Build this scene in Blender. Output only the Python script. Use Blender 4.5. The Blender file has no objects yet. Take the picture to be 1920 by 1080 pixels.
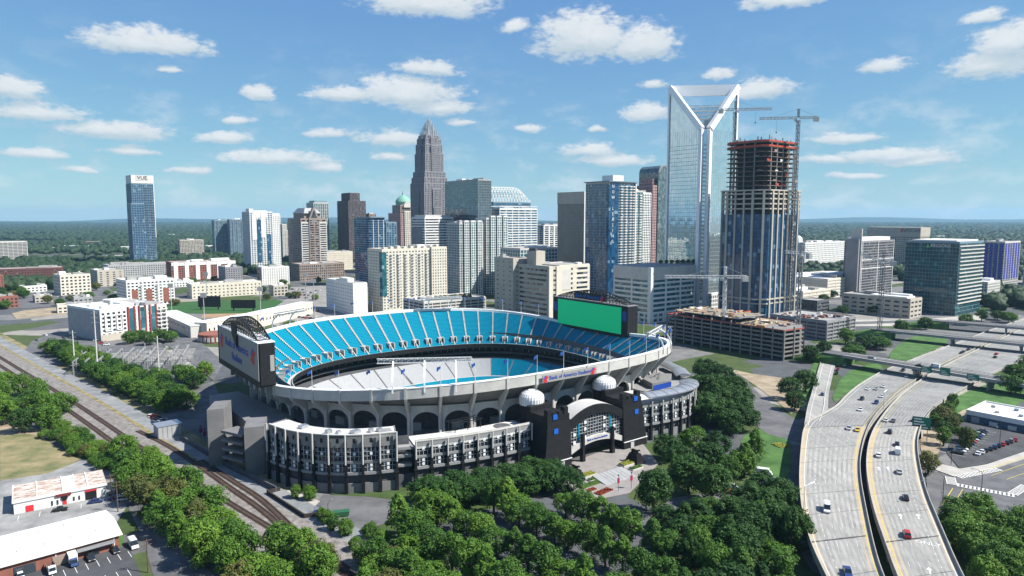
import bpy, math, random
from math import sin, cos, pi, radians, sqrt, atan2
from mathutils import Vector, Matrix
R = random.Random(7)
S = bpy.context.scene
COL = S.collection
# ------------------------------------------------------------------ camera, sky, sun, exposure
cam_d = bpy.data.cameras.new('camera'); cam = bpy.data.objects.new('camera', cam_d); COL.objects.link(cam)
cam.location = (0, 0, 100.0)
cam.rotation_euler = (radians(90) - math.atan2(132.0, 1280.0), 0, 0)
cam_d.sensor_width = 36.0; cam_d.lens = 24.0          # 1280/1920*36
cam_d.clip_start = 1.0; cam_d.clip_end = 60000.0
S.camera = cam
SUN_EL = radians(47); SUN_AZ = radians(103)             # azimuth from +Y towards +X
sun_d = bpy.data.lights.new('sun', 'SUN'); sun = bpy.data.objects.new('sun', sun_d); COL.objects.link(sun)
sun_d.energy = 5.0; sun_d.angle = radians(0.53); sun_d.color = (1.0, 0.955, 0.88)
_sd = Vector((sin(SUN_AZ)*cos(SUN_EL), cos(SUN_AZ)*cos(SUN_EL), sin(SUN_EL)))
sun.rotation_euler = _sd.to_track_quat('Z', 'Y').to_euler(); sun.location = _sd*4000
S.view_settings.view_transform = 'Standard'; S.view_settings.look = 'None'
S.view_settings.exposure = 0.86; S.view_settings.gamma = 1.0
S.render.engine = 'CYCLES'
S.cycles.use_denoising = True
S.cycles.max_bounces = 6; S.cycles.diffuse_bounces = 2; S.cycles.glossy_bounces = 3
S.cycles.transmission_bounces = 2; S.cycles.transparent_max_bounces = 4; S.cycles.volume_bounces = 0
S.cycles.caustics_reflective = False; S.cycles.caustics_refractive = False
S.cycles.sample_clamp_indirect = 4.0

def link(nt, a, b): nt.links.new(a, b)
def nd(nt, t, **kw):
    n = nt.nodes.new(t)
    for k, v in kw.items(): setattr(n, k, v)
    return n
def mth(nt, op, a, b=None, c=None, clamp=False):
    n = nt.nodes.new('ShaderNodeMath'); n.operation = op; n.use_clamp = clamp
    for i, v in enumerate((a, b, c)):
        if v is None: continue
        if isinstance(v, (int, float)): n.inputs[i].default_value = v
        else: nt.links.new(v, n.inputs[i])
    return n.outputs[0]

W = bpy.data.worlds.new('World'); S.world = W; W.use_nodes = True
def build_world():
    nt = W.node_tree; nt.nodes.clear()
    out = nd(nt, 'ShaderNodeOutputWorld'); bg = nd(nt, 'ShaderNodeBackground')
    sky = nd(nt, 'ShaderNodeTexSky', sky_type='NISHITA'); sky.sun_disc = False
    sky.sun_elevation = SUN_EL; sky.sun_rotation = SUN_AZ
    sky.altitude = 200; sky.air_density = 1.0; sky.dust_density = 0.0; sky.ozone_density = 1.6
    tc = nd(nt, 'ShaderNodeTexCoord'); sep = nd(nt, 'ShaderNodeSeparateXYZ'); link(nt, tc.outputs['Generated'], sep.inputs[0])
    # wind-torn edges: shift the direction with noise before measuring the cloud puffs
    def noise(scale, detail, rough, vec=None):
        n = nd(nt, 'ShaderNodeTexNoise'); n.inputs['Scale'].default_value = scale
        n.inputs['Detail'].default_value = detail; n.inputs['Roughness'].default_value = rough
        link(nt, vec or tc.outputs['Generated'], n.inputs['Vector']); return n
    mp = nd(nt, 'ShaderNodeMapping'); mp.inputs['Scale'].default_value = (1, 1, 2.1); link(nt, tc.outputs['Generated'], mp.inputs[0])
    n1 = noise(9, 3, .55, mp.outputs[0]); n2 = noise(34, 6, .6, mp.outputs[0]); n3 = noise(95, 4, .6, mp.outputs[0])
    s1 = nd(nt, 'ShaderNodeSeparateXYZ'); link(nt, n1.outputs['Color'], s1.inputs[0])
    cv = nd(nt, 'ShaderNodeCombineXYZ')
    link(nt, mth(nt, 'MULTIPLY_ADD', s1.outputs[0], .05, mth(nt, 'ARCTAN2', sep.outputs[0], sep.outputs[1])), cv.inputs[0])
    el0 = mth(nt, 'ARCSINE', sep.outputs[2]); link(nt, mth(nt, 'MULTIPLY_ADD', s1.outputs[1], .022, el0), cv.inputs[1]); el = el0
    # each puff: azimuth, elevation, half width, half height, in degrees; its base is flatter than its top
    def vm(op, a, b, c=None):
        n = nt.nodes.new('ShaderNodeVectorMath'); n.operation = op
        for i, v in enumerate((a, b, c)):
            if v is None: continue
            if isinstance(v, tuple): n.inputs[i].default_value = v
            else: nt.links.new(v, n.inputs[i])
        return n.outputs['Value'] if op == 'LENGTH' else n.outputs[0]
    dmin = None; umin = None
    for (a, e, wa, we, k) in CLOUDS:
        sx, sy = 1/radians(wa), 1/radians(we*1.15)
        q = vm('MULTIPLY_ADD', cv.outputs[0], (sx, sy, 0), (-(radians(a)+.025)*sx, -(radians(e)+.011)*sy, 1-k))
        q2 = vm('MAXIMUM', q, vm('MULTIPLY', q, (-1, -1.6, 1)))
        ln = vm('LENGTH', q2, None); lu = vm('LENGTH', vm('ADD', q, (0, .45, 0)), None)
        dmin = ln if dmin is None else mth(nt, 'MINIMUM', dmin, ln)
        umin = lu if umin is None else mth(nt, 'MINIMUM', umin, lu)
    # the same fair-weather cumulus goes on round and above the rest of the sky
    wide = noise(2.6, 2, .5, mp.outputs[0])
    off = nd(nt, 'ShaderNodeMapRange', interpolation_type='SMOOTHSTEP'); off.inputs[1].default_value = .80; off.inputs[2].default_value = .68
    nrm = vm('NORMALIZE', tc.outputs['Generated'], None)
    s9 = nd(nt, 'ShaderNodeSeparateXYZ'); link(nt, nrm, s9.inputs[0]); link(nt, s9.outputs[1], off.inputs[0])
    wd = mth(nt, 'ADD', mth(nt, 'MULTIPLY', mth(nt, 'MULTIPLY', mth(nt, 'SUBTRACT', wide.outputs[0], .56), 7), off.outputs[0]), mth(nt, 'MULTIPLY', mth(nt, 'SUBTRACT', off.outputs[0], 1), 3))
    dens = mth(nt, 'MAXIMUM', mth(nt, 'MAXIMUM', mth(nt, 'MULTIPLY', mth(nt, 'SUBTRACT', 1, dmin), 2.1), wd), -1.5)
    low = mth(nt, 'MULTIPLY', mth(nt, 'SUBTRACT', umin, mth(nt, 'MINIMUM', dmin, 1.2)), .8)
    fb = mth(nt, 'ADD', mth(nt, 'MULTIPLY', mth(nt, 'SUBTRACT', n2.outputs[0], .5), 2.2), mth(nt, 'MULTIPLY', mth(nt, 'SUBTRACT', n3.outputs[0], .5), 1.5))
    d = mth(nt, 'ADD', dens, fb)
    mr = nd(nt, 'ShaderNodeMapRange', interpolation_type='SMOOTHSTEP'); mr.inputs[1].default_value = -.02; mr.inputs[2].default_value = 1.08
    link(nt, d, mr.inputs[0])
    # thin high veil nearer the horizon
    veil = noise(15, 5, .62, mp.outputs[0])
    vr = nd(nt, 'ShaderNodeMapRange', interpolation_type='SMOOTHSTEP'); vr.inputs[1].default_value = .47; vr.inputs[2].default_value = .72; vr.inputs[4].default_value = .42
    link(nt, veil.outputs[0], vr.inputs[0])
    hr = nd(nt, 'ShaderNodeMapRange', interpolation_type='SMOOTHSTEP'); hr.inputs[1].default_value = radians(17); hr.inputs[2].default_value = radians(2); hr.inputs[3].default_value = 0; hr.inputs[4].default_value = 1
    link(nt, el, hr.inputs[0])
    mask = mth(nt, 'MAXIMUM', mth(nt, 'MULTIPLY', mr.outputs[0], .90), mth(nt, 'MULTIPLY', vr.outputs[0], hr.outputs[0]))
    # thick undersides are greyer than sunlit tops
    sh = nd(nt, 'ShaderNodeMapRange', interpolation_type='SMOOTHSTEP'); sh.inputs[1].default_value = -.22; sh.inputs[2].default_value = .50; sh.inputs[3].default_value = 0.0; sh.inputs[4].default_value = 1.0
    link(nt, mth(nt, 'ADD', low, mth(nt, 'MULTIPLY', fb, .22)), sh.inputs[0])
    cc = nd(nt, 'ShaderNodeMix', data_type='RGBA'); cc.inputs[6].default_value = (5.0, 5.9, 6.5, 1); cc.inputs[7].default_value = (7.8, 8.0, 8.1, 1)
    link(nt, sh.outputs[0], cc.inputs[0])
    ss = nd(nt, 'ShaderNodeSeparateXYZ'); link(nt, sky.outputs[0], ss.inputs[0]); hs = nd(nt, 'ShaderNodeCombineXYZ')
    for i, (k, e) in enumerate(SKY_TONE): link(nt, mth(nt, 'MULTIPLY', mth(nt, 'POWER', ss.outputs[i], e), k), hs.inputs[i])
    mx = nd(nt, 'ShaderNodeMix', data_type='RGBA')
    link(nt, mask, mx.inputs[0]); link(nt, hs.outputs[0], mx.inputs[6]); link(nt, cc.outputs[2], mx.inputs[7])
    link(nt, mx.outputs[2], bg.inputs[0]); bg.inputs[1].default_value = 0.062
    link(nt, bg.outputs[0], out.inputs[0])
    W.cycles.sampling_method = 'MANUAL'; W.cycles.sample_map_resolution = 512
SKY_TONE = ((.96, .69), (1.60, .635), (3.90, .268))     # gain and gamma of each channel, a camera's softer response to the bright horizon
CLOUDS = [(-27.42,12.3,5.37,1.27,1.15), (-6.87,16.49,6.21,1.66,1.15), (-0.13,14.98,1.7,0.59,0.9), (6.05,14.0,5.23,2.35,1.15), (10.31,13.47,4.42,1.83,1.15), (21.19,15.75,3.66,0.81,1.15), (33.75,13.01,1.77,0.62,1.15), (35.17,11.25,2.89,1.71,1.15), (34.37,10.01,3.71,1.23,1.15), (27.5,10.71,2.06,0.63,1.15), (11.42,10.52,1.17,0.48,0.9), (16.05,11.03,1.52,0.56,0.9), (19.72,9.57,3.48,1.0,1.15), (11.04,8.29,2.45,1.06,1.15), (-35.2,8.39,2.39,0.95,1.15), (-34.1,7.11,3.84,0.85,1.15), (-19.54,9.38,1.49,0.82,0.9), (-6.94,11.71,3.23,0.88,1.15), (-13.73,9.46,3.62,0.85,1.15), (-8.68,9.71,5.68,1.65,1.15), (-6.33,8.73,4.23,0.98,1.15), (-21.34,7.32,1.55,0.45,0.9), (-29.58,6.17,4.6,0.9,1.15), (-22.34,5.89,2.45,0.58,1.15), (-14.83,6.65,2.78,0.57,1.15), (-9.81,6.15,3.84,0.87,1.15), (-28.64,4.91,2.33,0.5,1.15), (-34.57,4.26,2.65,0.54,1.15), (-18.73,4.4,5.37,0.83,1.15), (-15.52,3.93,2.01,0.56,1.15), (-25.02,3.58,1.68,0.43,0.9), (-9.84,4.66,1.97,0.58,0.9), (1.76,7.3,1.6,0.44,0.9), (6.58,5.34,3.08,0.73,1.15), (8.33,4.68,3.71,0.68,1.15), (25.46,5.91,3.42,0.6,1.15), (28.32,4.47,5.73,0.67,1.15), (30.68,4.07,3.5,0.57,1.15), (24.45,4.31,2.88,0.52,1.15), (26.3,3.07,2.61,0.34,1.15), (-3.95,7.62,1.8,0.39,0.9), (-32.01,3.28,1.62,0.32,0.9), (-26.3,10.6,0.96,0.34,0.9), (7.0,7.04,0.99,0.34,0.9)]
build_world()

# ------------------------------------------------------------------ materials
MATS = {}
def mat(name, col, rough=.8, metal=0., var=.12, scale=.6, bump=0., bscale=3., spec=.4, col2=None, detail=4., coord='Object', emit=0.):
    """principled surface whose colour drifts between col and col2 (or darker/lighter col) with noise"""
    if name in MATS: return MATS[name]
    m = bpy.data.materials.new(name); m.use_nodes = True; nt = m.node_tree
    p = nt.nodes['Principled BSDF']
    p.inputs['Roughness'].default_value = rough; p.inputs['Metallic'].default_value = metal
    p.inputs['Specular IOR Level'].default_value = spec
    tc = nd(nt, 'ShaderNodeTexCoord')
    n = nd(nt, 'ShaderNodeTexNoise'); n.inputs['Scale'].default_value = scale; n.inputs['Detail'].default_value = detail; n.inputs['Roughness'].default_value = .65
    link(nt, tc.outputs[coord], n.inputs['Vector'])
    r = nd(nt, 'ShaderNodeValToRGB')
    alb = .88 if max(col) > .15 else 1.0
    a = [max(0, c*(1-var)*alb) for c in col]; b = [min(1, c*(1+var)*alb) for c in (col2 or col)]
    r.color_ramp.elements[0].color = (*a, 1); r.color_ramp.elements[1].color = (*b, 1)
    r.color_ramp.elements[0].position = .3; r.color_ramp.elements[1].position = .7
    link(nt, n.outputs[0], r.inputs[0]); link(nt, r.outputs[0], p.inputs['Base Color'])
    if bump:
        n2 = nd(nt, 'ShaderNodeTexNoise'); n2.inputs['Scale'].default_value = bscale; n2.inputs['Detail'].default_value = 3
        link(nt, tc.outputs[coord], n2.inputs['Vector'])
        bp = nd(nt, 'ShaderNodeBump'); bp.inputs['Strength'].default_value = bump; bp.inputs['Distance'].default_value = .2
        link(nt, n2.outputs[0], bp.inputs['Height']); link(nt, bp.outputs[0], p.inputs['Normal'])
    if emit:
        p.inputs['Emission Color'].default_value = (*col, 1); p.inputs['Emission Strength'].default_value = emit
    MATS[name] = m; return m
def glass(name, col, col2, cell=(3, 3, 3.6), rough=.06, spec=.8, light=.12, lightcol=(.35, .4, .42), metal=0.0, wav=.012):
    """coated facade glass: every pane a little different (blinds, depth of the room behind), slightly out of plane"""
    if name in MATS: return MATS[name]
    m = bpy.data.materials.new(name); m.use_nodes = True; nt = m.node_tree; p = nt.nodes['Principled BSDF']
    p.inputs['Roughness'].default_value = rough; p.inputs['Specular IOR Level'].default_value = spec; p.inputs['Metallic'].default_value = metal
    p.inputs['IOR'].default_value = 1.5
    tc = nd(nt, 'ShaderNodeTexCoord'); dv = nd(nt, 'ShaderNodeVectorMath', operation='DIVIDE'); dv.inputs[1].default_value = cell
    ad = nd(nt, 'ShaderNodeVectorMath', operation='ADD'); ad.inputs[1].default_value = (.37, .41, .02)
    fl = nd(nt, 'ShaderNodeVectorMath', operation='FLOOR'); wn = nd(nt, 'ShaderNodeTexWhiteNoise')
    link(nt, tc.outputs['Object'], dv.inputs[0]); link(nt, dv.outputs[0], ad.inputs[0]); link(nt, ad.outputs[0], fl.inputs[0]); link(nt, fl.outputs[0], wn.inputs['Vector'])
    r = nd(nt, 'ShaderNodeValToRGB'); e = r.color_ramp.elements
    e[0].color = (*col, 1); e[1].color = (*col2, 1); e[1].position = 1-light-.02
    x = e.new(1-light); x.color = (*lightcol, 1)
    link(nt, wn.outputs['Value'], r.inputs[0]); link(nt, r.outputs[0], p.inputs['Base Color'])
    geo = nd(nt, 'ShaderNodeNewGeometry'); sb = nd(nt, 'ShaderNodeVectorMath', operation='SUBTRACT'); sb.inputs[1].default_value = (.5, .5, .5)
    sc = nd(nt, 'ShaderNodeVectorMath', operation='SCALE'); sc.inputs['Scale'].default_value = wav*2
    a2 = nd(nt, 'ShaderNodeVectorMath', operation='ADD'); nm = nd(nt, 'ShaderNodeVectorMath', operation='NORMALIZE')
    link(nt, wn.outputs['Color'], sb.inputs[0]); link(nt, sb.outputs[0], sc.inputs[0]); link(nt, sc.outputs[0], a2.inputs[0]); link(nt, geo.outputs['Normal'], a2.inputs[1])
    link(nt, a2.outputs[0], nm.inputs[0]); link(nt, nm.outputs[0], p.inputs['Normal'])
    MATS[name] = m; return m
def leafmat(name, c1, c2, sat=1.0):
    if name in MATS: return MATS[name]
    m = bpy.data.materials.new(name); m.use_nodes = True; nt = m.node_tree; p = nt.nodes['Principled BSDF']
    oi = nd(nt, 'ShaderNodeObjectInfo'); tc = nd(nt, 'ShaderNodeTexCoord'); geo = nd(nt, 'ShaderNodeNewGeometry')
    n = nd(nt, 'ShaderNodeTexNoise'); n.inputs['Scale'].default_value = .55; n.inputs['Detail'].default_value = 2
    link(nt, tc.outputs['Object'], n.inputs['Vector'])
    f = mth(nt, 'ADD', mth(nt, 'MULTIPLY', n.outputs[0], .55), mth(nt, 'MULTIPLY', oi.outputs['Random'], .45))
    f = mth(nt, 'ADD', f, mth(nt, 'MULTIPLY', mth(nt, 'SUBTRACT', geo.outputs['Random Per Island'], .5), .5), clamp=True)
    r = nd(nt, 'ShaderNodeValToRGB'); r.color_ramp.elements[0].color = (*c1, 1); r.color_ramp.elements[1].color = (*c2, 1)
    r.color_ramp.elements[0].position = .15; r.color_ramp.elements[1].position = .85
    link(nt, f, r.inputs[0]); link(nt, r.outputs[0], p.inputs['Base Color'])
    p.inputs['Roughness'].default_value = .62; p.inputs['Specular IOR Level'].default_value = .25
    tr = nd(nt, 'ShaderNodeBsdfTranslucent'); link(nt, r.outputs[0], tr.inputs[0])
    mx = nd(nt, 'ShaderNodeMixShader'); mx.inputs[0].default_value = .15
    out = nt.nodes['Material Output']; link(nt, p.outputs[0], mx.inputs[1]); link(nt, tr.outputs[0], mx.inputs[2]); link(nt, mx.outputs[0], out.inputs[0])
    MATS[name] = m; return m

# ------------------------------------------------------------------ mesh helpers
class MB:
    def __init__(s): s.v = []; s.f = []; s.m = []
    def quad(s, a, b, c, d, m=0):
        i = len(s.v); s.v += [a, b, c, d]; s.f.append((i, i+1, i+2, i+3)); s.m.append(m)
    def tri(s, a, b, c, m=0):
        i = len(s.v); s.v += [a, b, c]; s.f.append((i, i+1, i+2)); s.m.append(m)
    def hexa(s, p, m=0):
        """8 points: bottom ring 0-3 counter-clockwise, top ring 4-7"""
        i = len(s.v); s.v += [tuple(q) for q in p]
        s.f += [(i+3, i+2, i+1, i), (i+4, i+5, i+6, i+7)] + [(i+k, i+(k+1) % 4, i+4+(k+1) % 4, i+4+k) for k in range(4)]
        s.m += [m]*6
    def box(s, x0, x1, y0, y1, z0, z1, m=0):
        s.hexa([(x0, y0, z0), (x1, y0, z0), (x1, y1, z0), (x0, y1, z0), (x0, y0, z1), (x1, y0, z1), (x1, y1, z1), (x0, y1, z1)], m)
    def obox(s, c, d, L, w, h, m=0, z=None):
        """box centred on c, long side along plan direction d"""
        n = sqrt(d[0]**2+d[1]**2); dx, dy = d[0]/n, d[1]/n; px, py = -dy, dx; z0 = c[2] if z is None else z
        pts = [(c[0]+dx*a*L/2+px*b*w/2, c[1]+dy*a*L/2+py*b*w/2) for a, b in ((-1, -1), (1, -1), (1, 1), (-1, 1))]
        s.hexa([(*q, z0) for q in pts]+[(*q, z0+h) for q in pts], m)
    def prism(s, poly, z0, z1, m=0, mt=None, bottom=False):
        """poly counter-clockwise; z0, z1 numbers or lists"""
        n = len(poly); i = len(s.v)
        Z0 = z0 if isinstance(z0, (list, tuple)) else [z0]*n; Z1 = z1 if isinstance(z1, (list, tuple)) else [z1]*n
        s.v += [(p[0], p[1], Z0[k]) for k, p in enumerate(poly)]+[(p[0], p[1], Z1[k]) for k, p in enumerate(poly)]
        for k in range(n): s.f.append((i+k, i+(k+1) % n, i+n+(k+1) % n, i+n+k)); s.m.append(m)
        s.f.append(tuple(range(i+n, i+2*n))); s.m.append(m if mt is None else mt)
        if bottom: s.f.append(tuple(range(i+n-1, i-1, -1))); s.m.append(m)
    def tube(s, a, b, r0, r1=None, n=6, m=0, caps=True):
        r1 = r0 if r1 is None else r1; a = Vector(a); b = Vector(b); d = (b-a)
        if d.length < 1e-6: return
        d.normalize(); u = d.orthogonal().normalized(); w = d.cross(u); i = len(s.v)
        for (c, r) in ((a, r0), (b, r1)):
            for k in range(n):
                t = 2*pi*k/n; q = c+u*(cos(t)*r)+w*(sin(t)*r); s.v.append(tuple(q))
        for k in range(n): s.f.append((i+k, i+(k+1) % n, i+n+(k+1) % n, i+n+k)); s.m.append(m)
        if caps: s.f += [tuple(range(i+n-1, i-1, -1)), tuple(range(i+n, i+2*n))]; s.m += [m, m]
    def bar(s, a, b, w, m=0): s.tube(a, b, w*.707, None, 4, m)
    def lathe(s, c, prof, n=24, m=0, a0=0, a1=2*pi):
        """prof: list of (r, z) from bottom to top round the vertical through c"""
        i = len(s.v); full = abs(a1-a0-2*pi) < 1e-6; nn = n if full else n+1
        for (r, z) in prof:
            for k in range(nn):
                t = a0+(a1-a0)*k/n; s.v.append((c[0]+r*cos(t), c[1]+r*sin(t), c[2]+z))
        for j in range(len(prof)-1):
            for k in range(n):
                k2 = (k+1) % nn
                s.f.append((i+j*nn+k, i+j*nn+k2, i+(j+1)*nn+k2, i+(j+1)*nn+k)); s.m.append(m)
    def sheet(s, rows, m=0, flip=False):
        """grid of points rows[i][j]"""
        i = len(s.v); nr = len(rows); nc = len(rows[0])
        for r in rows: s.v += [tuple(p) for p in r]
        for a in range(nr-1):
            for b in range(nc-1):
                q = (i+a*nc+b, i+a*nc+b+1, i+(a+1)*nc+b+1, i+(a+1)*nc+b)
                s.f.append(q[::-1] if flip else q); s.m.append(m)
    def blob(s, c, r, sx=1, sy=1, sz=1, sub=1, jit=.15, m=0, rnd=R):
        vs, fs = ICO[sub]; i = len(s.v)
        for v in vs:
            k = r*(1+rnd.uniform(-jit, jit)); s.v.append((c[0]+v[0]*k*sx, c[1]+v[1]*k*sy, c[2]+v[2]*k*sz))
        for f in fs: s.f.append(tuple(i+q for q in f)); s.m.append(m)
    def mesh(s, name, mats, smooth=False):
        me = bpy.data.meshes.new(name); me.from_pydata(s.v, [], s.f)
        if not isinstance(mats, (list, tuple)): mats = [mats]
        for q in mats: me.materials.append(q)
        if len(mats) > 1: me.polygons.foreach_set('material_index', s.m)
        if smooth: me.polygons.foreach_set('use_smooth', [True]*len(me.polygons))
        me.update(); return me
    def build(s, name, mats, parent=None, label=None, cat=None, group=None, kind=None, smooth=False, loc=None, rz=0):
        o = bpy.data.objects.new(name, s.mesh(name, mats, smooth)); COL.objects.link(o)
        if parent is not None: o.parent = parent
        if loc: o.location = loc
        if rz: o.rotation_euler = (0, 0, rz)
        return tag(o, label, cat, group, kind)
def tag(o, label=None, cat=None, group=None, kind=None):
    if label: o['label'] = label
    if cat: o['category'] = cat
    if group: o['group'] = group
    if kind: o['kind'] = kind
    return o
def thing(name, label, cat, loc=(0, 0, 0), rz=0, group=None):
    o = bpy.data.objects.new(name, None); COL.objects.link(o); o.location = loc; o.rotation_euler = (0, 0, rz); o.empty_display_size = .5
    return tag(o, label, cat, group)
def inst(me, name, parent=None, loc=(0, 0, 0), rz=0, sc=None):
    o = bpy.data.objects.new(name, me); COL.objects.link(o); o.parent = parent; o.location = loc; o.rotation_euler = (0, 0, rz)
    if sc: o.scale = sc
    return o
def _ico():
    t = (1+5**.5)/2
    vs = [Vector(v).normalized() for v in [(-1, t, 0), (1, t, 0), (-1, -t, 0), (1, -t, 0), (0, -1, t), (0, 1, t), (0, -1, -t), (0, 1, -t), (t, 0, -1), (t, 0, 1), (-t, 0, -1), (-t, 0, 1)]]
    fs = [(0, 11, 5), (0, 5, 1), (0, 1, 7), (0, 7, 10), (0, 10, 11), (1, 5, 9), (5, 11, 4), (11, 10, 2), (10, 7, 6), (7, 1, 8), (3, 9, 4), (3, 4, 2), (3, 2, 6), (3, 6, 8), (3, 8, 9), (4, 9, 5), (2, 4, 11), (6, 2, 10), (8, 6, 7), (9, 8, 1)]
    out = [(list(vs), list(fs))]
    for _ in range(3):
        vs = list(vs); cache = {}; nf = []
        def mid(a, b):
            k = (min(a, b), max(a, b))
            if k not in cache: vs.append(((vs[a]+vs[b])/2).normalized()); cache[k] = len(vs)-1
            return cache[k]
        for a, b, c in fs:
            x, y, z = mid(a, b), mid(b, c), mid(c, a); nf += [(a, x, z), (b, y, x), (c, z, y), (x, y, z)]
        fs = nf; out.append((list(vs), list(fs)))
    return out
ICO = _ico()
GA = radians(37.2)                                    # the street grid: x' along (cos, sin), y' a quarter turn left
GU = (cos(GA), sin(GA)); GV = (-sin(GA), cos(GA))
def ordinal(n):
    w = ['first', 'second', 'third', 'fourth', 'fifth', 'sixth', 'seventh', 'eighth', 'ninth', 'tenth', 'eleventh', 'twelfth', 'thirteenth', 'fourteenth', 'fifteenth', 'sixteenth', 'seventeenth', 'eighteenth', 'nineteenth', 'twentieth']
    if n < 20: return w[n]
    t = ['twenty', 'thirty', 'forty', 'fifty', 'sixty', 'seventy', 'eighty', 'ninety'][min(7, (n+1)//10-2)]
    return t+('-'+w[(n+1) % 10-1] if (n+1) % 10 else 'th')
def lerp(a, b, t): return tuple(x+(y-x)*t for x, y in zip(a, b))
def poly_pts(pts, step):
    """resample a polyline (2D or 3D) at even distance"""
    out = [tuple(pts[0])]; carry = 0
    for a, b in zip(pts, pts[1:]):
        L = sqrt(sum((y-x)**2 for x, y in zip(a, b)));
        if L < 1e-9: continue
        t = step-carry
        while t <= L: out.append(lerp(a, b, t/L)); t += step
        carry = L-(t-step)
    return out
def smooth_line(pts, it=2):
    for _ in range(it):
        q = [pts[0]]
        for a, b in zip(pts, pts[1:]): q += [lerp(a, b, .25), lerp(a, b, .75)]
        q.append(pts[-1]); pts = q
    return pts
def inside(p, poly):
    c = False; x, y = p[0], p[1]; n = len(poly)
    for i in range(n):
        (x1, y1), (x2, y2) = poly[i][:2], poly[i-1][:2]
        if (y1 > y) != (y2 > y) and x < (x2-x1)*(y-y1)/(y2-y1)+x1: c = not c
    return c
# ------------------------------------------------------------------ ground and air
def ground_mat():
    m = bpy.data.materials.new('city_ground'); m.use_nodes = True; nt = m.node_tree; p = nt.nodes['Principled BSDF']; p.inputs['Roughness'].default_value = .95; p.inputs['Specular IOR Level'].default_value = .2
    geo = nd(nt, 'ShaderNodeNewGeometry'); mp = nd(nt, 'ShaderNodeMapping'); mp.inputs['Rotation'].default_value = (0, 0, -GA); link(nt, geo.outputs['Position'], mp.inputs[0])
    vo = nd(nt, 'ShaderNodeTexVoronoi', distance='CHEBYCHEV'); vo.inputs['Scale'].default_value = 1/46; link(nt, mp.outputs[0], vo.inputs['Vector'])
    sp = nd(nt, 'ShaderNodeSeparateColor'); link(nt, vo.outputs['Color'], sp.inputs[0])
    r = nd(nt, 'ShaderNodeValToRGB'); r.color_ramp.interpolation = 'CONSTANT'; e = r.color_ramp.elements
    e[0].color = (.085, .09, .095, 1); e[1].position = .28; e[1].color = (.06, .085, .03, 1)
    for pos, c in ((.5, (.16, .16, .155, 1)), (.68, (.05, .08, .025, 1)), (.82, (.25, .235, .21, 1)), (.92, (.10, .10, .10, 1))): q = e.new(pos); q.color = c
    link(nt, sp.outputs[0], r.inputs[0])
    n = nd(nt, 'ShaderNodeTexNoise'); n.inputs['Scale'].default_value = .12; n.inputs['Detail'].default_value = 8; n.inputs['Roughness'].default_value = .7; link(nt, geo.outputs['Position'], n.inputs['Vector'])
    mul = nd(nt, 'ShaderNodeMix', data_type='RGBA', blend_type='MULTIPLY'); mul.inputs[0].default_value = .75
    rr = nd(nt, 'ShaderNodeMapRange'); rr.inputs[1].default_value = .3; rr.inputs[2].default_value = .7; rr.inputs[3].default_value = .6; rr.inputs[4].default_value = 1.35; link(nt, n.outputs[0], rr.inputs[0])
    link(nt, r.outputs[0], mul.inputs[6]); link(nt, rr.outputs[0], mul.inputs[7])
    # beyond the built-up blocks the country is woodland and fields
    sx = nd(nt, 'ShaderNodeSeparateXYZ'); link(nt, geo.outputs['Position'], sx.inputs[0])
    fr = nd(nt, 'ShaderNodeMapRange'); fr.inputs[1].default_value = 1300; fr.inputs[2].default_value = 2300; link(nt, sx.outputs[1], fr.inputs[0])
    n2 = nd(nt, 'ShaderNodeTexNoise'); n2.inputs['Scale'].default_value = .004; n2.inputs['Detail'].default_value = 6; link(nt, geo.outputs['Position'], n2.inputs['Vector'])
    r2 = nd(nt, 'ShaderNodeValToRGB'); r2.color_ramp.elements[0].color = (.014, .03, .012, 1); r2.color_ramp.elements[1].color = (.03, .05, .02, 1); r2.color_ramp.elements[0].position = .35; r2.color_ramp.elements[1].position = .7; link(nt, n2.outputs[0], r2.inputs[0])
    mx = nd(nt, 'ShaderNodeMix', data_type='RGBA'); link(nt, fr.outputs[0], mx.inputs[0]); link(nt, mul.outputs[2], mx.inputs[6]); link(nt, r2.outputs[0], mx.inputs[7])
    link(nt, mx.outputs[2], p.inputs['Base Color']); return m
def ground():
    N = 64; g = MB(); c = (-31.5, 382.9)
    inn = []; out = []
    for k in range(N):
        t = 2*pi*k/N; x = 81*math.copysign(abs(cos(t))**.78, cos(t)); y = 67*math.copysign(abs(sin(t))**.78, sin(t))
        inn.append((c[0]+x*GU[0]+y*GV[0], c[1]+x*GU[1]+y*GV[1], 0)); a = t+GA
        out.append((c[0]+cos(a)*21000, c[1]+sin(a)*21000, 0))
    mid = [lerp(p, q, .02) for p, q in zip(inn, out)]
    for A, B in ((inn, mid), (mid, out)):
        for k in range(N): k2 = (k+1) % N; g.quad(A[k], B[k], B[k2], A[k2])
    g.build('ground', ground_mat(), kind='structure')
ground()
def haze():
    m = bpy.data.materials.new('thin_air'); m.use_nodes = True; nt = m.node_tree; nt.nodes.clear()
    o = nd(nt, 'ShaderNodeOutputMaterial'); v = nd(nt, 'ShaderNodeVolumePrincipled')
    v.inputs['Color'].default_value = (.42, .73, 1, 1); v.inputs['Density'].default_value = HAZE; v.inputs['Anisotropy'].default_value = .1
    link(nt, v.outputs[0], o.inputs['Volume'])
    b = MB(); b.box(-21600, 21600, -21200, 21900, -11, 330)
    return b.build('haze', m, kind='stuff')
HAZE = 4.2e-5
haze()
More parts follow.
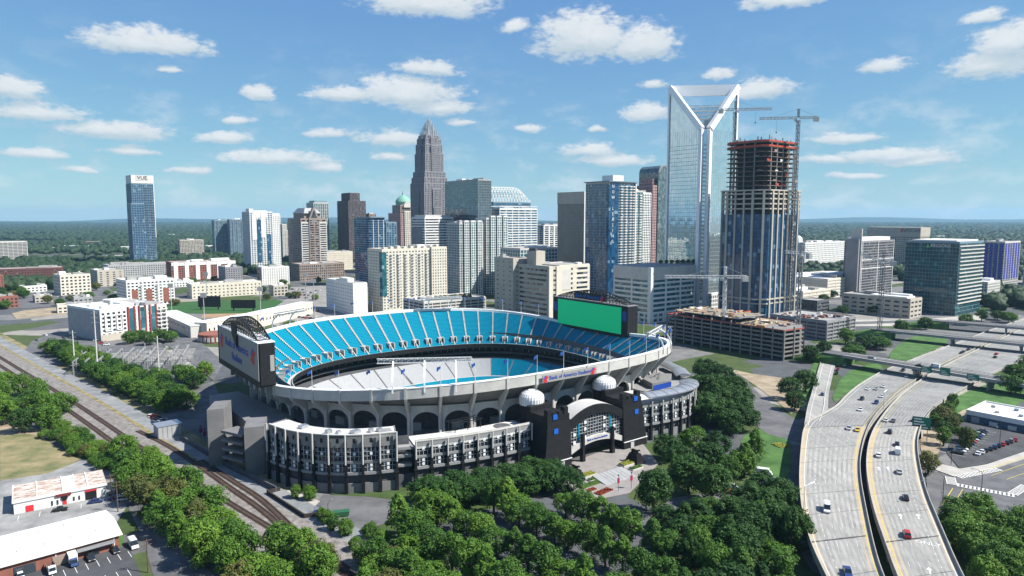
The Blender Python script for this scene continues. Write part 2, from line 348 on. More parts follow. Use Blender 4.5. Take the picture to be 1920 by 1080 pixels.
# ------------------------------------------------------------------ stadium
M_CONC = mat('pale_concrete', (.50, .49, .46), .9, var=.14, scale=.25, detail=8)
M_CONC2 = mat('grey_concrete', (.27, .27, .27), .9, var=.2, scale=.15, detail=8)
M_SHADECONC = mat('shade_toned_concrete', (.17, .17, .168), .9, var=.25, scale=.12, detail=8)  # shade on the soffit and ramp towers is put into this darker colour
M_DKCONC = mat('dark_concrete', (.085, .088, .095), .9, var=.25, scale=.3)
M_WHITE = mat('white_paint', (.78, .79, .78), .6, var=.05, scale=.4)
M_BLACK = mat('black_stone', (.012, .0125, .014), .6, var=.35, scale=.5, spec=.22)
M_BLACKM = mat('black_metal', (.011, .012, .014), .6, metal=0., var=.3, spec=.25)
M_SILVER = mat('brushed_steel', (.52, .54, .56), .38, metal=.7, var=.1)
M_SEAT = mat('cyan_seat', (.0, .235, .36), .75, var=.30, scale=2.2, spec=.12, detail=3)
M_SEATW = mat('pale_grey_seat', (.42, .43, .44), .6, var=.12, scale=1.2, detail=2)
M_SEATB = mat('royal_blue_seat', (.004, .045, .30), .55, var=.2, scale=1.2, detail=2)
M_TURF = mat('turf', (.035, .13, .02), .95, var=.2, scale=.1)
M_DKGLASS = glass('stadium_glass', (.006, .008, .012), (.03, .04, .055), cell=(1.1, 3, 1.1), light=.10, lightcol=(.16, .20, .25))
M_MULL = mat('pale_mullion', (.44, .455, .46), .5, var=.05)
M_GREYPAN = mat('grey_panel', (.215, .213, .21), .7, var=.12, scale=.4)
M_TILE = mat('roof_membrane', (.58, .57, .54), .9, var=.15, scale=.2, detail=8)
ST = thing('stadium', 'large oval football stadium with bright blue seats and black stone gate', 'stadium', (-31.5, 382.9, 0), GA)
SA, SB, SN, HE, HS, SQ = 113.8, 107.5, 2.58, 24.7, 34.6, 1.15
def _sgnpow(c, e): return math.copysign(abs(c)**e, c)
def se(t, a, b, n=SN): return (a*_sgnpow(cos(t), 2/n), b*_sgnpow(sin(t), 2/n))
def rimz(y): return HE+(HS-HE)*(min(1, abs(y)/SB))**SQ
_T = [2*pi*i/4000 for i in range(4001)]; _L = [0]
for _i in range(4000):
    p, q = se(_T[_i], SA, SB), se(_T[_i+1], SA, SB); _L.append(_L[-1]+sqrt((p[0]-q[0])**2+(p[1]-q[1])**2))
import bisect
def tat(f):
    f %= 1.0; s = f*_L[-1]; i = min(max(bisect.bisect(_L, s)-1, 0), 3999)
    return _T[i]+(_T[i+1]-_T[i])*((s-_L[i])/max(1e-9, _L[i+1]-_L[i]))
def rim(f, inset=0.0):
    t = tat(f); return se(t, SA-inset, SB-inset)
def rimfr(f):
    """position, outward normal, tangent on the rim"""
    p = rim(f); a = rim(f-.002); b = rim(f+.002); d = Vector((b[0]-a[0], b[1]-a[1])).normalized()
    return Vector(p), Vector((d.y, -d.x)), d
NS = 64
# upper deck: stepped rows, one part per seating section, aisles between them
def deck_pt(f, k, top_in, bot, zb):
    """k 0 at the back row, 1 at the front row"""
    t = tat(f); p0 = se(t, SA-top_in, SB-top_in); p1 = se(t, *bot); z0 = rimz(rim(f)[1])-1.4
    return (p0[0]+(p1[0]-p0[0])*k, p0[1]+(p1[1]-p0[1])*k, z0+(zb-z0)*k)
UP = dict(top_in=2.0, bot=(90, 77), zb=12.0)
def low_pt(f, k):
    t = tat(f); p0 = se(t, 85, 72); p1 = se(t, 64, 46, 3.2); return (p0[0]+(p1[0]-p0[0])*k, p0[1]+(p1[1]-p0[1])*k, 2.8-10.6*k)
def stepped(mb, f0, f1, pt, rows, segs, k0=0., k1=1., m=0):
    for r in range(rows):
        ka, kb = k0+(k1-k0)*r/rows, k0+(k1-k0)*(r+1)/rows
        A = [pt(f0+(f1-f0)*s/segs, ka) for s in range(segs+1)]; B = [pt(f0+(f1-f0)*s/segs, kb) for s in range(segs+1)]
        for s in range(segs):
            a, b, c, d = A[s], A[s+1], B[s+1], B[s]
            # seat back, tread and riser down to the next row
            q = lerp(a, d, .30); w = lerp(b, c, .30)
            mb.quad((a[0], a[1], a[2]), (b[0], b[1], b[2]), (w[0], w[1], w[2]-.05), (q[0], q[1], q[2]-.05), m)
            dz1, dz2 = (a[2]-d[2]), (b[2]-c[2])
            mb.quad((q[0], q[1], q[2]-.05), (w[0], w[1], w[2]-.05), (w[0], w[1], b[2]-dz2-.25), (q[0], q[1], a[2]-dz1-.25), m)
            mb.quad((q[0], q[1], a[2]-dz1-.25), (w[0], w[1], b[2]-dz2-.25), (c[0], c[1], c[2]-.25), (d[0], d[1], d[2]-.25), m)
            mb.quad((d[0], d[1], d[2]-.25), (c[0], c[1], c[2]-.25), c, d, m)
up = lambda f, k: deck_pt(f, k, **UP)
for i in range(NS):
    f0, f1 = i/NS, (i+1)/NS; w = .05/NS
    mb = MB(); stepped(mb, f0+w, f1-w, up, 26, 4)
    # side closures are covered by the aisles
    mb.build('seat_section', M_SEAT, ST)
    ab = MB()
    for r in range(26):
        ka, kb = r/26, (r+1)/26
        a, b, c, d = up(f0-w, ka), up(f0+w, ka), up(f0+w, kb), up(f0-w, kb)
        ab.quad((a[0], a[1], a[2]+.06), (b[0], b[1], b[2]+.06), (c[0], c[1], a[2]+.06), (d[0], d[1], a[2]+.06))
        ab.quad((d[0], d[1], a[2]+.06), (c[0], c[1], a[2]+.06), (c[0], c[1], c[2]+.06), (d[0], d[1], d[2]+.06))
    ab.build('aisle_steps', M_CONC, ST)
    # vomitory: pale walls round a dark mouth near the front of the aisle
    vb = MB(); ww = .16/NS
    def vp(df, k, dz=0): p = up(f0+df, k); return (p[0], p[1], p[2]+dz)
    ks, ke = .80, .93
    for sgn in (-1, 1):
        a, b = vp(sgn*ww, ks, -.3), vp(sgn*ww, ke, -.3); a2, b2 = vp(sgn*ww*1.35, ks, -.3), vp(sgn*ww*1.35, ke, -.3)
        top = vp(sgn*ww, ks)[2]+.9
        ring = [a, b, b2, a2] if sgn < 0 else [a2, b2, b, a]
        vb.hexa(ring+[(q[0], q[1], top) for q in ring])
    a, b, c, d = vp(-ww*1.35, ks-.05, -.2), vp(ww*1.35, ks-.05, -.2), vp(ww*1.35, ks, -.2), vp(-ww*1.35, ks, -.2); top = vp(0, ks)[2]+.9
    vb.hexa([a, d, c, b]+[(q[0], q[1], top) for q in (a, d, c, b)])
    v = vb.build('vomitory', M_CONC, ST)
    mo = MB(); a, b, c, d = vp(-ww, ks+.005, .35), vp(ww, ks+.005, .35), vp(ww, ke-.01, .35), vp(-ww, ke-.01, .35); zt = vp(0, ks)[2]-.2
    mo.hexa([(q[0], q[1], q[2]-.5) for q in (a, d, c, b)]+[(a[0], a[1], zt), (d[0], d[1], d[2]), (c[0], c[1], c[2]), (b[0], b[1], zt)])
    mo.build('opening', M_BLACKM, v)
# walkway and front fascia of the upper deck
NR = 192
def ring_band(mb, fa, fb, fs=None, m=0, flip=False):
    fs = fs or [i/NR for i in range(NR+1)]
    mb.sheet([[fa(f) for f in fs], [fb(f) for f in fs]], m, flip)
def up_off(f, off, z):
    t = tat(f); p = se(t, 90+off, 77+off); return (p[0], p[1], z)
mb = MB(); ring_band(mb, lambda f: up_off(f, 0, 11.9), lambda f: up_off(f, -2.2, 11.9)); ring_band(mb, lambda f: up_off(f, -2.2, 11.9), lambda f: up_off(f, -2.2, 12.9)); ring_band(mb, lambda f: up_off(f, -2.2, 12.9), lambda f: up_off(f, -2.5, 12.9)); mb.build('front_walkway', M_CONC, ST)
mb = MB(); ring_band(mb, lambda f: up_off(f, -2.5, 12.6), lambda f: up_off(f, -2.5, 9.9)); ring_band(mb, lambda f: up_off(f, -2.5, 9.9), lambda f: up_off(f, 4.5, 9.9)); mb.build('ribbon_board', M_BLACKM, ST)
mb = MB(); ring_band(mb, lambda f: up_off(f, 4.5, 9.9), lambda f: up_off(f, 4.5, 2.0)); mb.build('suite_glass', M_BLACKM, ST)
mb = MB()
for i in range(128): 
    a = up_off(i/128, 3.6, 7); b = up_off((i+.25)/128, 3.6, 7); mb.obox(((a[0]+b[0])/2, (a[1]+b[1])/2, 6.9), (b[0]-a[0], b[1]-a[1]), .45, .4, 2.9)
mb.build('suite_piers', M_CONC2, ST, kind='stuff')
mb = MB(); ring_band(mb, lambda f: up_off(f, 1.2, 6.2), lambda f: up_off(f, 1.2, 5.2)); ring_band(mb, lambda f: up_off(f, 4.4, 6.2), lambda f: up_off(f, 1.2, 6.2)); mb.build('suite_balcony', M_DKCONC, ST)
mb = MB(); ring_band(mb, lambda f: up_off(f, 4.5, 2.4), lambda f: (*low_pt(f, 0)[:2], 2.4)); ring_band(mb, lambda f: (*low_pt(f, 0)[:2], 3.5), lambda f: (*low_pt(f, 0)[:2], 2.3)); mb.build('suite_ledge', M_DKCONC, ST)
for i in range(NS//2):
    f0, f1 = i*2/NS, (i*2+2)/NS; w = .05/NS
    mb = MB(); stepped(mb, f0+w, f1-w, low_pt, 22, 4, 0, .76); mb.build('lower_seat_section', M_SEATW if not (.92 < (i/32) or (i/32) < .10) else M_SEAT, ST)
    mb = MB(); stepped(mb, f0+w, f1-w, low_pt, 8, 4, .78, 1.); mb.build('field_seat_section', M_SEAT, ST)
    ab = MB()
    for r in range(20):
        a, b, c, d = low_pt(f0-w, r/20), low_pt(f0+w, r/20), low_pt(f0+w, (r+1)/20), low_pt(f0-w, (r+1)/20); ab.quad(a, b, c, d)
    ab.build('aisle_steps', M_DKCONC, ST)
mb = MB(); ring_band(mb, lambda f: low_pt(f, .76), lambda f: low_pt(f, .78)); ring_band(mb, lambda f: low_pt(f, 1), lambda f: (*low_pt(f, 1)[:2], -8.6)); mb.build('bowl_wall', M_CONC, ST)
mb = MB(); mb.prism([low_pt(i/64, 1)[:2] for i in range(64)], -8.7, -8.6); mb.build('playing_field', M_TURF, ST)
# rim: parapet band, coping, soffit
def rz(f): return rimz(rim(f)[1])
def ro(f, ins, dz): p = rim(f, ins); return (p[0], p[1], rz(f)+dz)
mb = MB(); ring_band(mb, lambda f: ro(f, 0, -4.2), lambda f: ro(f, 0, 0)); ring_band(mb, lambda f: ro(f, 1.6, 0), lambda f: ro(f, 1.6, -1.6)); ring_band(mb, lambda f: ro(f, 1.6, -4.2), lambda f: ro(f, 0, -4.2)); mb.build('parapet', M_CONC, ST)
mb = MB(); ring_band(mb, lambda f: ro(f, -.15, 0), lambda f: ro(f, -.15, .25)); ring_band(mb, lambda f: ro(f, -.15, .25), lambda f: ro(f, 2.1, .25)); ring_band(mb, lambda f: ro(f, 2.1, .25), lambda f: ro(f, 2.1, -1.5)); mb.build('coping', M_WHITE, ST)
def zarc(f): return min(23.0, rz(f)-7.2)
mb = MB(); ring_band(mb, lambda f: (*rim(f, 9.4), zarc(f)), lambda f: ro(f, .6, -4.1)); mb.build('soffit', M_SHADECONC, ST)
# arcade of arches under the rim
NA = 52
def arch_bay(f0, f1, mb):
    pa, pb = rim(f0, 8), rim(f1, 8); d = Vector((pb[0]-pa[0], pb[1]-pa[1])); L = d.length; d.normalize(); n = Vector((d.y, -d.x))
    zt = min(zarc(f0), zarc(f1))+.4; pier = 1.0; rad = (L-2*pier)/2; zs = zt-2.6-rad*.75
    def pt(x, z, o): return (pa[0]+d.x*x+n.x*o, pa[1]+d.y*x+n.y*o, z)
    arc = [(L/2-rad*cos(pi*k/12), zs+rad*.75*sin(pi*k/12)) for k in range(13)]
    for o, fl in ((.6, 1), (-.6, -1)):
        for k in range(12):
            (x0, z0), (x1, z1) = arc[k], arc[k+1]; q = [pt(x0, z0, o), pt(x1, z1, o), pt(x1, zt, o), pt(x0, zt, o)]
            mb.quad(*(q if fl > 0 else q[::-1]))
        for x0, x1 in ((0, pier), (L-pier, L)):
            q = [pt(x0, 5, o), pt(x1, 5, o), pt(x1, zt, o), pt(x0, zt, o)]; mb.quad(*(q if fl > 0 else q[::-1]))
    path = [(pier, 5)]+arc+[(L-pier, 5)]
    for (x0, z0), (x1, z1) in zip(path, path[1:]): mb.quad(pt(x0, z0, -.6), pt(x1, z1, -.6), pt(x1, z1, .6), pt(x0, z0, .6))
    mb.quad(pt(0, zt, .6), pt(L, zt, .6), pt(L, zt, -.6), pt(0, zt, -.6))
for i in range(NA):
    mb = MB(); arch_bay(i/NA, (i+1)/NA, mb); mb.build('arch_bay', M_CONC, ST)
    f = i/NA; p, n, d = rimfr(f)
    mb = MB()                                        # raker: tapering fin from the pier out to the rim
    def fp(o, z, s): return (p.x+n.x*o+d.x*s, p.y+n.y*o+d.y*s, z)
    zr = rz(f); za = zarc(f)
    for s0, s1 in ((-.55, .55),):
        A = [fp(-9.2, za-3.4, s0), fp(-6.6, za-2.8, s0), fp(-.4, zr-5.6, s0), fp(.35, zr-4.3, s0), fp(.35, zr+.35, s0), fp(-.4, zr+.35, s0), fp(-.6, zr-4.2, s0), fp(-9.2, za+.8, s0)]
        B = [fp(-9.2, za-3.4, s1), fp(-6.6, za-2.8, s1), fp(-.4, zr-5.6, s1), fp(.35, zr-4.3, s1), fp(.35, zr+.35, s1), fp(-.4, zr+.35, s1), fp(-.6, zr-4.2, s1), fp(-9.2, za+.8, s1)]
        j = len(mb.v); mb.v += A+B; mb.f += [tuple(range(j+7, j-1, -1)), tuple(range(j+8, j+16))]+[(j+k, j+(k+1) % 8, j+8+(k+1) % 8, j+8+k) for k in range(8)]; mb.m += [0]*10
    mb.tube(fp(-7.2, 5, 0), fp(-7.2, za-1.5, 0), .65, .65, 8)
    mb.build('raker', M_CONC, ST)
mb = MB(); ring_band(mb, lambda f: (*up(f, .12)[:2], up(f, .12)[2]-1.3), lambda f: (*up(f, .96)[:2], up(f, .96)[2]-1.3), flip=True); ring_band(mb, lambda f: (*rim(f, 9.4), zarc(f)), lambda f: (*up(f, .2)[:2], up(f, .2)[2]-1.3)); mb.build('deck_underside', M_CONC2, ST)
# concourse behind the arches
mb = MB(); ring_band(mb, lambda f: (*rim(f, 8.9), 10.0), lambda f: (*rim(f, 24), 10.0)); mb.build('concourse_floor', M_CONC2, ST)
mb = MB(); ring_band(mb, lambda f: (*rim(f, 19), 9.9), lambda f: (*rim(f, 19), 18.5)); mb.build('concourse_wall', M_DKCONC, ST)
mb = MB(); ring_band(mb, lambda f: (*rim(f, 8.3), -1), lambda f: (*rim(f, 8.3), 10.0)); mb.build('lower_wall', M_CONC2, ST)
for i in range(0, 104, 3):
    a = rim(i/104, 17.5); q, n, d = rimfr(i/104); mb = MB(); mb.obox((a[0], a[1], 10), (d.x, d.y), 5, 2.6, 3.4); mb.build('concession_stand', [M_CONC, M_SEATB, M_DKCONC][i % 3], ST)
# flagpoles standing on the rim
M_FLAG = mat('blue_flag', (.01, .09, .36), .7, var=.15)
for i in range(NA):
    p, n, d = rimfr(i/NA); zr = rz(i/NA)
    fl = thing('flagpole', 'flagpole', 'flagpole')
    loc = Vector((-31.5+p.x*GU[0]+p.y*GV[0], 382.9+p.x*GU[1]+p.y*GV[1], zr+.3)); fl.location = loc
    mb = MB(); mb.tube((0, 0, 0), (0, 0, 8.2), .11, .07, 6); mb.build('pole', M_WHITE, fl)
    mb = MB(); rr = random.Random(i); th = radians(200+rr.uniform(-25, 25)); L = 1.7
    rows = [[(cos(th)*L*k/4+.06*sin(k*2+rr.random()*6), sin(th)*L*k/4, 8.0-.12*k*rr.uniform(.5, 2)) for k in range(5)], [(cos(th)*L*k/4*.96, sin(th)*L*k/4+.1*sin(k*2), 6.9-.2*k*rr.uniform(.5, 2)) for k in range(5)]]
    mb.sheet(rows); mb.build('flag', M_FLAG, fl)
    fl['label'] = 'thin white flagpole with blue flag, %s along the stadium rim counting from its right end' % ordinal(i); fl['group'] = 'flagpoles round the stadium rim'
# ---- outer facade: bays with tall mullioned windows between black pilasters
def bay_meshes(h, low):
    """bay 6 m wide, x -3..3, face at y=0 looking to -y; h total height"""
    z = dict(base=3.6, gap=6.8, led=7.4, r2=(7.8, 11.2), r1=(12.0, 17.0 if not low else 15.4))
    wl = MB(); wl.box(-3, 3, 0, .4, 0, z['base']); rc = MB(); rc.box(-3, 3, .9, 1.3, z['base']-.1, z['gap']+.1); lg = MB(); lg.box(-3, 3, -.35, .4, z['gap'], z['r2'][0])
    sp = MB(); sp.box(-3, 3, -.12, .4, z['r2'][1], z['r1'][0]); at = MB(); at.box(-3, 3, 0, .4, z['r1'][1], h); cp = MB(); cp.box(-3, 3, -.15, .6, h, h+.35); sw = MB(); sw.quad((-.5, -.03, h-2.9), (.5, -.03, h-2.9), (.5, -.03, h-1.2), (-.5, -.03, h-1.2))
    gl = MB(); gl.quad((-3, .3, z['r2'][0]), (3, .3, z['r2'][0]), (3, .3, z['r2'][1]), (-3, .3, z['r2'][1])); gl.quad((-3, .3, z['r1'][0]), (3, .3, z['r1'][0]), (3, .3, z['r1'][1]), (-3, .3, z['r1'][1]))
    mu = MB()
    for (a, b) in (z['r2'], z['r1']):
        for k in range(1, 4): x = -3+k*1.5; mu.box(x-.08, x+.08, .08, .26, a, b)
        nz = max(2, int((b-a)/1.55))
        for k in range(1, nz): q = a+(b-a)*k/nz; mu.box(-2.4, 2.4, .1, .24, q-.07, q+.07)
    mu.box(-2.4, 2.4, -.05, .2, z['r1'][0]-1.0, z['r1'][0]-.7)
    em = MB()
    for (x, q) in ((0, 8.7), (0, 10.2), (0, z['r1'][0]+2.6)):
        em.box(-.48, .48, -.08, .06, q-.48, q+.48)
    pl = MB(); pl.box(-.6, .6, -1.0, .2, 0, 7.0); pl.box(-.75, .75, -1.2, .1, 6.6, 7.2); pl.box(-.45, .45, -.8, .1, 7.2, h-2.2)
    cap = MB(); cap.tube((0, -1.0, 11), (0, -1.0, h+.6), .34, .34, 8)
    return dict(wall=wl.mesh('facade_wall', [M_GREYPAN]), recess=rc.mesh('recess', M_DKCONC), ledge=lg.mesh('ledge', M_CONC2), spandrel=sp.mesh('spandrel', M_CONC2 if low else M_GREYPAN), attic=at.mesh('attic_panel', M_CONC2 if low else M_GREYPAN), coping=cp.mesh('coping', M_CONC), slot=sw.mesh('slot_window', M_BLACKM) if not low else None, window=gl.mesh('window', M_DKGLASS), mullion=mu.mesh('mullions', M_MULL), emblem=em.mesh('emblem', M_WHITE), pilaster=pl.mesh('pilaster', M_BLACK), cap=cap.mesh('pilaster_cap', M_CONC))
BH, BLo = bay_meshes(21.6, False), bay_meshes(17.3, True)
def place_bays(line, B, step=6.0, closed_end=True):
    L = sum(sqrt((b[0]-a[0])**2+(b[1]-a[1])**2) for a, b in zip(line, line[1:])); n = max(1, round(L/step)); pts = poly_pts(line, L/n-1e-6)
    if len(pts) < n+1: pts.append(line[-1])
    for k in range(n):
        a, b = pts[k], pts[k+1]; w = sqrt((b[0]-a[0])**2+(b[1]-a[1])**2); r = atan2(b[1]-a[1], b[0]-a[0]); c = ((a[0]+b[0])/2, (a[1]+b[1])/2, 0)
        o = inst(B['wall'], 'facade_bay', ST, c, r, (w/6, 1, 1))
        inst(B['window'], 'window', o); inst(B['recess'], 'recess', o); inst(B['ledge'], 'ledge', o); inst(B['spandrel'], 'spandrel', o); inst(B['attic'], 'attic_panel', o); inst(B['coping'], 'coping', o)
        if B['slot']: inst(B['slot'], 'slot_window', o)
        m = inst(B['mullion'], 'mullions', o); m['kind'] = 'stuff'
        inst(B['emblem'], 'emblem', o)['kind'] = 'stuff'
    for k in range(n+1):
        a = pts[max(0, k-1)]; b = pts[min(n, k+1)]; r = atan2(b[1]-a[1], b[0]-a[0])
        o = inst(B['pilaster'], 'pilaster', ST, (*pts[k], 0), r); inst(B['cap'], 'pilaster_cap', o)
    return pts
FL = smooth_line([(-127, -66), (-124, -79), (-117, -90), (-108, -98), (-97, -103), (-93, -104.3)], 2)
FR = [(-86.5, -106.8), (-72, -111), (-55, -114), (-38.5, -115.2)]
WG = smooth_line([(19, -121.5), (34, -124.5), (47, -125), (57, -122), (64, -115)], 2)
pl1 = place_bays(FL, BH, 6.1); pl2 = place_bays(FR, BLo, 6.0); pl3 = place_bays(WG, BLo, 6.2)
def offset_line(line, d):
    out = []
    for k, q in enumerate(line):
        a = line[max(0, k-1)]; b = line[min(len(line)-1, k+1)]; L = sqrt((b[0]-a[0])**2+(b[1]-a[1])**2); out.append((q[0]-(b[1]-a[1])/L*d, q[1]+(b[0]-a[0])/L*d))
    return out
def roof_strip(name, line, depth, z, m, th=.5, parent=ST, kink=None):
    mb = MB(); back = []
    for k, p in enumerate(line):
        a = line[max(0, k-1)]; b = line[min(len(line)-1, k+1)]; d = Vector((b[0]-a[0], b[1]-a[1])).normalized(); back.append((p[0]-d.y*depth, p[1]+d.x*depth))
    fs = [(p[0], p[1], z) for p in line]; bs = [(p[0], p[1], z) for p in back]; lo = [(p[0], p[1], z-th) for p in line]; lb = [(p[0], p[1], z-th) for p in back]
    mb.sheet([fs, bs], 0); mb.sheet([lo, fs]); mb.sheet([bs, lb]); mb.sheet([lb, lo]); return mb.build(name, m, parent), back
roof_strip('facade_roof', pl1, 8.5, 21.5, M_TILE, 1.2); roof_strip('terrace_roof', pl2, 13, 15.6, M_TILE, 1.0); roof_strip('lower_terrace', offset_line(pl1, 8), 22, 10.4, M_CONC2); roof_strip('lower_terrace', offset_line(pl2, 12.5), 18, 10.2, M_CONC2); roof_strip('terrace_roof', pl3, 26, 15.8, M_TILE)
mb = MB()
for p in (pl1[0], pl1[-1]): pass
# end walls and recess between the two blocks
def wall(a, b, z0, z1, th=.5, m=M_GREYPAN, name='end_wall', parent=ST):
    mb = MB(); mb.obox(((a[0]+b[0])/2, (a[1]+b[1])/2, z0), (b[0]-a[0], b[1]-a[1]), sqrt((b[0]-a[0])**2+(b[1]-a[1])**2), th, z1-z0); return mb.build(name, m, parent)
wall((-127, -66), (-119, -62.8), 0, 21.6); wall((-93, -103.7), (-89.5, -96), 0, 21.6); wall((-91.8, -103), (-86.5, -105.2), 0, 5, m=M_DKCONC)
for z in (8, 11.5, 14.5): wall((-91.5, -102.2), (-86.8, -104.2), z, z+1.0, 3, M_CONC2, 'recess_balcony')
wall((-91, -99), (-86, -101), 0, 18.3, m=M_DKCONC)
for (x, y, w, h) in ((-118, -78, 3, 1.2), (-113, -90, 2.2, 1.5), (-105, -95.5, 3.2, 1.1), (-100, -98, 1.6, 1.4), (-110, -92, 1.6, 1), (-97, -99, 2, 1.2)):
    mb = MB(); mb.obox((x, y, 21.5), (1, .3), w, w*.8, h); mb.build('roof_vent', M_SILVER, ST)
mb = MB(); mb.obox((-95, -99, 21.5), (1, -.3), 5, 4, .1); mb.build('roof_deck', M_CONC2, ST)
# low terrace parapet with railing, tables and a black shade structure
for a, b in zip(pl2, pl2[1:]): wall((a[0], a[1]+.3), (b[0], b[1]+.3), 17.2, 18.1, .3, M_CONC, 'terrace_parapet')
mb = MB(); 
for x in (-66, -60, -54): mb.bar((x, -102, 15.6), (x, -102, 19.2), .25); mb.bar((x, -97, 15.6), (x, -97, 19.2), .25)
for y in (-102, -99.5, -97): mb.bar((-67, y, 19.2), (-53, y, 19.2), .25)
mb.build('shade_frame', M_BLACKM, ST)
mb = MB(); mb.tube((-46, -106, 15.6), (-46, -106, 15.75), 3.6, 3.6, 20); mb.build('paved_circle', M_DKCONC, ST)
# right wing: curved steel canopies, blue wall and upper terrace
def canopy(line, depth, z, rise):
    mb = MB(); rows = []
    for k, p in enumerate(line):
        a = line[max(0, k-1)]; b = line[min(len(line)-1, k+1)]; d = Vector((b[0]-a[0], b[1]-a[1])).normalized()
        rows.append([(p[0]-d.y*(depth*j/8-2.2), p[1]+d.x*(depth*j/8-2.2), z+rise*sin(pi*(.15+.75*j/8))) for j in range(9)])
    mb.sheet(rows); mb.sheet([[(x, y, zz-.5) for x, y, zz in r] for r in rows], 0, True)
    mb.sheet([[r[0] for r in rows], [(x, y, zz-.5) for x, y, zz in [r[0] for r in rows]]], 0, True); mb.sheet([[r[-1] for r in rows], [(x, y, zz-.5) for x, y, zz in [r[-1] for r in rows]]])
    mb.sheet([rows[0], [(x, y, zz-.5) for x, y, zz in rows[0]]]); mb.sheet([rows[-1], [(x, y, zz-.5) for x, y, zz in rows[-1]]], 0, True)
    o = mb.build('canopy', M_SILVER, ST, smooth=False)
    sb = MB()
    for r in rows[1::2]:
        for a, b in zip(r, r[1:]): sb.bar((a[0], a[1], a[2]+.08), (b[0], b[1], b[2]+.08), .16)
    sb.build('seam', M_CONC2, o); return o
canopy(smooth_line([(22, -122), (34, -124.5), (47, -125), (57, -122), (63, -116)], 2), 9, 19.6, 1.8)
for p in pl3: mb = MB(); mb.tube((p[0], p[1]+.8, 18), (p[0], p[1]+.8, 21), .16, .16, 6); mb.build('canopy_post', M_WHITE, ST)
canopy([(74, -104), (84, -92), (90, -78)], 8, 18.6, 1.6)
mb = MB(); mb.prism([(40, -110), (60, -110), (80, -95), (88, -76), (72, -72), (56, -88), (40, -96)], 0, 16.4); mb.build('wing_terrace', M_CONC2, ST)
mb = MB(); mb.prism([(46, -105), (58, -106), (70, -97), (64, -90), (50, -95)], 16.4, 19.4); mb.build('upper_terrace', M_GREYPAN, ST)
wall((44, -107.5), (57.5, -107), 16.4, 19.0, .3, M_SEATB, 'blue_wall')
for k in range(14):
    rr = random.Random(k); mb = MB(); x, y = 52+rr.uniform(0, 13), -102+rr.uniform(0, 9)
    mb.tube((x, y, 19.4), (x, y, 20.2), .08); mb.tube((x, y, 20.15), (x, y, 20.25), .6, .6, 8); mb.build('terrace_table', M_SILVER, ST)
mb = MB(); mb.prism([(66, -113), (76, -104), (76, -100), (64, -108)], 0, 16.5); mb.build('wing_end', M_BLACK, ST)
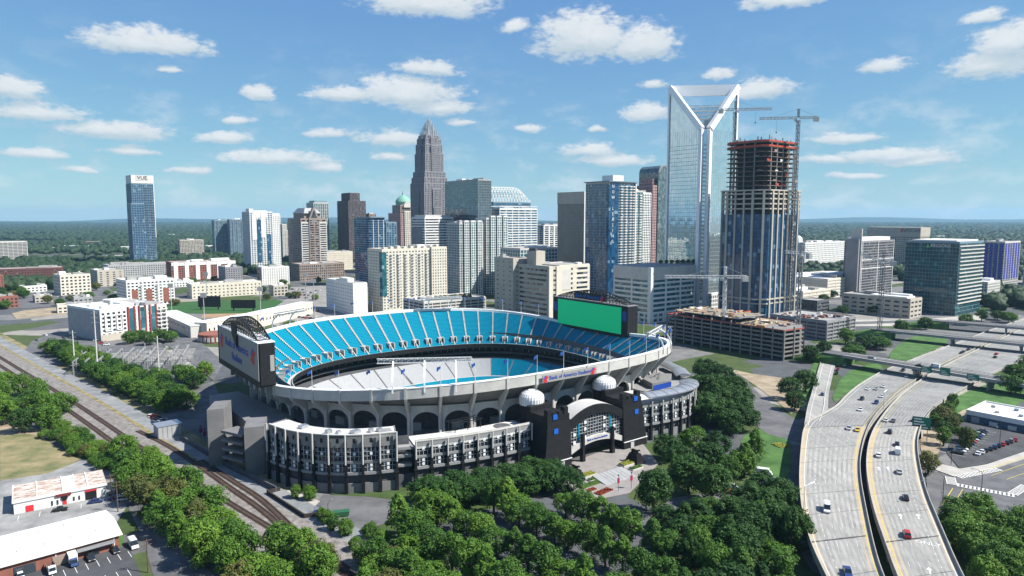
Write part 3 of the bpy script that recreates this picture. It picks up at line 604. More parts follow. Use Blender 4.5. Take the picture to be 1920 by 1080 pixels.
# ---- gate: two black stone towers with white domes, a wide arch and lattice window between
def gate():
    x0, x1 = -37.5, 18.5; yf = -124
    for s, (xa, xb), zt in ((-1, (-37, -25), 23.5), (1, (5.5, 17.5), 23.5)):
        mb = MB()
        e0, e1 = (2.6, 0) if s < 0 else (0, 2.6); mb.hexa([(xa-e0, yf-1.2, 0), (xb+e1, yf-1.2, 0), (xb, yf+14, 0), (xa, yf+14, 0), (xa-e0*.5, yf-.8, 8), (xb+e1*.5, yf-.8, 8), (xb, yf+14, 8), (xa, yf+14, 8)])
        mb.hexa([(xa-e0*.5, yf-.75, 8), (xb+e1*.5, yf-.75, 8), (xb, yf+13.8, 8), (xa, yf+13.8, 8), (xa, yf-.1, 19), (xb, yf-.1, 19), (xb, yf+13.8, 19), (xa, yf+13.8, 19)])
        mb.box(xa+.2, xb-.2, yf+.3, yf+13.6, 19, zt-2)
        for k in range(4): xx = xa+.2+(xb-xa-.4)*k/4; mb.box(xx, xx+(xb-xa)/4*.72, yf+.3, yf+2.5, zt-2.02, zt+(.8 if k % 3 == 0 else -.6))
        mb.box(xa+.2, xb-.2, yf+11, yf+13.6, zt-2.01, zt)
        t = mb.build('gate_tower', M_BLACK, ST)
        w = MB(); xm = (xa+xb)/2
        for zz in (14.5, 17.6+2.6): w.box(xm+s*2-1.1, xm+s*2+1.1, yf-.65 if zz < 15 else yf-.05, yf+.6, zz, zz+2.0)
        w.build('window', mat('bright_blue_glass', (.02, .12, .5), .15, var=.2, scale=1.5), t)
        w = MB(); w.box(xm-s*1-1, xm-s*1+1, yf-1.35, yf-.2, 0, 2.6); w.build('door', M_MULL, t)
        w = MB(); w.box(xa-e0-.1, xb+e1+.1, yf-1.3, yf-.6, 3.1, 3.4); w.build('string_course', M_WHITE, t)
        dm = MB(); c = (xm, yf+17.5, 0)
        dm.lathe(c, [(4.9, 10), (4.9, 22.6)], 28); dm.build('dome_drum', M_BLACK, ST)
        dm = MB(); dm.lathe(c, [(5.3, 22.6), (5.3, 25.2), (5.0, 26.2), (4.2, 27.2), (2.9, 28.0), (1.4, 28.5), (0, 28.6)], 28); d = dm.build('dome', M_WHITE, ST)
        rb = MB()
        for k in range(28):
            a = 2*pi*k/28; pr = [(5.36, 22.7), (5.36, 25.2), (5.05, 26.25), (4.25, 27.25), (2.95, 28.05), (1.4, 28.55)]
            for (r_, z_), (r2, z2) in zip(pr, pr[1:]): rb.bar((c[0]+r_*cos(a), c[1]+r_*sin(a), z_), (c[0]+r2*cos(a), c[1]+r2*sin(a), z2), .1)
        rb.build('dome_ribs', M_SILVER, d, kind='stuff')
    # arched wall
    xa, xb = -25.2, 5.7; xm = (xa+xb)/2; L = xb-xa
    mb = MB(); N = 24
    def top(x): return 17.4+5.0*(1-((x-xm)/(L/2))**2)
    def win(x): return 13.2+5.6*(1-((x-xm)/(L/2))**2)
    def lin(x): return 3.6+3.6*(1-((x-xm)/(L/2))**2)
    xs = [xa+L*k/N for k in range(N+1)]
    for y in (yf, yf+9): mb.sheet([[(x, y, win(x)) for x in xs], [(x, y, top(x)) for x in xs]], 0, y > yf)
    mb.sheet([[(x, yf, top(x)) for x in xs], [(x, yf+1.2, top(x)) for x in xs]]); mb.sheet([[(x, yf, win(x)) for x in xs], [(x, yf+1.2, win(x)) for x in xs]], 0, True)
    mb.build('gate_arch', M_BLACK, ST)
    mb = MB(); mb.sheet([[(x, yf+1.2, top(x)+.05) for x in xs], [(x, yf+10, top(x)+.05) for x in xs]]); mb.sheet([[(x, yf+1.2, top(x)-.8) for x in xs], [(x, yf+1.2, top(x)+.05) for x in xs]]); mb.build('gate_roof', M_CONC, ST)
    mb = MB(); mb.sheet([[(x, yf+1.3, lin(x)+2) for x in xs], [(x, yf+1.3, win(x)+.1) for x in xs]]); gw = mb.build('gate_window', M_DKGLASS, ST)
    mb = MB()
    for k in range(1, 20):
        x = xa+L*k/20; mb.box(x-.055, x+.055, yf+.9, yf+1.2, lin(x)+2, win(x))
    z = 6
    while z < 18:
        for a, b in zip(xs, xs[1:]):
            if win((a+b)/2) > z > lin((a+b)/2)+2: mb.box(a, b, yf+.92, yf+1.18, z-.05, z+.05)
        z += 1.35
    mb.build('lattice', M_MULL, gw, kind='stuff')
    for (x, z) in ((-22, 8.2), (-22, 11.6), (-16, 9.5), (-16, 13), (-16, 15.8), (-5, 9), (-5, 12.5), (-5, 15.8), (1, 8.2), (1, 11.2)): mb = MB(); mb.box(x-.6, x+.6, yf+.6, yf+.9, z-.6, z+.6); mb.build('emblem', M_WHITE, gw)
    for x in (-19.5, -1.5): mb = MB(); mb.box(x-.35, x+.35, yf+.7, yf+1, lin(x)+3, win(x)-.4); mb.build('cyan_panel', M_SEAT, gw)
    mb = MB(); mb.sheet([[(x, yf-.2, lin(x)) for x in xs], [(x, yf-.2, lin(x)+2.4) for x in xs]]); mb.sheet([[(x, yf-.2, lin(x)+2.4) for x in xs], [(x, yf+1.2, lin(x)+2.4) for x in xs]]); mb.sheet([[(x, yf-.2, lin(x)) for x in xs], [(x, yf+8, lin(x)) for x in xs]], 0, True)
    mb.build('gate_lintel', M_CONC, ST)
    for x in (-18.4, -1.2): mb = MB(); mb.box(x-.8, x+.8, yf-1.4, yf+.4, 0, 3.2); mb.box(x-.55, x+.55, yf-1.2, yf+.3, 3.2, 11.5); mb.build('gate_pier', M_BLACK, ST)
    mb = MB(); mb.box(xa, xb, yf+9, yf+9.5, 0, 14); mb.build('gate_back_wall', M_DKCONC, ST)
gate()
# ---- left end: concrete ramp towers
def ramp_tower():
    mb = MB(); mb.prism([(-134, -58), (-127, -60), (-122, -48), (-129, -45)], 0, 19.5); mb.build('ramp_tower', M_SHADECONC, ST)
    mb = MB(); mb.prism([(-143, -40), (-137, -41.5), (-131, -30), (-137, -28)], 0, 24); mb.build('ramp_tower', M_SHADECONC, ST)
    for z in (4.5, 8, 11.5, 15): mb = MB(); mb.prism([(-139, -44), (-134, -55), (-129, -53), (-132, -42)], z, z+1.0, bottom=True); mb.build('ramp_slab', M_SHADECONC, ST)
    mb = MB(); mb.prism([(-138, -26), (-132, -28), (-124, 8), (-130, 10)], 0, 16); mb.build('end_block', M_GREYPAN, ST)
    mb = MB(); mb.prism([(-127, -64), (-117, -70), (-106, -30), (-112, 30), (-126, 30), (-124, -20)], 0, 12.5); mb.build('end_block', M_GREYPAN, ST)
    for k in range(6):
        a = (-129.5+k*.9, -60+k*4.5) if False else None
ramp_tower()
# ---- light banks: long trusses on curved arms over the rim
def light_bank(f, length, label, out=3.0, up_=9.0):
    p, n, d = rimfr(f); zr = rz(f)
    root = thing('light_bank', label, 'floodlights', group='floodlight banks on the stadium rim')
    root.location = (-31.5+p.x*GU[0]+p.y*GV[0], 382.9+p.x*GU[1]+p.y*GV[1], zr); root.rotation_euler = (0, 0, GA+atan2(d.y, d.x))
    for x in ([-length*.28, length*.28] if length < 34 else [-length*.33, 0, length*.33]):
        mb = MB(); pts = [Vector((x, 0, -2)), Vector((x, .2, 2.5)), Vector((x, 2.2, 6)), Vector((x, 6.5, up_))]
        pts = [Vector(q) for q in smooth_line([tuple(q) for q in pts], 2)]
        for a, b in zip(pts, pts[1:]): mb.bar(a, b, .62)
        mb.build('arm', M_WHITE, root)
    mb = MB()
    for yy, zz in ((6.2, up_-.7), (6.2, up_+1.2), (7.6, up_+.2)): mb.bar((-length/2, yy, zz), (length/2, yy, zz), .28)
    k = -length/2
    while k < length/2-1:
        mb.bar((k, 6.2, up_-.7), (k+1.2, 6.2, up_+1.2), .12); mb.bar((k+1.2, 6.2, up_+1.2), (k+2.4, 7.6, up_+.2), .12); k += 2.4
    mb.build('truss', M_WHITE, root)
    mb = MB(); k = -length/2+.6
    while k < length/2-.4: mb.box(k-.35, k+.35, 7.4, 8.1, up_-1.1, up_-.4); mb.box(k-.35, k+.35, 7.0, 7.7, up_+.3, up_+.9); k += 1.05
    mb.build('lamp_row', M_SILVER, root, kind='stuff')
light_bank(.345, 26, 'white floodlight truss on arms over the far left seats, beside the grey scoreboard')
light_bank(.18, 30, 'white floodlight truss on three arms over the far middle of the stadium rim', 3, 8)
light_bank(.645, 38, 'long white floodlight truss on two tall arms over the near left rim', 3, 9.5)
light_bank(.845, 27, 'white floodlight truss on arms over the right end of the near rim', 3, 8)
# ---- lettering
def text(body, size, m, parent, loc, rot, name='lettering', ext=.06, align='CENTER', xs=1.0):
    cu = bpy.data.curves.new(name, 'FONT'); cu.body = body; cu.size = size; cu.extrude = ext; cu.align_x = align; cu.align_y = 'CENTER'; cu.resolution_u = 2
    tmp = bpy.data.objects.new('tmp', cu); COL.objects.link(tmp); dg = bpy.context.evaluated_depsgraph_get(); dg.update()
    me = bpy.data.meshes.new_from_object(tmp.evaluated_get(dg)); bpy.data.objects.remove(tmp); bpy.data.curves.remove(cu)
    me.materials.clear(); me.materials.append(m)
    o = bpy.data.objects.new(name, me); COL.objects.link(o); o.parent = parent; o.location = loc; o.rotation_euler = rot; o.scale = (xs, 1, 1)
    o['kind'] = 'stuff'; return o
M_TXBLUE = mat('sign_blue', (.02, .07, .42), .5, var=.03); M_TXRED = mat('sign_red', (.62, .03, .04), .5, var=.03)
def flag_logo(parent, fr, cx, cz, s, name='emblem'):
    """slanted diamond of red and blue stripes; fr maps (x, z) to a point on the face"""
    mb = MB()
    for k in range(3):
        o = (k-1)*.62*s
        a, b, c, d = (cx-.75*s+o*.55, cz-.15*s-o*.25), (cx+.1*s+o*.55, cz+.75*s-o*.25), (cx+.1*s+.42*s+o*.55, cz+.55*s-o*.25), (cx-.75*s+.42*s+o*.55, cz-.35*s-o*.25)
        q = [fr(*p) for p in (a, d, c, b)]; mb.quad(*q, 1 if k else 0)
        a, b, c, d = (cx-.75*s+o*.55, cz-.15*s-o*.25-.6*s), (cx-.2*s+o*.55, cz+.05*s-o*.25-.3*s), (cx-.2*s+.36*s+o*.55, cz-.1*s-o*.25-.4*s), (cx-.75*s+.36*s+o*.55, cz-.3*s-o*.25-.7*s)
        q = [fr(*p) for p in (a, d, c, b)]; mb.quad(*q, 1)
    return mb.build(name, [M_TXBLUE, M_TXRED], parent)
def arch_truss(parent, L, z0, rise, y0, depth):
    """bow-string truss crowning a board: chord along y of the board frame (here x), several planes deep"""
    mb = MB(); N = 22
    def zt(t): return z0+.6+rise*(1-(2*t-1)**2)
    for yy in (y0, y0+depth):
        for k in range(N):
            t, t2 = k/N, (k+1)/N; x, x2 = -L/2+L*t, -L/2+L*t2
            mb.bar((x, yy, zt(t)), (x2, yy, zt(t2)), .45); mb.bar((x, yy, z0+.3), (x, yy, zt(t)), .22); mb.bar((x, yy, z0+.3), (x2, yy, zt(t2)), .2); mb.bar((x2, yy, z0+.3), (x, yy, zt(t)), .2)
    for k in range(N+1): t = k/N; x = -L/2+L*t; mb.bar((x, y0, zt(t)), (x, y0+depth, zt(t)), .25); mb.bar((x, y0, z0+.3), (x, y0+depth, zt(t)), .16)
    return mb.build('crown_truss', M_BLACKM, parent)
def st_world(x, y, z=0): return (-31.5+x*GU[0]+y*GV[0], 382.9+x*GU[1]+y*GV[1], z)
M_BOARD = mat('board_grey', (.30, .295, .275), .7, var=.04, scale=.1)
M_GREEN = mat('green_screen', (.0, .30, .125), .6, var=.0, emit=.38)
def boards():
    # local frame of a board: x along its width, -y the face
    b1 = thing('scoreboard', 'grey backed scoreboard with bank lettering at the left end of stadium', 'scoreboard', st_world(-119, 2.7), GA-pi/2, 'end zone scoreboards')
    mb = MB(); mb.box(-32.5, 32.5, 0, 7, 27.4, 46.4); mb.box(-32.8, 32.8, -.25, .0, 27.2, 30.0); mb.box(-32.8, -30.6, -.24, 0, 30, 46.2); mb.box(32.5, 33.0, .4, 6.6, 28, 46); mb.build('cabinet', M_BLACKM, b1)
    mb = MB(); mb.box(-30.5, 32.4, -.3, -.02, 30.05, 46.2); mb.build('rear_panel', M_BOARD, b1)
    mb = MB(); mb.box(-32.6, 32.6, -.4, 7.2, 46.4, 46.8); mb.build('top_ledge', M_WHITE, b1)
    mb = MB(); mb.box(33.0, 33.12, 4.6, 6.4, 34, 41); mb.build('side_panel', M_BOARD, b1)
    for x in range(-28, 30, 8):
        mb = MB(); mb.box(x-.5, x+.5, 4, 7.5, 21, 27.4); mb.build('support', M_CONC2, b1)
    text('Bank of America', 5.6, M_TXBLUE, b1, (0, -.42, 40.4), (pi/2, 0, 0)); text('Stadium', 5.2, M_TXBLUE, b1, (0, -.42, 34.8), (pi/2, 0, 0))
    for cx in (-24.5, 26.0): flag_logo(b1, lambda x, z: (x, -.42, z), cx, 40.2, 3.8)
    arch_truss(b1, 56, 46.6, 6.5, 1.0, 5.5)
    mb = MB(); mb.prism([(-4, -1.2), (3.5, -1.2), (3.5, -.6), (-4, -.6)], [46, 40.5, 40.5, 46], [51.5, 52, 52, 51.5], bottom=True); mb.build('banner', M_BLACKM, b1)
    b2 = thing('scoreboard', 'black framed video board showing plain green at the right end of stadium', 'scoreboard', st_world(108.7, 6.7), GA-pi/2, 'end zone scoreboards')
    mb = MB(); mb.box(-36, 36, 0, 9, 24.2, 44.2); mb.build('cabinet', M_BLACKM, b2)
    mb = MB(); mb.box(-30.5, 30.5, -.2, -.02, 26, 43.2); mb.build('screen', M_GREEN, b2)
    for x in (-33.2, 33.2): mb = MB(); mb.box(x-1.7, x+1.7, -.15, -.02, 34.5, 41); mb.build('blue_panel', mat('blue_panel', (.005, .05, .28), .5, var=.6, scale=.9), b2)
    mb = MB(); mb.box(-36.2, 36.2, -.3, 9.3, 44.2, 44.6); mb.build('top_ledge', M_GREYPAN, b2)
    for x in range(-32, 34, 8): mb = MB(); mb.box(x-.6, x+.6, 2, 7.5, 12, 24.2); mb.build('support', M_CONC2, b2)
    arch_truss(b2, 66, 44.4, 6.0, 2, 6)
    mb = MB(); mb.box(-15, 15, .8, 1.4, 45.2, 49.6); mb.build('sign_backing', M_BLACKM, b2)
    text('Bank of America', 3.4, mat('sign_bright_blue', (.04, .16, .62), .5, var=.02), b2, (-2, .7, 47.2), (pi/2, 0, 0)); flag_logo(b2, lambda x, z: (x, .66, z), 12.4, 47.3, 2.3)
boards()
# sign strip on the near parapet and on the gate lintel
def rim_sign():
    f0, f1 = .714, .756; p0, n0, d0 = rimfr(f0); p1, n1, d1 = rimfr(f1); pm, nm, dm = rimfr((f0+f1)/2); zz = rz((f0+f1)/2)-2.1
    c = pm+nm*1.0; r = (pi/2, 0, atan2(dm.y, dm.x))
    L = (p1-p0).length; mb = MB(); mb.obox((c.x-nm.x*.25, c.y-nm.y*.25, zz-1.6), (dm.x, dm.y), L, .35, 3.2); sg = mb.build('rim_sign', M_BOARD, ST)
    text('Bank of America Stadium', 2.35, M_TXBLUE, sg, (c.x, c.y, zz), r, xs=.98)
    for s in (-1, 1): flag_logo(sg, lambda x, z: (c.x+dm.x*x+nm.x*.03, c.y+dm.y*x+nm.y*.03, z), s*L*.44, zz, 1.6)
rim_sign()
text('Bank of America Stadium', 1.15, M_TXBLUE, ST, (-9.75, -124.32, 8.3), (pi/2, 0, 0))
for _x in (-18.0, -1.4): flag_logo(ST, lambda x, z: (x, -124.26, z), _x, 7.0, 1.0)
# ------------------------------------------------------------------ city towers
G_BLUE = glass('blue_glass', (.012, .05, .10), (.04, .13, .22), light=.07, lightcol=(.25, .32, .36), spec=.9)
G_TEAL = glass('teal_glass', (.012, .07, .085), (.035, .16, .19), light=.08, lightcol=(.22, .34, .35), spec=.9)
G_DARK = glass('dark_glass', (.008, .012, .018), (.04, .055, .07), light=.10, lightcol=(.22, .25, .27))
G_DKBLUE = glass('deep_blue_glass', (.006, .032, .085), (.016, .08, .17), light=.06, lightcol=(.16, .26, .34), spec=.55)
G_MIRROR = glass('mirror_glass', (.47, .61, .67), (.57, .70, .75), cell=(3.1, 3.1, 4.0), rough=.03, light=.02, lightcol=(.62, .72, .75), metal=.8, wav=.006)
G_GREY = glass('grey_mirror_glass', (.10, .135, .155), (.15, .19, .215), cell=(3, 3, 3.9), rough=.05, light=.04, lightcol=(.22, .27, .29), metal=.75, wav=.01)
G_GREEN = glass('green_glass', (.004, .034, .038), (.014, .085, .09), light=.05, lightcol=(.08, .20, .20), spec=.5)
W_WHITE = mat('white_precast', (.74, .74, .71), .8, var=.06, scale=.1)
W_PALE = mat('pale_stone', (.58, .56, .52), .85, var=.1, scale=.12)
W_CREAM = mat('cream_stucco', (.66, .61, .51), .85, var=.1, scale=.12)
W_TAN = mat('tan_precast', (.47, .43, .36), .85, var=.1, scale=.1)
W_BROWN = mat('brown_granite', (.30, .235, .20), .8, var=.14, scale=.15)
W_DKBROWN = mat('dark_brown_granite', (.10, .075, .075), .7, var=.2, scale=.15)
W_PINK = mat('pink_granite', (.40, .245, .235), .75, var=.12, scale=.15)
W_GREY = mat('grey_granite', (.27, .26, .275), .75, var=.12, scale=.15)
W_MGREY = mat('mid_grey_panel', (.36, .37, .37), .8, var=.1, scale=.15)
W_BRICK = mat('red_brick', (.26, .10, .07), .9, var=.2, scale=.4, detail=8)
W_DKBRICK = mat('dark_red_brick', (.13, .055, .045), .9, var=.25, scale=.4)
W_TEALM = mat('blue_grey_metal', (.20, .29, .35), .5, var=.1)
W_NAVY = mat('navy_metal', (.05, .09, .14), .5, var=.15)
R_WHITE = mat('white_roof', (.80, .80, .77), .85, var=.12, scale=.08, detail=8)
R_GREY = mat('grey_roof', (.34, .335, .32), .9, var=.25, scale=.08, detail=8)
R_COPPER = mat('green_copper', (.20, .42, .33), .7, var=.15, scale=.3)
M_RAW = mat('raw_concrete', (.22, .213, .20), .95, var=.22, scale=.2, detail=8)
STY = dict(
 curtain=dict(fh=3.9, bw=3.0, band=.5, pier=.16, bp=.10, pp=.14),
 condo=dict(fh=3.2, bw=6.4, band=.55, pier=.9, bp=.30, pp=.38),
 grid=dict(fh=3.3, bw=3.6, band=1.0, pier=1.15, bp=.25, pp=.30),
 punched=dict(fh=3.3, bw=3.4, band=1.65, pier=1.75, bp=.25, pp=.28),
 office=dict(fh=3.9, bw=3.2, band=1.5, pier=1.3, bp=.28, pp=.34),
 stripes=dict(fh=3.9, bw=30, band=1.9, pier=1.2, bp=.45, pp=.40),
 vert=dict(fh=3.9, bw=2.1, band=1.1, pier=.95, bp=.10, pp=.55),
 deck=dict(fh=3.1, bw=9.0, band=1.15, pier=.8, bp=.55, pp=.70),
)
def grid_frame(x0, x1, y0, y1, z0, z1, fh, bw, band, pier, bp, pp, top=1.2, base=0.0):
    """floor bands and piers standing proud of a glass box, on all four sides"""
    b = MB(); p = MB(); n = max(1, round((z1-z0-base-top)/fh)); f = (z1-z0-base-top)/n
    for k in range(n+1):
        z = z0+base+f*k; b.box(x0-bp, x1+bp, y0-bp, y1+bp, z-band*.45, z+band*.55 if k < n else z1)
    if base: b.box(x0-bp*1.3, x1+bp*1.3, y0-bp*1.3, y1+bp*1.3, z0+base-.9, z0+base+.3)
    nx = max(1, round((x1-x0)/bw)); ny = max(1, round((y1-y0)/bw)); zt = z1-.02
    for k in range(nx+1):
        x = x0+(x1-x0)*k/nx; a = max(x0-pp, x-pier/2); c = min(x1+pp, x+pier/2)
        p.box(a, c, y0-pp, y0+.2, z0, zt); p.box(a, c, y1-.2, y1+pp, z0, zt)
    for k in range(ny+1):
        y = y0+(y1-y0)*k/ny; a = max(y0-pp+.01, y-pier/2); c = min(y1+pp-.01, y+pier/2)
        p.box(x0-pp+.01, x0+.2, a, c, z0, zt-.01); p.box(x1-.2, x1+pp-.01, a, c, z0, zt-.01)
    return b, p
def block(root, x0, x1, y0, y1, z0, z1, st, frame, gl, roof=R_GREY, fr2=None, plant=0, seed=0, base=0., top=1.2, **kw):
    s = dict(STY[st]); s.update(kw)
    c = MB(); c.box(x0+.02, x1-.02, y0+.02, y1-.02, z0, z1-.4); c.build('glass_body', gl, root)
    b, p = grid_frame(x0, x1, y0, y1, z0, z1, s['fh'], s['bw'], s['band'], s['pier'], s['bp'], s['pp'], top, base)
    b.build('floor_bands', frame, root, kind='stuff'); p.build('piers', fr2 or frame, root, kind='stuff')
    r = MB(); t = .35; r.box(x0+t, x1-t, y0+t, y1-t, z1-.5, z1+.05); rf = r.build('roof', roof, root)
    pr = MB(); h = .9
    for q in ((x0-.05, x1+.05, y0-.05, y0+t), (x0-.05, x1+.05, y1-t, y1+.05), (x0-.05, x0+t, y0+t, y1-t), (x1-t, x1+.05, y0+t, y1-t)): pr.box(*q, z1-.1, z1+h)
    pr.build('parapet', frame, root)
    rr = random.Random(seed or int(x1*7+z1*3+y1))
    for k in range(plant):
        w, d, hh = rr.uniform(.12, .3)*(x1-x0), rr.uniform(.12, .3)*(y1-y0), rr.uniform(1.5, 4); x = rr.uniform(x0+1, x1-w-1); y = rr.uniform(y0+1, y1-d-1)
        q = MB(); q.box(x, x+w, y, y+d, z1, z1+hh+k*.03); q.build('roof_plant', rr.choice((R_GREY, W_MGREY, R_WHITE)), root)
    return root
def balconies(root, face, x0, x1, z0, z1, fh, cols, m, depth=1.5, w=2.6, off=0.):
    """stacks of balcony slabs with rails; face 'r' is the y=off side, 'l' the x=off side"""
    b = MB(); z = z0
    while z < z1-1:
        for c in cols:
            x = x0+(x1-x0)*c
            if face == 'r': b.box(x-w/2, x+w/2, off-depth, off+.1, z, z+.2); b.box(x-w/2, x+w/2, off-depth, off-depth+.08, z+.2, z+1.15)
            else: b.box(off-depth, off+.1, x-w/2, x+w/2, z, z+.2); b.box(off-depth, off-depth+.08, x-w/2, x+w/2, z+.2, z+1.15)
        z += fh
    return b.build('balconies', m, root, kind='stuff')
def tw(name, label, cat, X, Y, Lu, Lv, h, st, frame, gl, rz=GA, plant=3, **kw):
    r = thing(name, label, cat, (X, Y, 0), rz); block(r, 0, Lu, 0, Lv, 0, h, st, frame, gl, plant=plant, **kw); return r
def part_box(root, name, m, *a):
    b = MB(); b.box(*a); return b.build(name, m, root)
# --- left skyline
r = tw('condo_tower', 'slim blue glass condominium tower standing alone at the left of the skyline', 'tower', -761.8, 1380, 40, 42, 168, 'condo', W_TEALM, G_DKBLUE, rz=radians(42), bw=4.2, band=.8, fh=3.4, pier=.5)
block(r, -3, 20, -3, 30, 0, 128, 'condo', W_TEALM, G_DKBLUE, bw=4.6, band=.8, fh=3.4, pier=.5)
for q in ((0, 2.5, 0, 42), (37.5, 40, 0, 42), (0, 40, -.6, 1.0)): part_box(r, 'crown_screen', W_WHITE, q[0], q[1], q[2], q[3], 168+1, 185)
part_box(r, 'crown_screen', W_PALE, 8, 32, -1.0, -.7, 174, 184.8); part_box(r, 'edge_fin', W_WHITE, 39.8, 41, -.8, .8, 60, 185)
text('VUE', 10, M_BLACKM, r, (20, -1.2, 179.4), (pi/2, 0, 0), ext=.2)
balconies(r, 'r', 22, 40, 10, 164, 3.4, (.25, .75), W_TEALM, 1.6, 5)
r = tw('apartment_tower', 'dark grey blue apartment tower, left one of a far pair', 'tower', -760, 1750, 36, 24, 93, 'grid', W_TEALM, G_DARK, fh=3.1, bw=3.2); balconies(r, 'r', 0, 36, 5, 90, 3.1, (.2, .5, .8), W_TEALM)
r = tw('apartment_tower', 'dark grey blue apartment tower, right one of a far pair', 'tower', -717, 1742, 36, 24, 95, 'grid', W_TEALM, G_DARK, fh=3.1, bw=3.2); balconies(r, 'r', 0, 36, 5, 90, 3.1, (.2, .5, .8), W_TEALM)
r = tw('hotel_tower', 'white residential tower with tall blue window strips and angled roof fins', 'tower', -469.9, 1230, 40, 46, 110, 'vert', W_WHITE, G_BLUE, bw=4.4, pier=1.5, band=1.2, fh=3.4, plant=2)
part_box(r, 'roof_fin', W_WHITE, -1, 6, 0, 20, 110, 116); part_box(r, 'roof_fin', W_WHITE, 6, 30, -.8, 0, 100, 113); part_box(r, 'glass_strip', G_BLUE, 12, 19, -1.2, 0, 20, 96); part_box(r, 'white_panel', W_WHITE, 19, 26, -1.4, 0, 64, 108); part_box(r, 'white_panel', W_WHITE, 3, 11, -1.3, 0, 60, 104); part_box(r, 'glass_strip', G_BLUE, 30, 36, -1.2, 0, 8, 70)
block(r, 40, 56, 8, 40, 0, 104, 'punched', W_WHITE, G_BLUE); part_box(r, 'roof_fin', W_WHITE, 44, 56, 8, 20, 104, 108)
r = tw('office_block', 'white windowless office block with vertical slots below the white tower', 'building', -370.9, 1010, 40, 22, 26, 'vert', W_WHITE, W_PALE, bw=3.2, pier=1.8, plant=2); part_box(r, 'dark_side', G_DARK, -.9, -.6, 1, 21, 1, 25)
tw('office_tower', 'white stepped office tower peeping out behind the white residential tower', 'tower', -553.9, 1600, 14, 15, 104, 'punched', W_PALE, G_DARK); _r = bpy.data.objects[-1] if False else None
r = thing('stepped_office', 'pale stepped office block right behind the white residential tower', 'tower', (-545, 1590, 0), GA)
for k, (a, h) in enumerate(((0, 84), (6, 70), (12, 52))): block(r, a+12, a+22, 0, 14, 0, h, 'punched', W_PALE, G_DARK, plant=1)
# brown tower with a gabled glass roof
r = tw('brown_tower', 'brown granite office tower with steep gabled roof and horizontal windows', 'tower', -348, 1130, 43, 62, 98, 'stripes', W_BROWN, G_DARK, bw=8.6, pier=2.6, band=1.7, fh=3.8, plant=0)
for (a, b, d, z) in ((0, 12, 2, 92), (31, 43, 2, 92), (13, 30, 3.5, 98)): block(r, a, b, -d, 0, 0, z, 'stripes', W_BROWN if d > 2 else W_PALE, G_DARK, bw=9, pier=1.6, band=1.6, fh=3.8)
part_box(r, 'roof_storey', W_BROWN, 8, 36, 6, 56, 98, 107)
b = MB(); b.prism([(6, 3), (37, 3), (37, 58), (6, 58)], 107, 107.4)
for (x0, x1) in ((11, 32),): 
    b.hexa([(x0-4, 4, 107.4), (x1+4, 4, 107.4), (x1+4, 57, 107.4), (x0-4, 57, 107.4), (x0+2, 14, 116), (x1-2, 14, 116), (x1-2, 48, 116), (x0+2, 48, 116)])
b.build('mansard_roof', W_MGREY, r)
b = MB(); b.tri((13, -3.4, 98.5), (30, -3.4, 98.5), (21.5, -3.4, 119)); b.tri((30, 3.6, 98.5), (13, 3.6, 98.5), (21.5, 3.6, 119)); b.quad((13, -3.4, 98.5), (21.5, -3.4, 119), (21.5, 3.6, 119), (13, 3.6, 98.5)); b.quad((21.5, -3.4, 119), (30, -3.4, 98.5), (30, 3.6, 98.5), (21.5, 3.6, 119)); g_ = b.build('gable', W_BROWN, r)
b = MB(); b.tri((16, -3.6, 99.5), (27, -3.6, 99.5), (21.5, -3.6, 113)); b.build('gable_window', G_GREY, g_)
for x in (10, 33): b = MB(); b.bar((x, 10, 107), (x, 10, 121), .5); b.build('spire', W_MGREY, r)
tw('brown_podium', 'brown stone podium wing below the brown gabled tower', 'building', -335, 1075, 74, 40, 26, 'office', W_BROWN, G_DARK, rz=GA, plant=3)
r = tw('teal_tower', 'teal glass residential tower behind the brown gabled tower', 'tower', -432.8, 1500, 34, 42, 132, 'condo', W_PALE, G_TEAL, bw=5, fh=3.3, plant=0); part_box(r, 'roof_crown', W_TEALM, 4, 32, 4, 36, 132, 137)
# dark brown stepped tower
r = tw('dark_tower', 'dark brown stepped office tower left of the green domed one', 'tower', -356.7, 1500, 40, 60, 136, 'vert', W_DKBROWN, G_DARK, bw=3.4, pier=1.7, plant=0)
block(r, 6, 28, 4, 50, 136, 153, 'vert', W_DKBROWN, G_DARK, bw=3.0, pier=1.4); part_box(r, 'roof_fins', W_GREY, 8, 26, 6, 46, 153, 154.5)
tw('dark_annex', 'narrow dark brown annex beside the dark stepped tower', 'tower', -318, 1530, 16, 20, 108, 'vert', W_BROWN, G_DARK, bw=3.4, pier=1.7)
# rounded blue condominium
def rounded(root, pts, z0, z1, fh, gl, fm, band=.9, proud=.9):
    c = MB(); c.prism(pts, z0, z1); c.build('glass_body', gl, root)
    b = MB(); z = z0+fh; cx = sum(p[0] for p in pts)/len(pts); cy = sum(p[1] for p in pts)/len(pts)
    def grow(p, d): v = Vector((p[0]-cx, p[1]-cy)); L = v.length; return (p[0]+v.x/L*d, p[1]+v.y/L*d)
    big = [grow(p, proud) for p in pts]
    while z <= z1+.1: b.prism(big, z-band*.5, z+band*.5, bottom=True); z += fh
    b.build('floor_bands', fm, root, kind='stuff')
    r_ = MB(); r_.prism([grow(p, -.5) for p in pts], z1, z1+.9); r_.build('roof', R_GREY, root)
r = thing('curved_condo', 'curved blue glass condominium with balcony bands in front of the dome tower', 'tower', (-206.3, 980, 0), GA)
rounded(r, [(0, 6), (2, 2), (6, 0), (22, 0), (28, 3), (31, 9), (31, 40), (0, 46)], 0, 99, 3.3, G_DKBLUE, W_TEALM, .75, .7)
block(r, 33, 50, 8, 26, 0, 93, 'condo', W_TEALM, G_BLUE, bw=4, fh=3.3)
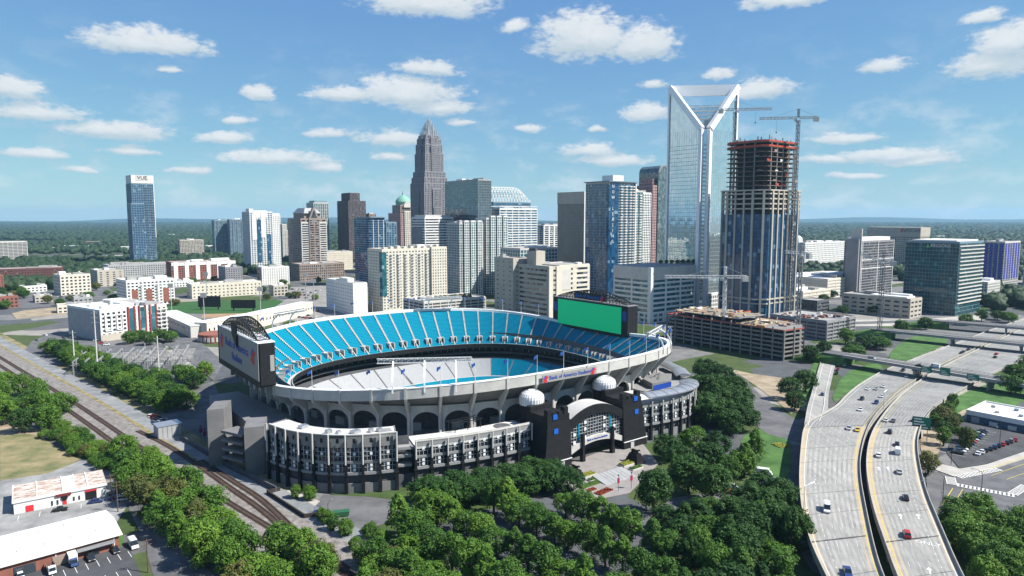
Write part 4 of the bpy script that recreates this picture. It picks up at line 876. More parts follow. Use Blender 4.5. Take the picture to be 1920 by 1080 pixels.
b = MB(); b.prism([(-2, 4), (4, -2), (26, -2), (34, 6), (33, 26), (-2, 30)], 99.9, 101.2, bottom=True); b.build('roof_canopy', W_TEALM, r)
for x in (8, 16, 24): part_box(r, 'white_fin', W_WHITE, x, x+.6, -1.0, -.5, 4, 97)
# domed tower
r = tw('domed_tower', 'cream stone office tower crowned with green copper dome and gables', 'tower', -219, 1350, 36, 52, 108, 'punched', W_PINK, G_DARK, fh=3.9, bw=3.8, plant=0)
block(r, 8, 30, -2, 40, 0, 112, 'punched', W_CREAM, G_DARK, fh=3.9, bw=4.2); block(r, 3, 33, 6, 40, 108, 124, 'punched', W_BROWN, G_DARK, fh=3.9, bw=4.2)
b = MB(); b.lathe((18, 22, 0), [(15, 124), (15, 130), (16, 130.5), (15.2, 133), (13.2, 136.5), (10, 140), (5.5, 143.5), (2.2, 145), (1.8, 148), (.2, 154)], 24); b.build('dome', R_COPPER, r)
for (x0, x1, y0) in ((9, 27, 2.5), (9, 27, 3.2)):
    b = MB(); pts = [(x0+(x1-x0)*k/12, y0, 124+9*sin(pi*k/12)) for k in range(13)]
    b.sheet([[(p[0], y0, 120) for p in pts], pts]); b.sheet([pts, [(p[0], y0+6, p[2]) for p in pts]]); b.build('curved_gable', W_PALE, r); break
# tallest stepped tower with a crown of spires
r = thing('crown_tower', 'tall stepped grey granite skyscraper with a crown of silver spires', 'skyscraper', (-152.5, 1200, 0), GA)
def crown_tower():
    c = 24.5
    def tier(hx, hy, z0, z1, bw=3.0): block(r, c-hx, c+hx, c-hy, c+hy, z0, z1, 'vert', W_GREY, G_DARK, bw=bw, pier=bw*.5, band=1.2, top=.6)
    for h, z0, z1 in ((24.5, 0, 160), (22.8, 160, 170), (20.8, 170, 180), (18.2, 180, 212), (16.8, 212, 228), (15.2, 228, 238), (13.2, 238, 244)): tier(h, h, z0, z1)
    for e, z1 in ((1.6, 150), (3.0, 118)): tier(9.5-e, 24.5+e, 0, z1, 2.5); tier(24.5+e, 9.5-e, 0, z1, 2.5)
    for h, z0, z1 in ((19.6, 180, 226), (17.6, 212, 240)): tier(6.0, h, z0, z1, 2.4); tier(h, 6.0, z0, z1, 2.4)
    s = MB()
    for ring, (h, z0, z1) in enumerate(((14.5, 228, 246), (12.2, 236, 254), (9.6, 240, 261), (6.8, 243, 267), (4.2, 246, 272), (1.8, 248, 276))):
        n = max(2, 8-ring)
        for k in range(n+1):
            t = k/n; hh = z1-(abs(t-.5)*2)**2*5; q = c-h+2*h*t
            for (x, y) in ((q, c-h), (q, c+h), (c-h, q), (c+h, q)): s.tube((x, y, z0), (x, y, hh), .85, .35, 5)
    s.build('spires', mat('silver_spire', (.62, .66, .68), .35, metal=.4, var=.08), r, kind='stuff')
crown_tower()
# striped slab and mirrored boxes
r = tw('striped_office', 'white office block with dark horizontal window stripes', 'building', -129.6, 1020, 49, 40, 100, 'stripes', W_WHITE, G_DARK, plant=2, fh=4.0, band=2.0); part_box(r, 'blank_end', W_GREY, -1.0, -.5, 8, 40, 0, 84); part_box(r, 'roof_storey', W_PALE, 3, 46, 4, 36, 100, 104)
r = tw('mirror_tower', 'grey mirrored glass box tower between the crown tower and the lattice roof', 'tower', -50.1, 1020, 24, 92, 156, 'curtain', W_MGREY, G_GREY, band=.22, pier=.14, bp=.05, pp=.05, plant=4)
r = tw('lattice_tower', 'blue glass office tower with white lattice vault on its roof', 'tower', -31.4, 1150, 80, 40, 126, 'curtain', W_TEALM, G_BLUE, band=.4, plant=0)
block(r, -12, 92, 6, 40, 0, 112, 'curtain', W_TEALM, G_BLUE, band=.4)
b = MB()
for k in range(15):
    x = -2+84*k/14
    pts = [(x, 2+36*j/10, 127+25*sin(pi*(.0+j/10))**.75) for j in range(11)]
    if k > 10: pts = [(p[0], p[1], 127+(p[2]-127)*(1-((k-10)/4.6)**2)) for p in pts]
    for a, c in zip(pts, pts[1:]): b.bar(a, c, .7)
    if k: 
        for j in range(0, 11): b.bar(prev[j], pts[j], .5)
        for j in range(0, 10, 2): b.bar(prev[j], pts[j+1], .35)
    prev = pts
b.build('lattice_vault', W_WHITE, r, kind='stuff')
r = tw('banded_office', 'white banded office block with blue windows in front of the lattice roof', 'tower', -19.4, 1080, 76, 30, 114, 'stripes', W_WHITE, G_BLUE, bw=12, band=1.6, fh=4.0, pier=1.0, plant=2)
b = MB()
for k in range(13): x = 76*k/12; b.bar((x, -.5, 114), (x, -.5, 118), .5)
b.bar((0, -.5, 118), (76, -.5, 118), .8); b.bar((0, 25, 118), (76, 25, 118), .8); b.build('roof_frame', W_WHITE, r)
for (nm, a) in (('left, taller grid of the white framed teal apartment pair', (-65, 850, 35, 30, 93)), ('right, further grid of the white framed teal apartment pair', (-32.9, 880, 33, 24, 99))):
    r = tw('grid_apartments', nm, 'tower', *a, 'grid', W_PALE, G_TEAL, fh=3.2, bw=4.0, pier=1.0, band=.9, plant=2)
    for c in (6, 16, 26): block(r, c, c+6.2, -2.2, 2, 0, a[4]+2.5, 'grid', W_WHITE, G_TEAL, fh=3.2, bw=3.1, pier=.8, band=.8, top=.6)
    balconies(r, 'r', 0, a[2], 6, a[4]-3, 3.2, (.42, .72), W_DKBROWN, 1.4, 2.2)
r = tw('grey_podium', 'glazed white podium below the white framed teal apartments', 'building', 10, 830, 60, 40, 62, 'grid', W_PALE, G_TEAL, bw=5, fh=4.5, plant=5)
# cream condominium and its deck
r = tw('cream_condo', 'cream slab condominium with green glass corner and stacked balconies', 'apartments', -135.1, 710, 76, 34, 66.5, 'punched', W_CREAM, G_TEAL, fh=3.1, bw=3.8, pier=1.9, plant=4)
part_box(r, 'glass_corner', G_TEAL, -.5, 4.5, -.6, 6, 18, 64); balconies(r, 'r', 6, 74, 8, 62, 3.1, [i/8+.06 for i in range(8)], W_PALE, 1.7, 3.0, -.2)
block(r, 58, 77, -2.4, 1, 0, 67.5, 'punched', W_CREAM, G_TEAL, fh=3.1, bw=3.2)
for k in range(9): part_box(r, 'roof_bulkhead', W_CREAM, 5+k*8, 8+k*8, 6, 12, 66.5, 69+(k % 3)*.6)
r = tw('parking_deck', 'pale concrete parking deck below the cream condominium', 'car park', -84.8, 652, 72, 40, 19, 'deck', W_PALE, M_DKCONC, plant=0); 
for k in range(24): part_box(r, 'roof_vehicle', [W_WHITE, W_NAVY, W_MGREY, W_BRICK][k % 4], 4+(k % 12)*5, 6+(k % 12)*5, 8+(k//12)*16, 12.4+(k//12)*16, 19.1, 20.6)
r = tw('white_block', 'white windowed block with blank bright end wall behind the stadium', 'building', -161.4, 690, 15, 70, 33, 'punched', W_WHITE, G_DARK, fh=3.6, bw=4.4, pier=2.8, band=2.2, plant=2); part_box(r, 'blank_end', W_WHITE, -.4, 15.4, -.5, -.32, 0, 33); part_box(r, 'roof_house', W_WHITE, 3, 10, 20, 40, 33, 37)
# tan precast county offices
r = thing('county_offices', 'tan precast office complex with deep slot windows beside the green screen', 'building', (33.8, 620, 0), GA)
def county():
    block(r, 0, 14, 0, 46, 0, 55, 'stripes', W_TAN, G_DARK, fh=4.6, band=2.6, bw=46, pier=5, plant=0)
    part_box(r, 'end_pier', W_CREAM, -.8, 4, -1.2, 0, 0, 55.6); part_box(r, 'end_pier', W_CREAM, 8, 15, -1.2, 0, 0, 55.6); part_box(r, 'stone_relief', W_PALE, 15, 27, 1, 2, 33, 52)
    block(r, 14, 52, 2, 40, 0, 55.4, 'stripes', W_CREAM, G_DARK, fh=4.6, band=2.4, bw=18, pier=5, plant=2); part_box(r, 'blank_wall', W_CREAM, 14.5, 28, 1.4, 2, 0, 55)
    block(r, -6, 12, 46, 76, 0, 60.5, 'punched', W_TAN, G_DARK, fh=4.6, band=3.6, bw=9, pier=7, plant=2); part_box(r, 'core', W_TAN, 6, 17, 26, 40, 55, 68.5)
    part_box(r, 'roof_tank', M_DKCONC, 7, 9, 28, 38, 68.5, 71)
county()
tw('slab_tower', 'grey brown slab tower with fine vertical ribs and pale edge', 'tower', 94.7, 900, 12, 52, 120, 'vert', W_TAN, G_DARK, bw=1.6, pier=.7, band=.9, pp=.7, plant=3); r = [o for o in S.objects if o.name.startswith('slab_tower')][-1]
part_box(r, 'crown_panel', W_TAN, -.9, 12.9, -.9, 52.9, 118, 134); part_box(r, 'edge_strip', W_WHITE, -.95, .6, -1.0, -.72, 0, 134)
# leasing tower
r = tw('glass_condo', 'tall blue glass condominium with vertical leasing banner and white roof box', 'tower', 112.9, 800, 44, 39, 141, 'condo', W_PALE, G_BLUE, bw=5, fh=3.25, pier=.3, band=.38, plant=0)
part_box(r, 'glass_strip', G_DKBLUE, 3, 15, -.8, 0, 6, 140); part_box(r, 'dark_corner', G_DKBLUE, -.8, 6, -.7, 3, 6, 138); part_box(r, 'crown_slab', W_TEALM, -2, 46, -2, 41, 141.5, 142.6); part_box(r, 'roof_house', W_WHITE, 14, 32, 8, 26, 142.6, 150); part_box(r, 'white_fin', W_WHITE, 43.5, 45, -1.2, .4, 0, 142)
balconies(r, 'r', 0, 44, 6, 138, 3.25, (.45, .62, .8, .92), W_WHITE, 1.7, 3.4, -.2); balconies(r, 'l', 0, 39, 6, 132, 3.25, (.3, .55, .8), W_MGREY, 1.2, 2.2, -.2)
block(r, 45, 64, 6, 36, 0, 132, 'condo', W_PALE, G_TEAL, bw=4.5, fh=3.25, plant=2, pier=.4, band=.45); balconies(r, 'r', 45, 64, 6, 128, 3.25, (.3, .75), W_WHITE, 1.8, 4, 6)
for k, ch in enumerate('NOW LEASING'):
    if ch != ' ': text(ch, 5.2, W_WHITE, r, (5.4, -1.0, 136-k*6.4), (pi/2, 0, 0), 'banner_letter', ext=.1)
tw('white_grid_tower', 'narrow white gridded tower between the glass condominium and the pink arch', 'tower', 168.4, 900, 20, 14, 132, 'grid', W_WHITE, G_DARK, bw=3.2)
# pink granite tower with arched glass front
r = thing('arched_tower', 'pink granite tower with round arched glass front', 'skyscraper', (204.3, 1000, 0), GA)
block(r, 0, 42, 0, 34, 0, 146, 'office', W_PINK, G_DARK, bw=3.6, pier=1.6, band=1.8, plant=0); block(r, 4, 38, 4, 30, 146, 156, 'office', W_PINK, G_DARK, bw=3.6, pier=1.6, band=1.8); block(r, -5, 0, 6, 28, 0, 138, 'office', W_PINK, G_DARK, bw=3.6)
b = MB(); prof = [(10, 10), (32, 10), (32, 165)]+[(21+11*cos(pi*k/14), 165+11*sin(pi*k/14)) for k in range(15)]+[(10, 165)]
j = len(b.v); b.v += [(x, -1.6, z) for x, z in prof]+[(x, 36, z) for x, z in prof]; n_ = len(prof); b.f += [tuple(range(n_)), tuple(range(2*n_-1, n_-1, -1))]+[(k, n_+k, n_+(k+1) % n_, (k+1) % n_) for k in range(n_)]; b.m += [0]*(n_+2)
b.build('arched_glass', glass('grey_green_glass', (.04, .07, .08), (.09, .13, .14), cell=(1.8, 2, 3.4), light=.2, lightcol=(.16, .2, .2)), r)
b = MB()
for rad in (11, 9.2):
    pts = [(21+rad*cos(pi*k/14), -1.9, 165+rad*sin(pi*k/14)) for k in range(15)]
    for a, c in zip(pts, pts[1:]): b.bar(a, c, .8)
b.build('arch_mouldings', W_MGREY, r)
# --- slender glass tower with a framed void at the top
r = thing('framed_tower', 'tall mirrored glass skyscraper with white frame and triangular opening at top', 'skyscraper', (192.6, 690, 0), GA)
def framed():
    Lx, Ly, H = 49.7, 47.0, 236.0
    # the near corner is cut away by a wide vertical notch that widens into the V near the top
    cx, cy = 5.5, 5.5; zv = 188.0
    c = MB(); base = [(cx, 0), (Lx, 0), (Lx, Ly), (0, Ly), (0, cy)]
    c.prism(base, 0, zv)
    # glass faces rise to the frame, the V between them falls back
    N = 10
    for k in range(N):
        z0, z1 = zv+(H-6-zv)*k/N, zv+(H-6-zv)*(k+1)/N
        a0, a1 = cx+(Lx-6-cx)*k/N, cx+(Lx-6-cx)*(k+1)/N; b0, b1 = cy+(Ly-6-cy)*k/N, cy+(Ly-6-cy)*(k+1)/N
        c.quad((a0, 0, z0), (Lx, 0, z0), (Lx, 0, z1), (a1, 0, z1)); c.quad((0, Ly, z0), (0, b0, z0), (0, b1, z1), (0, Ly, z1))
    c.quad((Lx, 0, zv), (Lx, Ly, zv), (Lx, Ly, 210), (Lx, 0, 230)); c.quad((Lx, Ly, zv), (0, Ly, zv), (0, Ly, 230), (Lx, Ly, 210))
    c.build('glass_body', G_MIRROR, r)
    # recessed storeys inside the V
    g_ = MB(); g_.prism([(Lx*.55, 3), (Lx-2, 3), (Lx-2, Ly-2), (3, Ly-2), (3, Ly*.55), ], zv-30, 214); g_.build('recessed_storeys', G_MIRROR, r)
    b = MB(); z = zv-8
    while z < 214: b.prism([(Lx*.55-.5, 2.4), (Lx-1.6, 2.4), (Lx-1.6, Ly-1.6), (2.4, Ly-1.6), (2.4, Ly*.55-.5)], z-.45, z+.45, bottom=True); z += 4
    b.build('recessed_bands', W_WHITE, r, kind='stuff')
    f = MB(); m = 1.5
    def beam(a, bb, w=2.6): f.bar(a, bb, w)
    for (x, y) in ((cx, -.3), (-.3, cy)): beam((x, y, 0), (x, y, zv), 3.8)
    beam((cx, -.3, zv), (Lx-1, -.3, H-2), 5.4); beam((-.3, cy, zv), (-.3, Ly-1, H-2), 5.4)
    beam((Lx, -.2, 0), (Lx, -.2, H), 2.0); beam((-.2, Ly, 0), (-.2, Ly, H), 2.0); beam((Lx, Ly, 150), (Lx, Ly, 214), 2)
    FW_ = mat('frame_white', (1.0, 1.0, 1.0), .5, var=.02); f.build('white_frame', FW_, r)
    t = MB(); t.hexa([(Lx-1.5, -1.2, H-11), (Lx+1, -1.2, H-11), (-1.2, Ly+1, H-11), (-1.2, Ly-1.5, H-11), (Lx-1.5, -1.2, H), (Lx+1, -1.2, H), (-1.2, Ly+1, H), (-1.2, Ly-1.5, H)]); t.build('top_beam', FW_, r)
    s = MB(); z = 5
    while z < 176: s.box(cx+.5, Lx, -.12, .3, z-.14, z+.14); s.box(-.12, .3, cy+.5, Ly, z-.14, z+.14); z += 4
    x = cx+3
    while x < Lx: s.box(x-.06, x+.06, -.1, .2, 0, zv); x += 3
    y = cy+3
    while y < Ly: s.box(-.1, .2, y-.06, y+.06, 0, zv); y += 3
    s.build('mullions', W_MGREY, r, kind='stuff')
    # the chamfered notch between the two white edges
    n = MB(); z = 4
    while z < 174: n.prism([(cx-.2, .2), (cx+.6, 1), (1, cy+.6), (.2, cy-.2)], z-.7, z+.7, bottom=True); z += 4
    n.build('notch_bands', W_WHITE, r, kind='stuff')
    for (q) in ((8, 40, -2.5, 0), (-2.5, 0, 8, 38)): block(r, *q, 0, 22, 'office', W_WHITE, G_GREY, plant=0)
framed()
# white office in front
r = tw('white_office', 'white office block with long green glass window bands and roof garden', 'office', 130.7, 640, 64.9, 47.7, 44, 'stripes', W_WHITE, G_TEAL, fh=4.6, band=2.0, bw=22, pier=2.2, plant=3, top=1.5)
part_box(r, 'attic_screen', W_PALE, -.7, 65.6, -.7, 48.4, 41, 53); part_box(r, 'attic_roof', R_GREY, 1, 64, 1, 47, 53, 53.3); part_box(r, 'corner_pier', W_WHITE, -1.0, 3, -1.0, 3, 0, 53.2)
for k in range(9): part_box(r, 'colonnade_pier', W_WHITE, 2+k*7.4, 3.4+k*7.4, -1.6, -.4, 0, 9)
for k in range(6): part_box(r, 'colonnade_pier', W_WHITE, -1.6, -.4, 5+k*7.4, 6.4+k*7.4, 0, 9)
# --- tower under construction
r = thing('unfinished_tower', 'unfinished tower, raw concrete floors above blue glass lower half', 'skyscraper', (224.5, 610, 0), GA)
M_NET = mat('orange_net', (.42, .06, .03), .9, var=.3, scale=.5)
def unfinished():
    Lx, Ly = 66.0, 52.0
    def oct_(i): return [(8+i*.3, i), (Lx-8-i*.3, i), (Lx-i, 8+i*.3), (Lx-i, Ly-8-i*.3), (Lx-8-i*.3, Ly-i), (8+i*.3, Ly-i), (i, Ly-8-i*.3), (i, 8+i*.3)]
    c = MB(); c.prism(oct_(.6), 0, 103); c.build('glass_body', G_DKBLUE, r)
    # stone piers over the glazed part and up to the set-back
    p = MB(); o = oct_(0)
    for k in range(8):
        a, b = o[k], o[(k+1) % 8]; L = sqrt((a[0]-b[0])**2+(a[1]-b[1])**2); n = max(1, round(L/9.0)); d = (b[0]-a[0], b[1]-a[1])
        for j in range(n):
            t = (j+.5)/n; p.obox((a[0]+d[0]*t, a[1]+d[1]*t, 0), d, 1.4 if j % 3 else 2.0, 1.2, 125)
    p.build('stone_piers', W_TAN, r, kind='stuff')
    s = MB(); s2 = MB()
    for z in (22, 26, 108, 112.5, 117, 121.5, 124.6): s.prism(oct_(-.45 if z in (26, 124.6) else .1), z-.6, z+.6, bottom=True)
    for z in [30+3.9*k for k in range(20)]: s2.prism(oct_(.5), z-.14, z+.14, bottom=True)
    s2.build('spandrels', W_NAVY, r, kind='stuff'); s.build('floor_bands', W_TAN, r, kind='stuff')
    k_ = MB(); k_.box(15, 52, 12, 40, 100, 168); k_.build('shade_core', M_DKCONC, r)  # core enlarged and darkened to stand for shadow inside the open floors
    ins = 5; xs = [ins+(Lx-2*ins)*k/6 for k in range(7)]; ys = [ins+(Ly-2*ins)*k/4 for k in range(5)]
    zz = 124.6; lv = 0
    RAW2 = mat('rusty_raw_concrete', (.17, .135, .115), .95, var=.35, scale=.25, detail=8)
    while zz < 169:
        f = MB(); f.prism(oct_(ins-.8), zz-.28, zz+.28, bottom=True); f.build('floor_slab', RAW2, r)
        if lv in (9, 10): 
            e = MB(); pl = oct_(ins-1.0)
            for a, b in zip(pl, pl[1:]+pl[:1]): e.obox(((a[0]+b[0])/2, (a[1]+b[1])/2, zz+.3), (b[0]-a[0], b[1]-a[1]), sqrt((a[0]-b[0])**2+(a[1]-b[1])**2), .15, 1.5)
            e.build('safety_net', M_NET, r)
        zz += 4.3; lv += 1
    q = MB()
    for x in xs:
        for y in ys:
            if (x in (xs[0], xs[-1]) or y in (ys[0], ys[-1])) and not ((x in (xs[0], xs[-1])) and (y in (ys[0], ys[-1]))): q.box(x-.5, x+.5, y-.5, y+.5, 104, 167)
    q.build('columns', M_RAW, r, kind='stuff')
    rr = random.Random(5)
    for k in range(46):
        x, y = rr.uniform(6, Lx-6), rr.uniform(6, Ly-6); h = rr.uniform(2.5, 7)
        b = MB(); b.box(x-.35, x+.35, y-.35, y+.35, 167.6, 167.6+h); b.build('formwork_post', rr.choice((M_RAW, W_BROWN, W_DKBROWN, W_MGREY)), r)
    for k in range(40):
        x, y = rr.uniform(7, Lx-12), rr.uniform(7, Ly-10); z = 124.9+4.3*rr.randint(0, 9)
        b = MB(); b.box(x, x+rr.uniform(2, 5), ins-.5 if k % 2 else y, (ins-.3 if k % 2 else y+3), z, z+rr.uniform(1, 2.4)); b.build('site_screen', rr.choice((M_NET, W_WHITE, W_BROWN, M_NET)), r)
    h = MB()                                           # builder's hoist up the right face
    for z in range(0, 162, 3): h.bar((Lx*.62, -2.5, z), (Lx*.62+3, -2.5, z+3), .3); h.bar((Lx*.62+3, -2.5, z), (Lx*.62, -2.5, z+3), .3)
    for dx in (0, 3): h.bar((Lx*.62+dx, -2.5, 0), (Lx*.62+dx, -2.5, 156), .5); h.bar((Lx*.62+dx, -.8, 0), (Lx*.62+dx, -.8, 156), .4)
    h.build('hoist_mast', W_MGREY, r)
    for z in (60, 92, 131): part_box(r, 'hoist_cage', W_PALE, Lx*.62-.4, Lx*.62+3.4, -3.6, -2.7, z, z+4)
unfinished()
# --- tower cranes
M_CRANE = mat('crane_white', (.62, .63, .62), .6, var=.15, scale=.5); M_CRDK = mat('crane_grey', (.20, .21, .22), .6, var=.2)
def lattice(mb, a, b, w, step, bar=.16):
    a, b = Vector(a), Vector(b); d = (b-a); L = d.length; d.normalize(); u = d.orthogonal().normalized() if abs(d.z) > .9 else Vector((-d.y, d.x, 0)).normalized(); v = d.cross(u)
    cs = [(-1, -1), (1, -1), (1, 1), (-1, 1)]
    for cu, cv in cs: mb.bar(a+u*cu*w/2+v*cv*w/2, b+u*cu*w/2+v*cv*w/2, bar*1.5)
    n = max(1, int(L/step))
    for k in range(n):
        p, q = a+d*(L*k/n), a+d*(L*(k+1)/n)
        for i in range(4):
            c0, c1 = cs[i], cs[(i+1) % 4]; 
            mb.bar(p+u*c0[0]*w/2+v*c0[1]*w/2, q+u*c1[0]*w/2+v*c1[1]*w/2, bar) if (k+i) % 2 else mb.bar(p+u*c1[0]*w/2+v*c1[1]*w/2, q+u*c0[0]*w/2+v*c0[1]*w/2, bar)
def crane(label, x, y, z0, z1, yaw, jib, back, pitch=0., mw=2.2, col=M_CRANE, mast=M_CRDK):
    c = thing('tower_crane', label, 'crane', (x, y, z0), yaw, 'tower cranes on the building sites'); h = z1-z0
    m = MB(); lattice(m, (0, 0, 0), (0, 0, h), mw, 3.2, .28); m.build('mast', mast, c, kind=None)
    j = MB(); e = Vector((jib*cos(pitch), 0, h+2+jib*sin(pitch))); lattice(j, (1, 0, h+2), e, 1.8, 3, .3); j.build('jib', col, c)
    j = MB(); lattice(j, (-1, 0, h+2), (-back, 0, h+2-sin(pitch)*2), 1.8, 3, .3); j.build('counter_jib', col, c)
    a = MB(); lattice(a, (0, 0, h+2), (0, 0, h+10), 1.4, 2, .22); a.bar((0, 0, h+10), tuple(e*.72+Vector((0, 0, (h+2)*.28))), .14); a.bar((0, 0, h+10), (-back, 0, h+2.5), .14); a.build('apex', mast, c)
    part_box(c, 'counterweight', M_CONC, -back-1.5, -back+3, -1.1, 1.1, h-1.6, h+2.4); part_box(c, 'cab', W_WHITE, .8, 3, -2.4, -.8, h-1.2, h+1.2)
    k = MB(); k.bar((jib*.55, 0, h+1.2), (jib*.55, 0, h-10), .12); k.box(jib*.55-.5, jib*.55+.5, -.5, .5, h-11.4, h-10); k.build('hook', mast, c)
    return c
crane('white tower crane with level jib, left of the two above the unfinished tower', 214, 668, 0, 201, radians(-8), 34, 14)
crane('white tower crane with counterweight to the right, standing against the unfinished tower', 259.5, 631, 0, 188, radians(171), 34, 16)
crane('low white tower crane with a long level jib standing on the unfinished garage', 163, 520, 0, 53, radians(178), 46, 16, mw=2.0, mast=M_CRANE)
crane('dark tower crane mast with stubby jib beside the unfinished garage', 212, 500, 0, 72, radians(100), 20, 10, mw=2.0)
crane('white tower crane with raised short jib in front of the grey hotel', 306, 562, 0, 62, radians(150), 18, 8, pitch=.35)
# ------------------------------------------------------------------ garage under construction
r = thing('unfinished_garage', 'long unfinished concrete garage frame with orange netting on top', 'building', (189.8, 470, 0), GA)
def garage():
    Lx, Ly, n, fh = 40, 104, 7, 3.05
    o = [(0, 0), (22, -2), (38, 8), (44, 24), (44, Ly), (0, Ly)]
    for k in range(1, n+1):
        z = k*fh; b = MB(); b.prism(o, z-.35, z, bottom=True); b.build('floor_slab', M_RAW, r)
        e = MB()
        for a, c in zip(o, o[1:]+o[:1]):
            L = sqrt((a[0]-c[0])**2+(a[1]-c[1])**2); e.obox(((a[0]+c[0])/2, (a[1]+c[1])/2, z), (c[0]-a[0], c[1]-a[1]), L, .22, .95 if k < n else .7)
        e.build('spandrel', M_RAW if k < n else M_NET, r)
    q = MB()
    for a, c in zip(o, o[1:]+o[:1]):
        L = sqrt((a[0]-c[0])**2+(a[1]-c[1])**2); m = max(1, round(L/9)); d = (c[0]-a[0], c[1]-a[1])
        for j in range(m): q.obox((a[0]+d[0]*j/m, a[1]+d[1]*j/m, 0), d, .9, 1.1, n*fh+(2.2 if j % 2 else .4))
    for x in range(8, 40, 9):
        for y in range(9, 100, 9): q.box(x-.35, x+.35, y-.35, y+.35, 0, n*fh+(R.uniform(1, 4) if y > 30 else 0))
    q.build('columns', M_RAW, r, kind='stuff')
    rr = random.Random(11); z = n*fh+.05
    b = MB(); b.prism([(3, 40), (40, 40), (40, 100), (3, 100)], z+3.2, z+3.5, bottom=True); b.build('upper_slab', M_RAW, r)
    for k in range(90):
        x, y = rr.uniform(2, 40), rr.uniform(12, 100); zz = z+(3.5 if y > 42 else 0); L = rr.uniform(2, 9); a = rr.choice((0, pi/2, .3)); h = rr.uniform(.2, 1.6)
        b = MB(); b.obox((x, y, zz), (cos(a), sin(a)), L, rr.uniform(.4, 2.2), h); b.build('site_stack', rr.choice((mat('plywood', (.42, .29, .14), .9, var=.2), mat('plywood', (0, 0, 0)), W_WHITE, M_RAW, M_NET, W_PALE, W_BROWN, W_CREAM)), r)
    for k in range(10): 
        b = MB(); y = 22+k*8; b.box(1, 41, y, y+.5, z+(3.6 if y > 40 else .1), z+(4.2 if y > 40 else .7)); b.build('timber_beam', MATS['plywood'], r)
garage()
r = tw('concrete_garage', 'lower finished concrete garage right of the unfinished one, pale corner piers', 'car park', 255.4, 548, 46, 50, 16, 'deck', M_CONC2, M_DKCONC, plant=0)
for k in range(40):
    rr = random.Random(k+50); x, y = rr.uniform(2, 40), rr.uniform(4, 44); part_box(r, 'stored_material', rr.choice((W_MGREY, W_BRICK, M_DKCONC, W_PALE, W_BROWN)), x, x+rr.uniform(1, 4), y, y+rr.uniform(1, 4), 16.1, 16.4+rr.uniform(.3, 1.6))
# ------------------------------------------------------------------ right of the skyline
tw('white_hotel', 'long white many windowed building beyond the unfinished tower', 'building', 579, 1350, 173, 30, 50, 'punched', W_WHITE, G_DARK, fh=4.2, bw=5.4, pier=2.8, band=2.0, plant=5)
r = tw('grey_hotel', 'grey slab hotel with stair tower at left and white frame lines', 'hotel', 440.6, 860, 86, 22, 70, 'office', W_GREY, G_DARK, fh=3.4, bw=3.4, band=1.0, pier=.6, plant=0)
for (a, b_) in ((-9, -5), (-3.5, -.6)): part_box(r, 'stair_tower', W_GREY, a, b_, 0, 16, 0, 73)
part_box(r, 'stair_tower', W_PALE, -5, -3.4, -1.5, 12, 0, 86)
for z in (35, 46): part_box(r, 'white_line', W_WHITE, -.6, 86.6, -.7, -.45, z, z+1.1)
for x in (0, 42, 85): part_box(r, 'white_line', W_WHITE, x, x+1, -.72, -.4, 0, 71)
part_box(r, 'roof_storey', W_WHITE, 3, 84, 4, 20, 70, 75)
r = tw('brown_office', 'tan office tower with tall blank attic behind the grey hotel', 'tower', 745.6, 1250, 40, 95, 70, 'office', W_TAN, G_DARK, plant=0); part_box(r, 'attic', W_TAN, -.6, 40.6, -.6, 95.6, 66, 82)
text('NASCAR', 9, mat('sign_dark', (.06, .06, .10), .6), r, (-.9, 16, 76), (pi/2, 0, -pi/2), xs=.9); part_box(r, 'red_mark', M_TXRED, -1, -.8, 30, 34, 73, 79)
r = tw('green_office', 'dark green glass office block with pale sunshade bands near the freeway', 'office', 451.9, 690, 64, 51, 75, 'curtain', W_TEALM, G_GREEN, band=.35, plant=2)
for k in range(16): part_box(r, 'sunshade_band', W_PALE, -.4 if k > 14 else 2, 64.6, -1.1, -.2, 12+k*3.9, 13.1+k*3.9)
part_box(r, 'roof_screen', W_WHITE, 4, 60, 4, 46, 75, 77); block(r, 64, 70, 6, 44, 0, 62, 'curtain', W_PALE, G_GREEN)
text('REGIONS', 4.6, W_WHITE, r, (-.6, 17, 71), (pi/2, 0, -pi/2)); b = MB(); b.tri((-.5, 31, 69), (-.5, 27.4, 69), (-.5, 29.2, 73)); b.build('triangle_emblem', mat('sign_green', (.12, .45, .12), .5), r)
r = tw('tarped_condo', 'condominium under construction wrapped in violet blue sheeting', 'building', 685.2, 950, 61, 25, 66, 'grid', W_PALE, G_DARK, fh=3.4, plant=2)
for k in range(6): part_box(r, 'blue_sheeting', mat('violet_sheeting', (.05, .06, .34), .7, var=.25, scale=.4), 2+k*10, 7+k*10, -.8, -.4, 14, 64)
for k in range(4): part_box(r, 'blue_sheeting', MATS['violet_sheeting'], -.8, -.4, 2+k*6, 6+k*6, 10, 64)
r = tw('low_block', 'low tan stone block with blank wall left of the green glass office', 'building', 395, 672, 26, 68, 19, 'office', W_TAN, G_DARK, fh=5, bw=8, band=2.6, pier=3); part_box(r, 'white_roof_slab', R_WHITE, 2, 20, 4, 40, 19.3, 21)
r = tw('convention_hall', 'wide white convention hall roofs beyond the unfinished tower', 'building', 390, 840, 120, 70, 24, 'stripes', W_CREAM, W_PALE, roof=R_WHITE, plant=6, bw=20)
tw('convention_wing', 'cream convention hall wing with white flat roof, lower front part', 'building', 330, 770, 60, 60, 16, 'stripes', W_CREAM, W_PALE, roof=R_WHITE, plant=4, bw=14)
tw('dark_drum', 'dark low round cornered block at the foot of unfinished tower', 'building', 322, 715, 24, 20, 12, 'stripes', M_DKCONC, G_DARK, plant=0)
tw('white_apartments', 'white sided low apartment block right of green glass office', 'apartments', 560, 800, 40, 40, 24, 'punched', W_PALE, G_DARK, roof=R_WHITE)
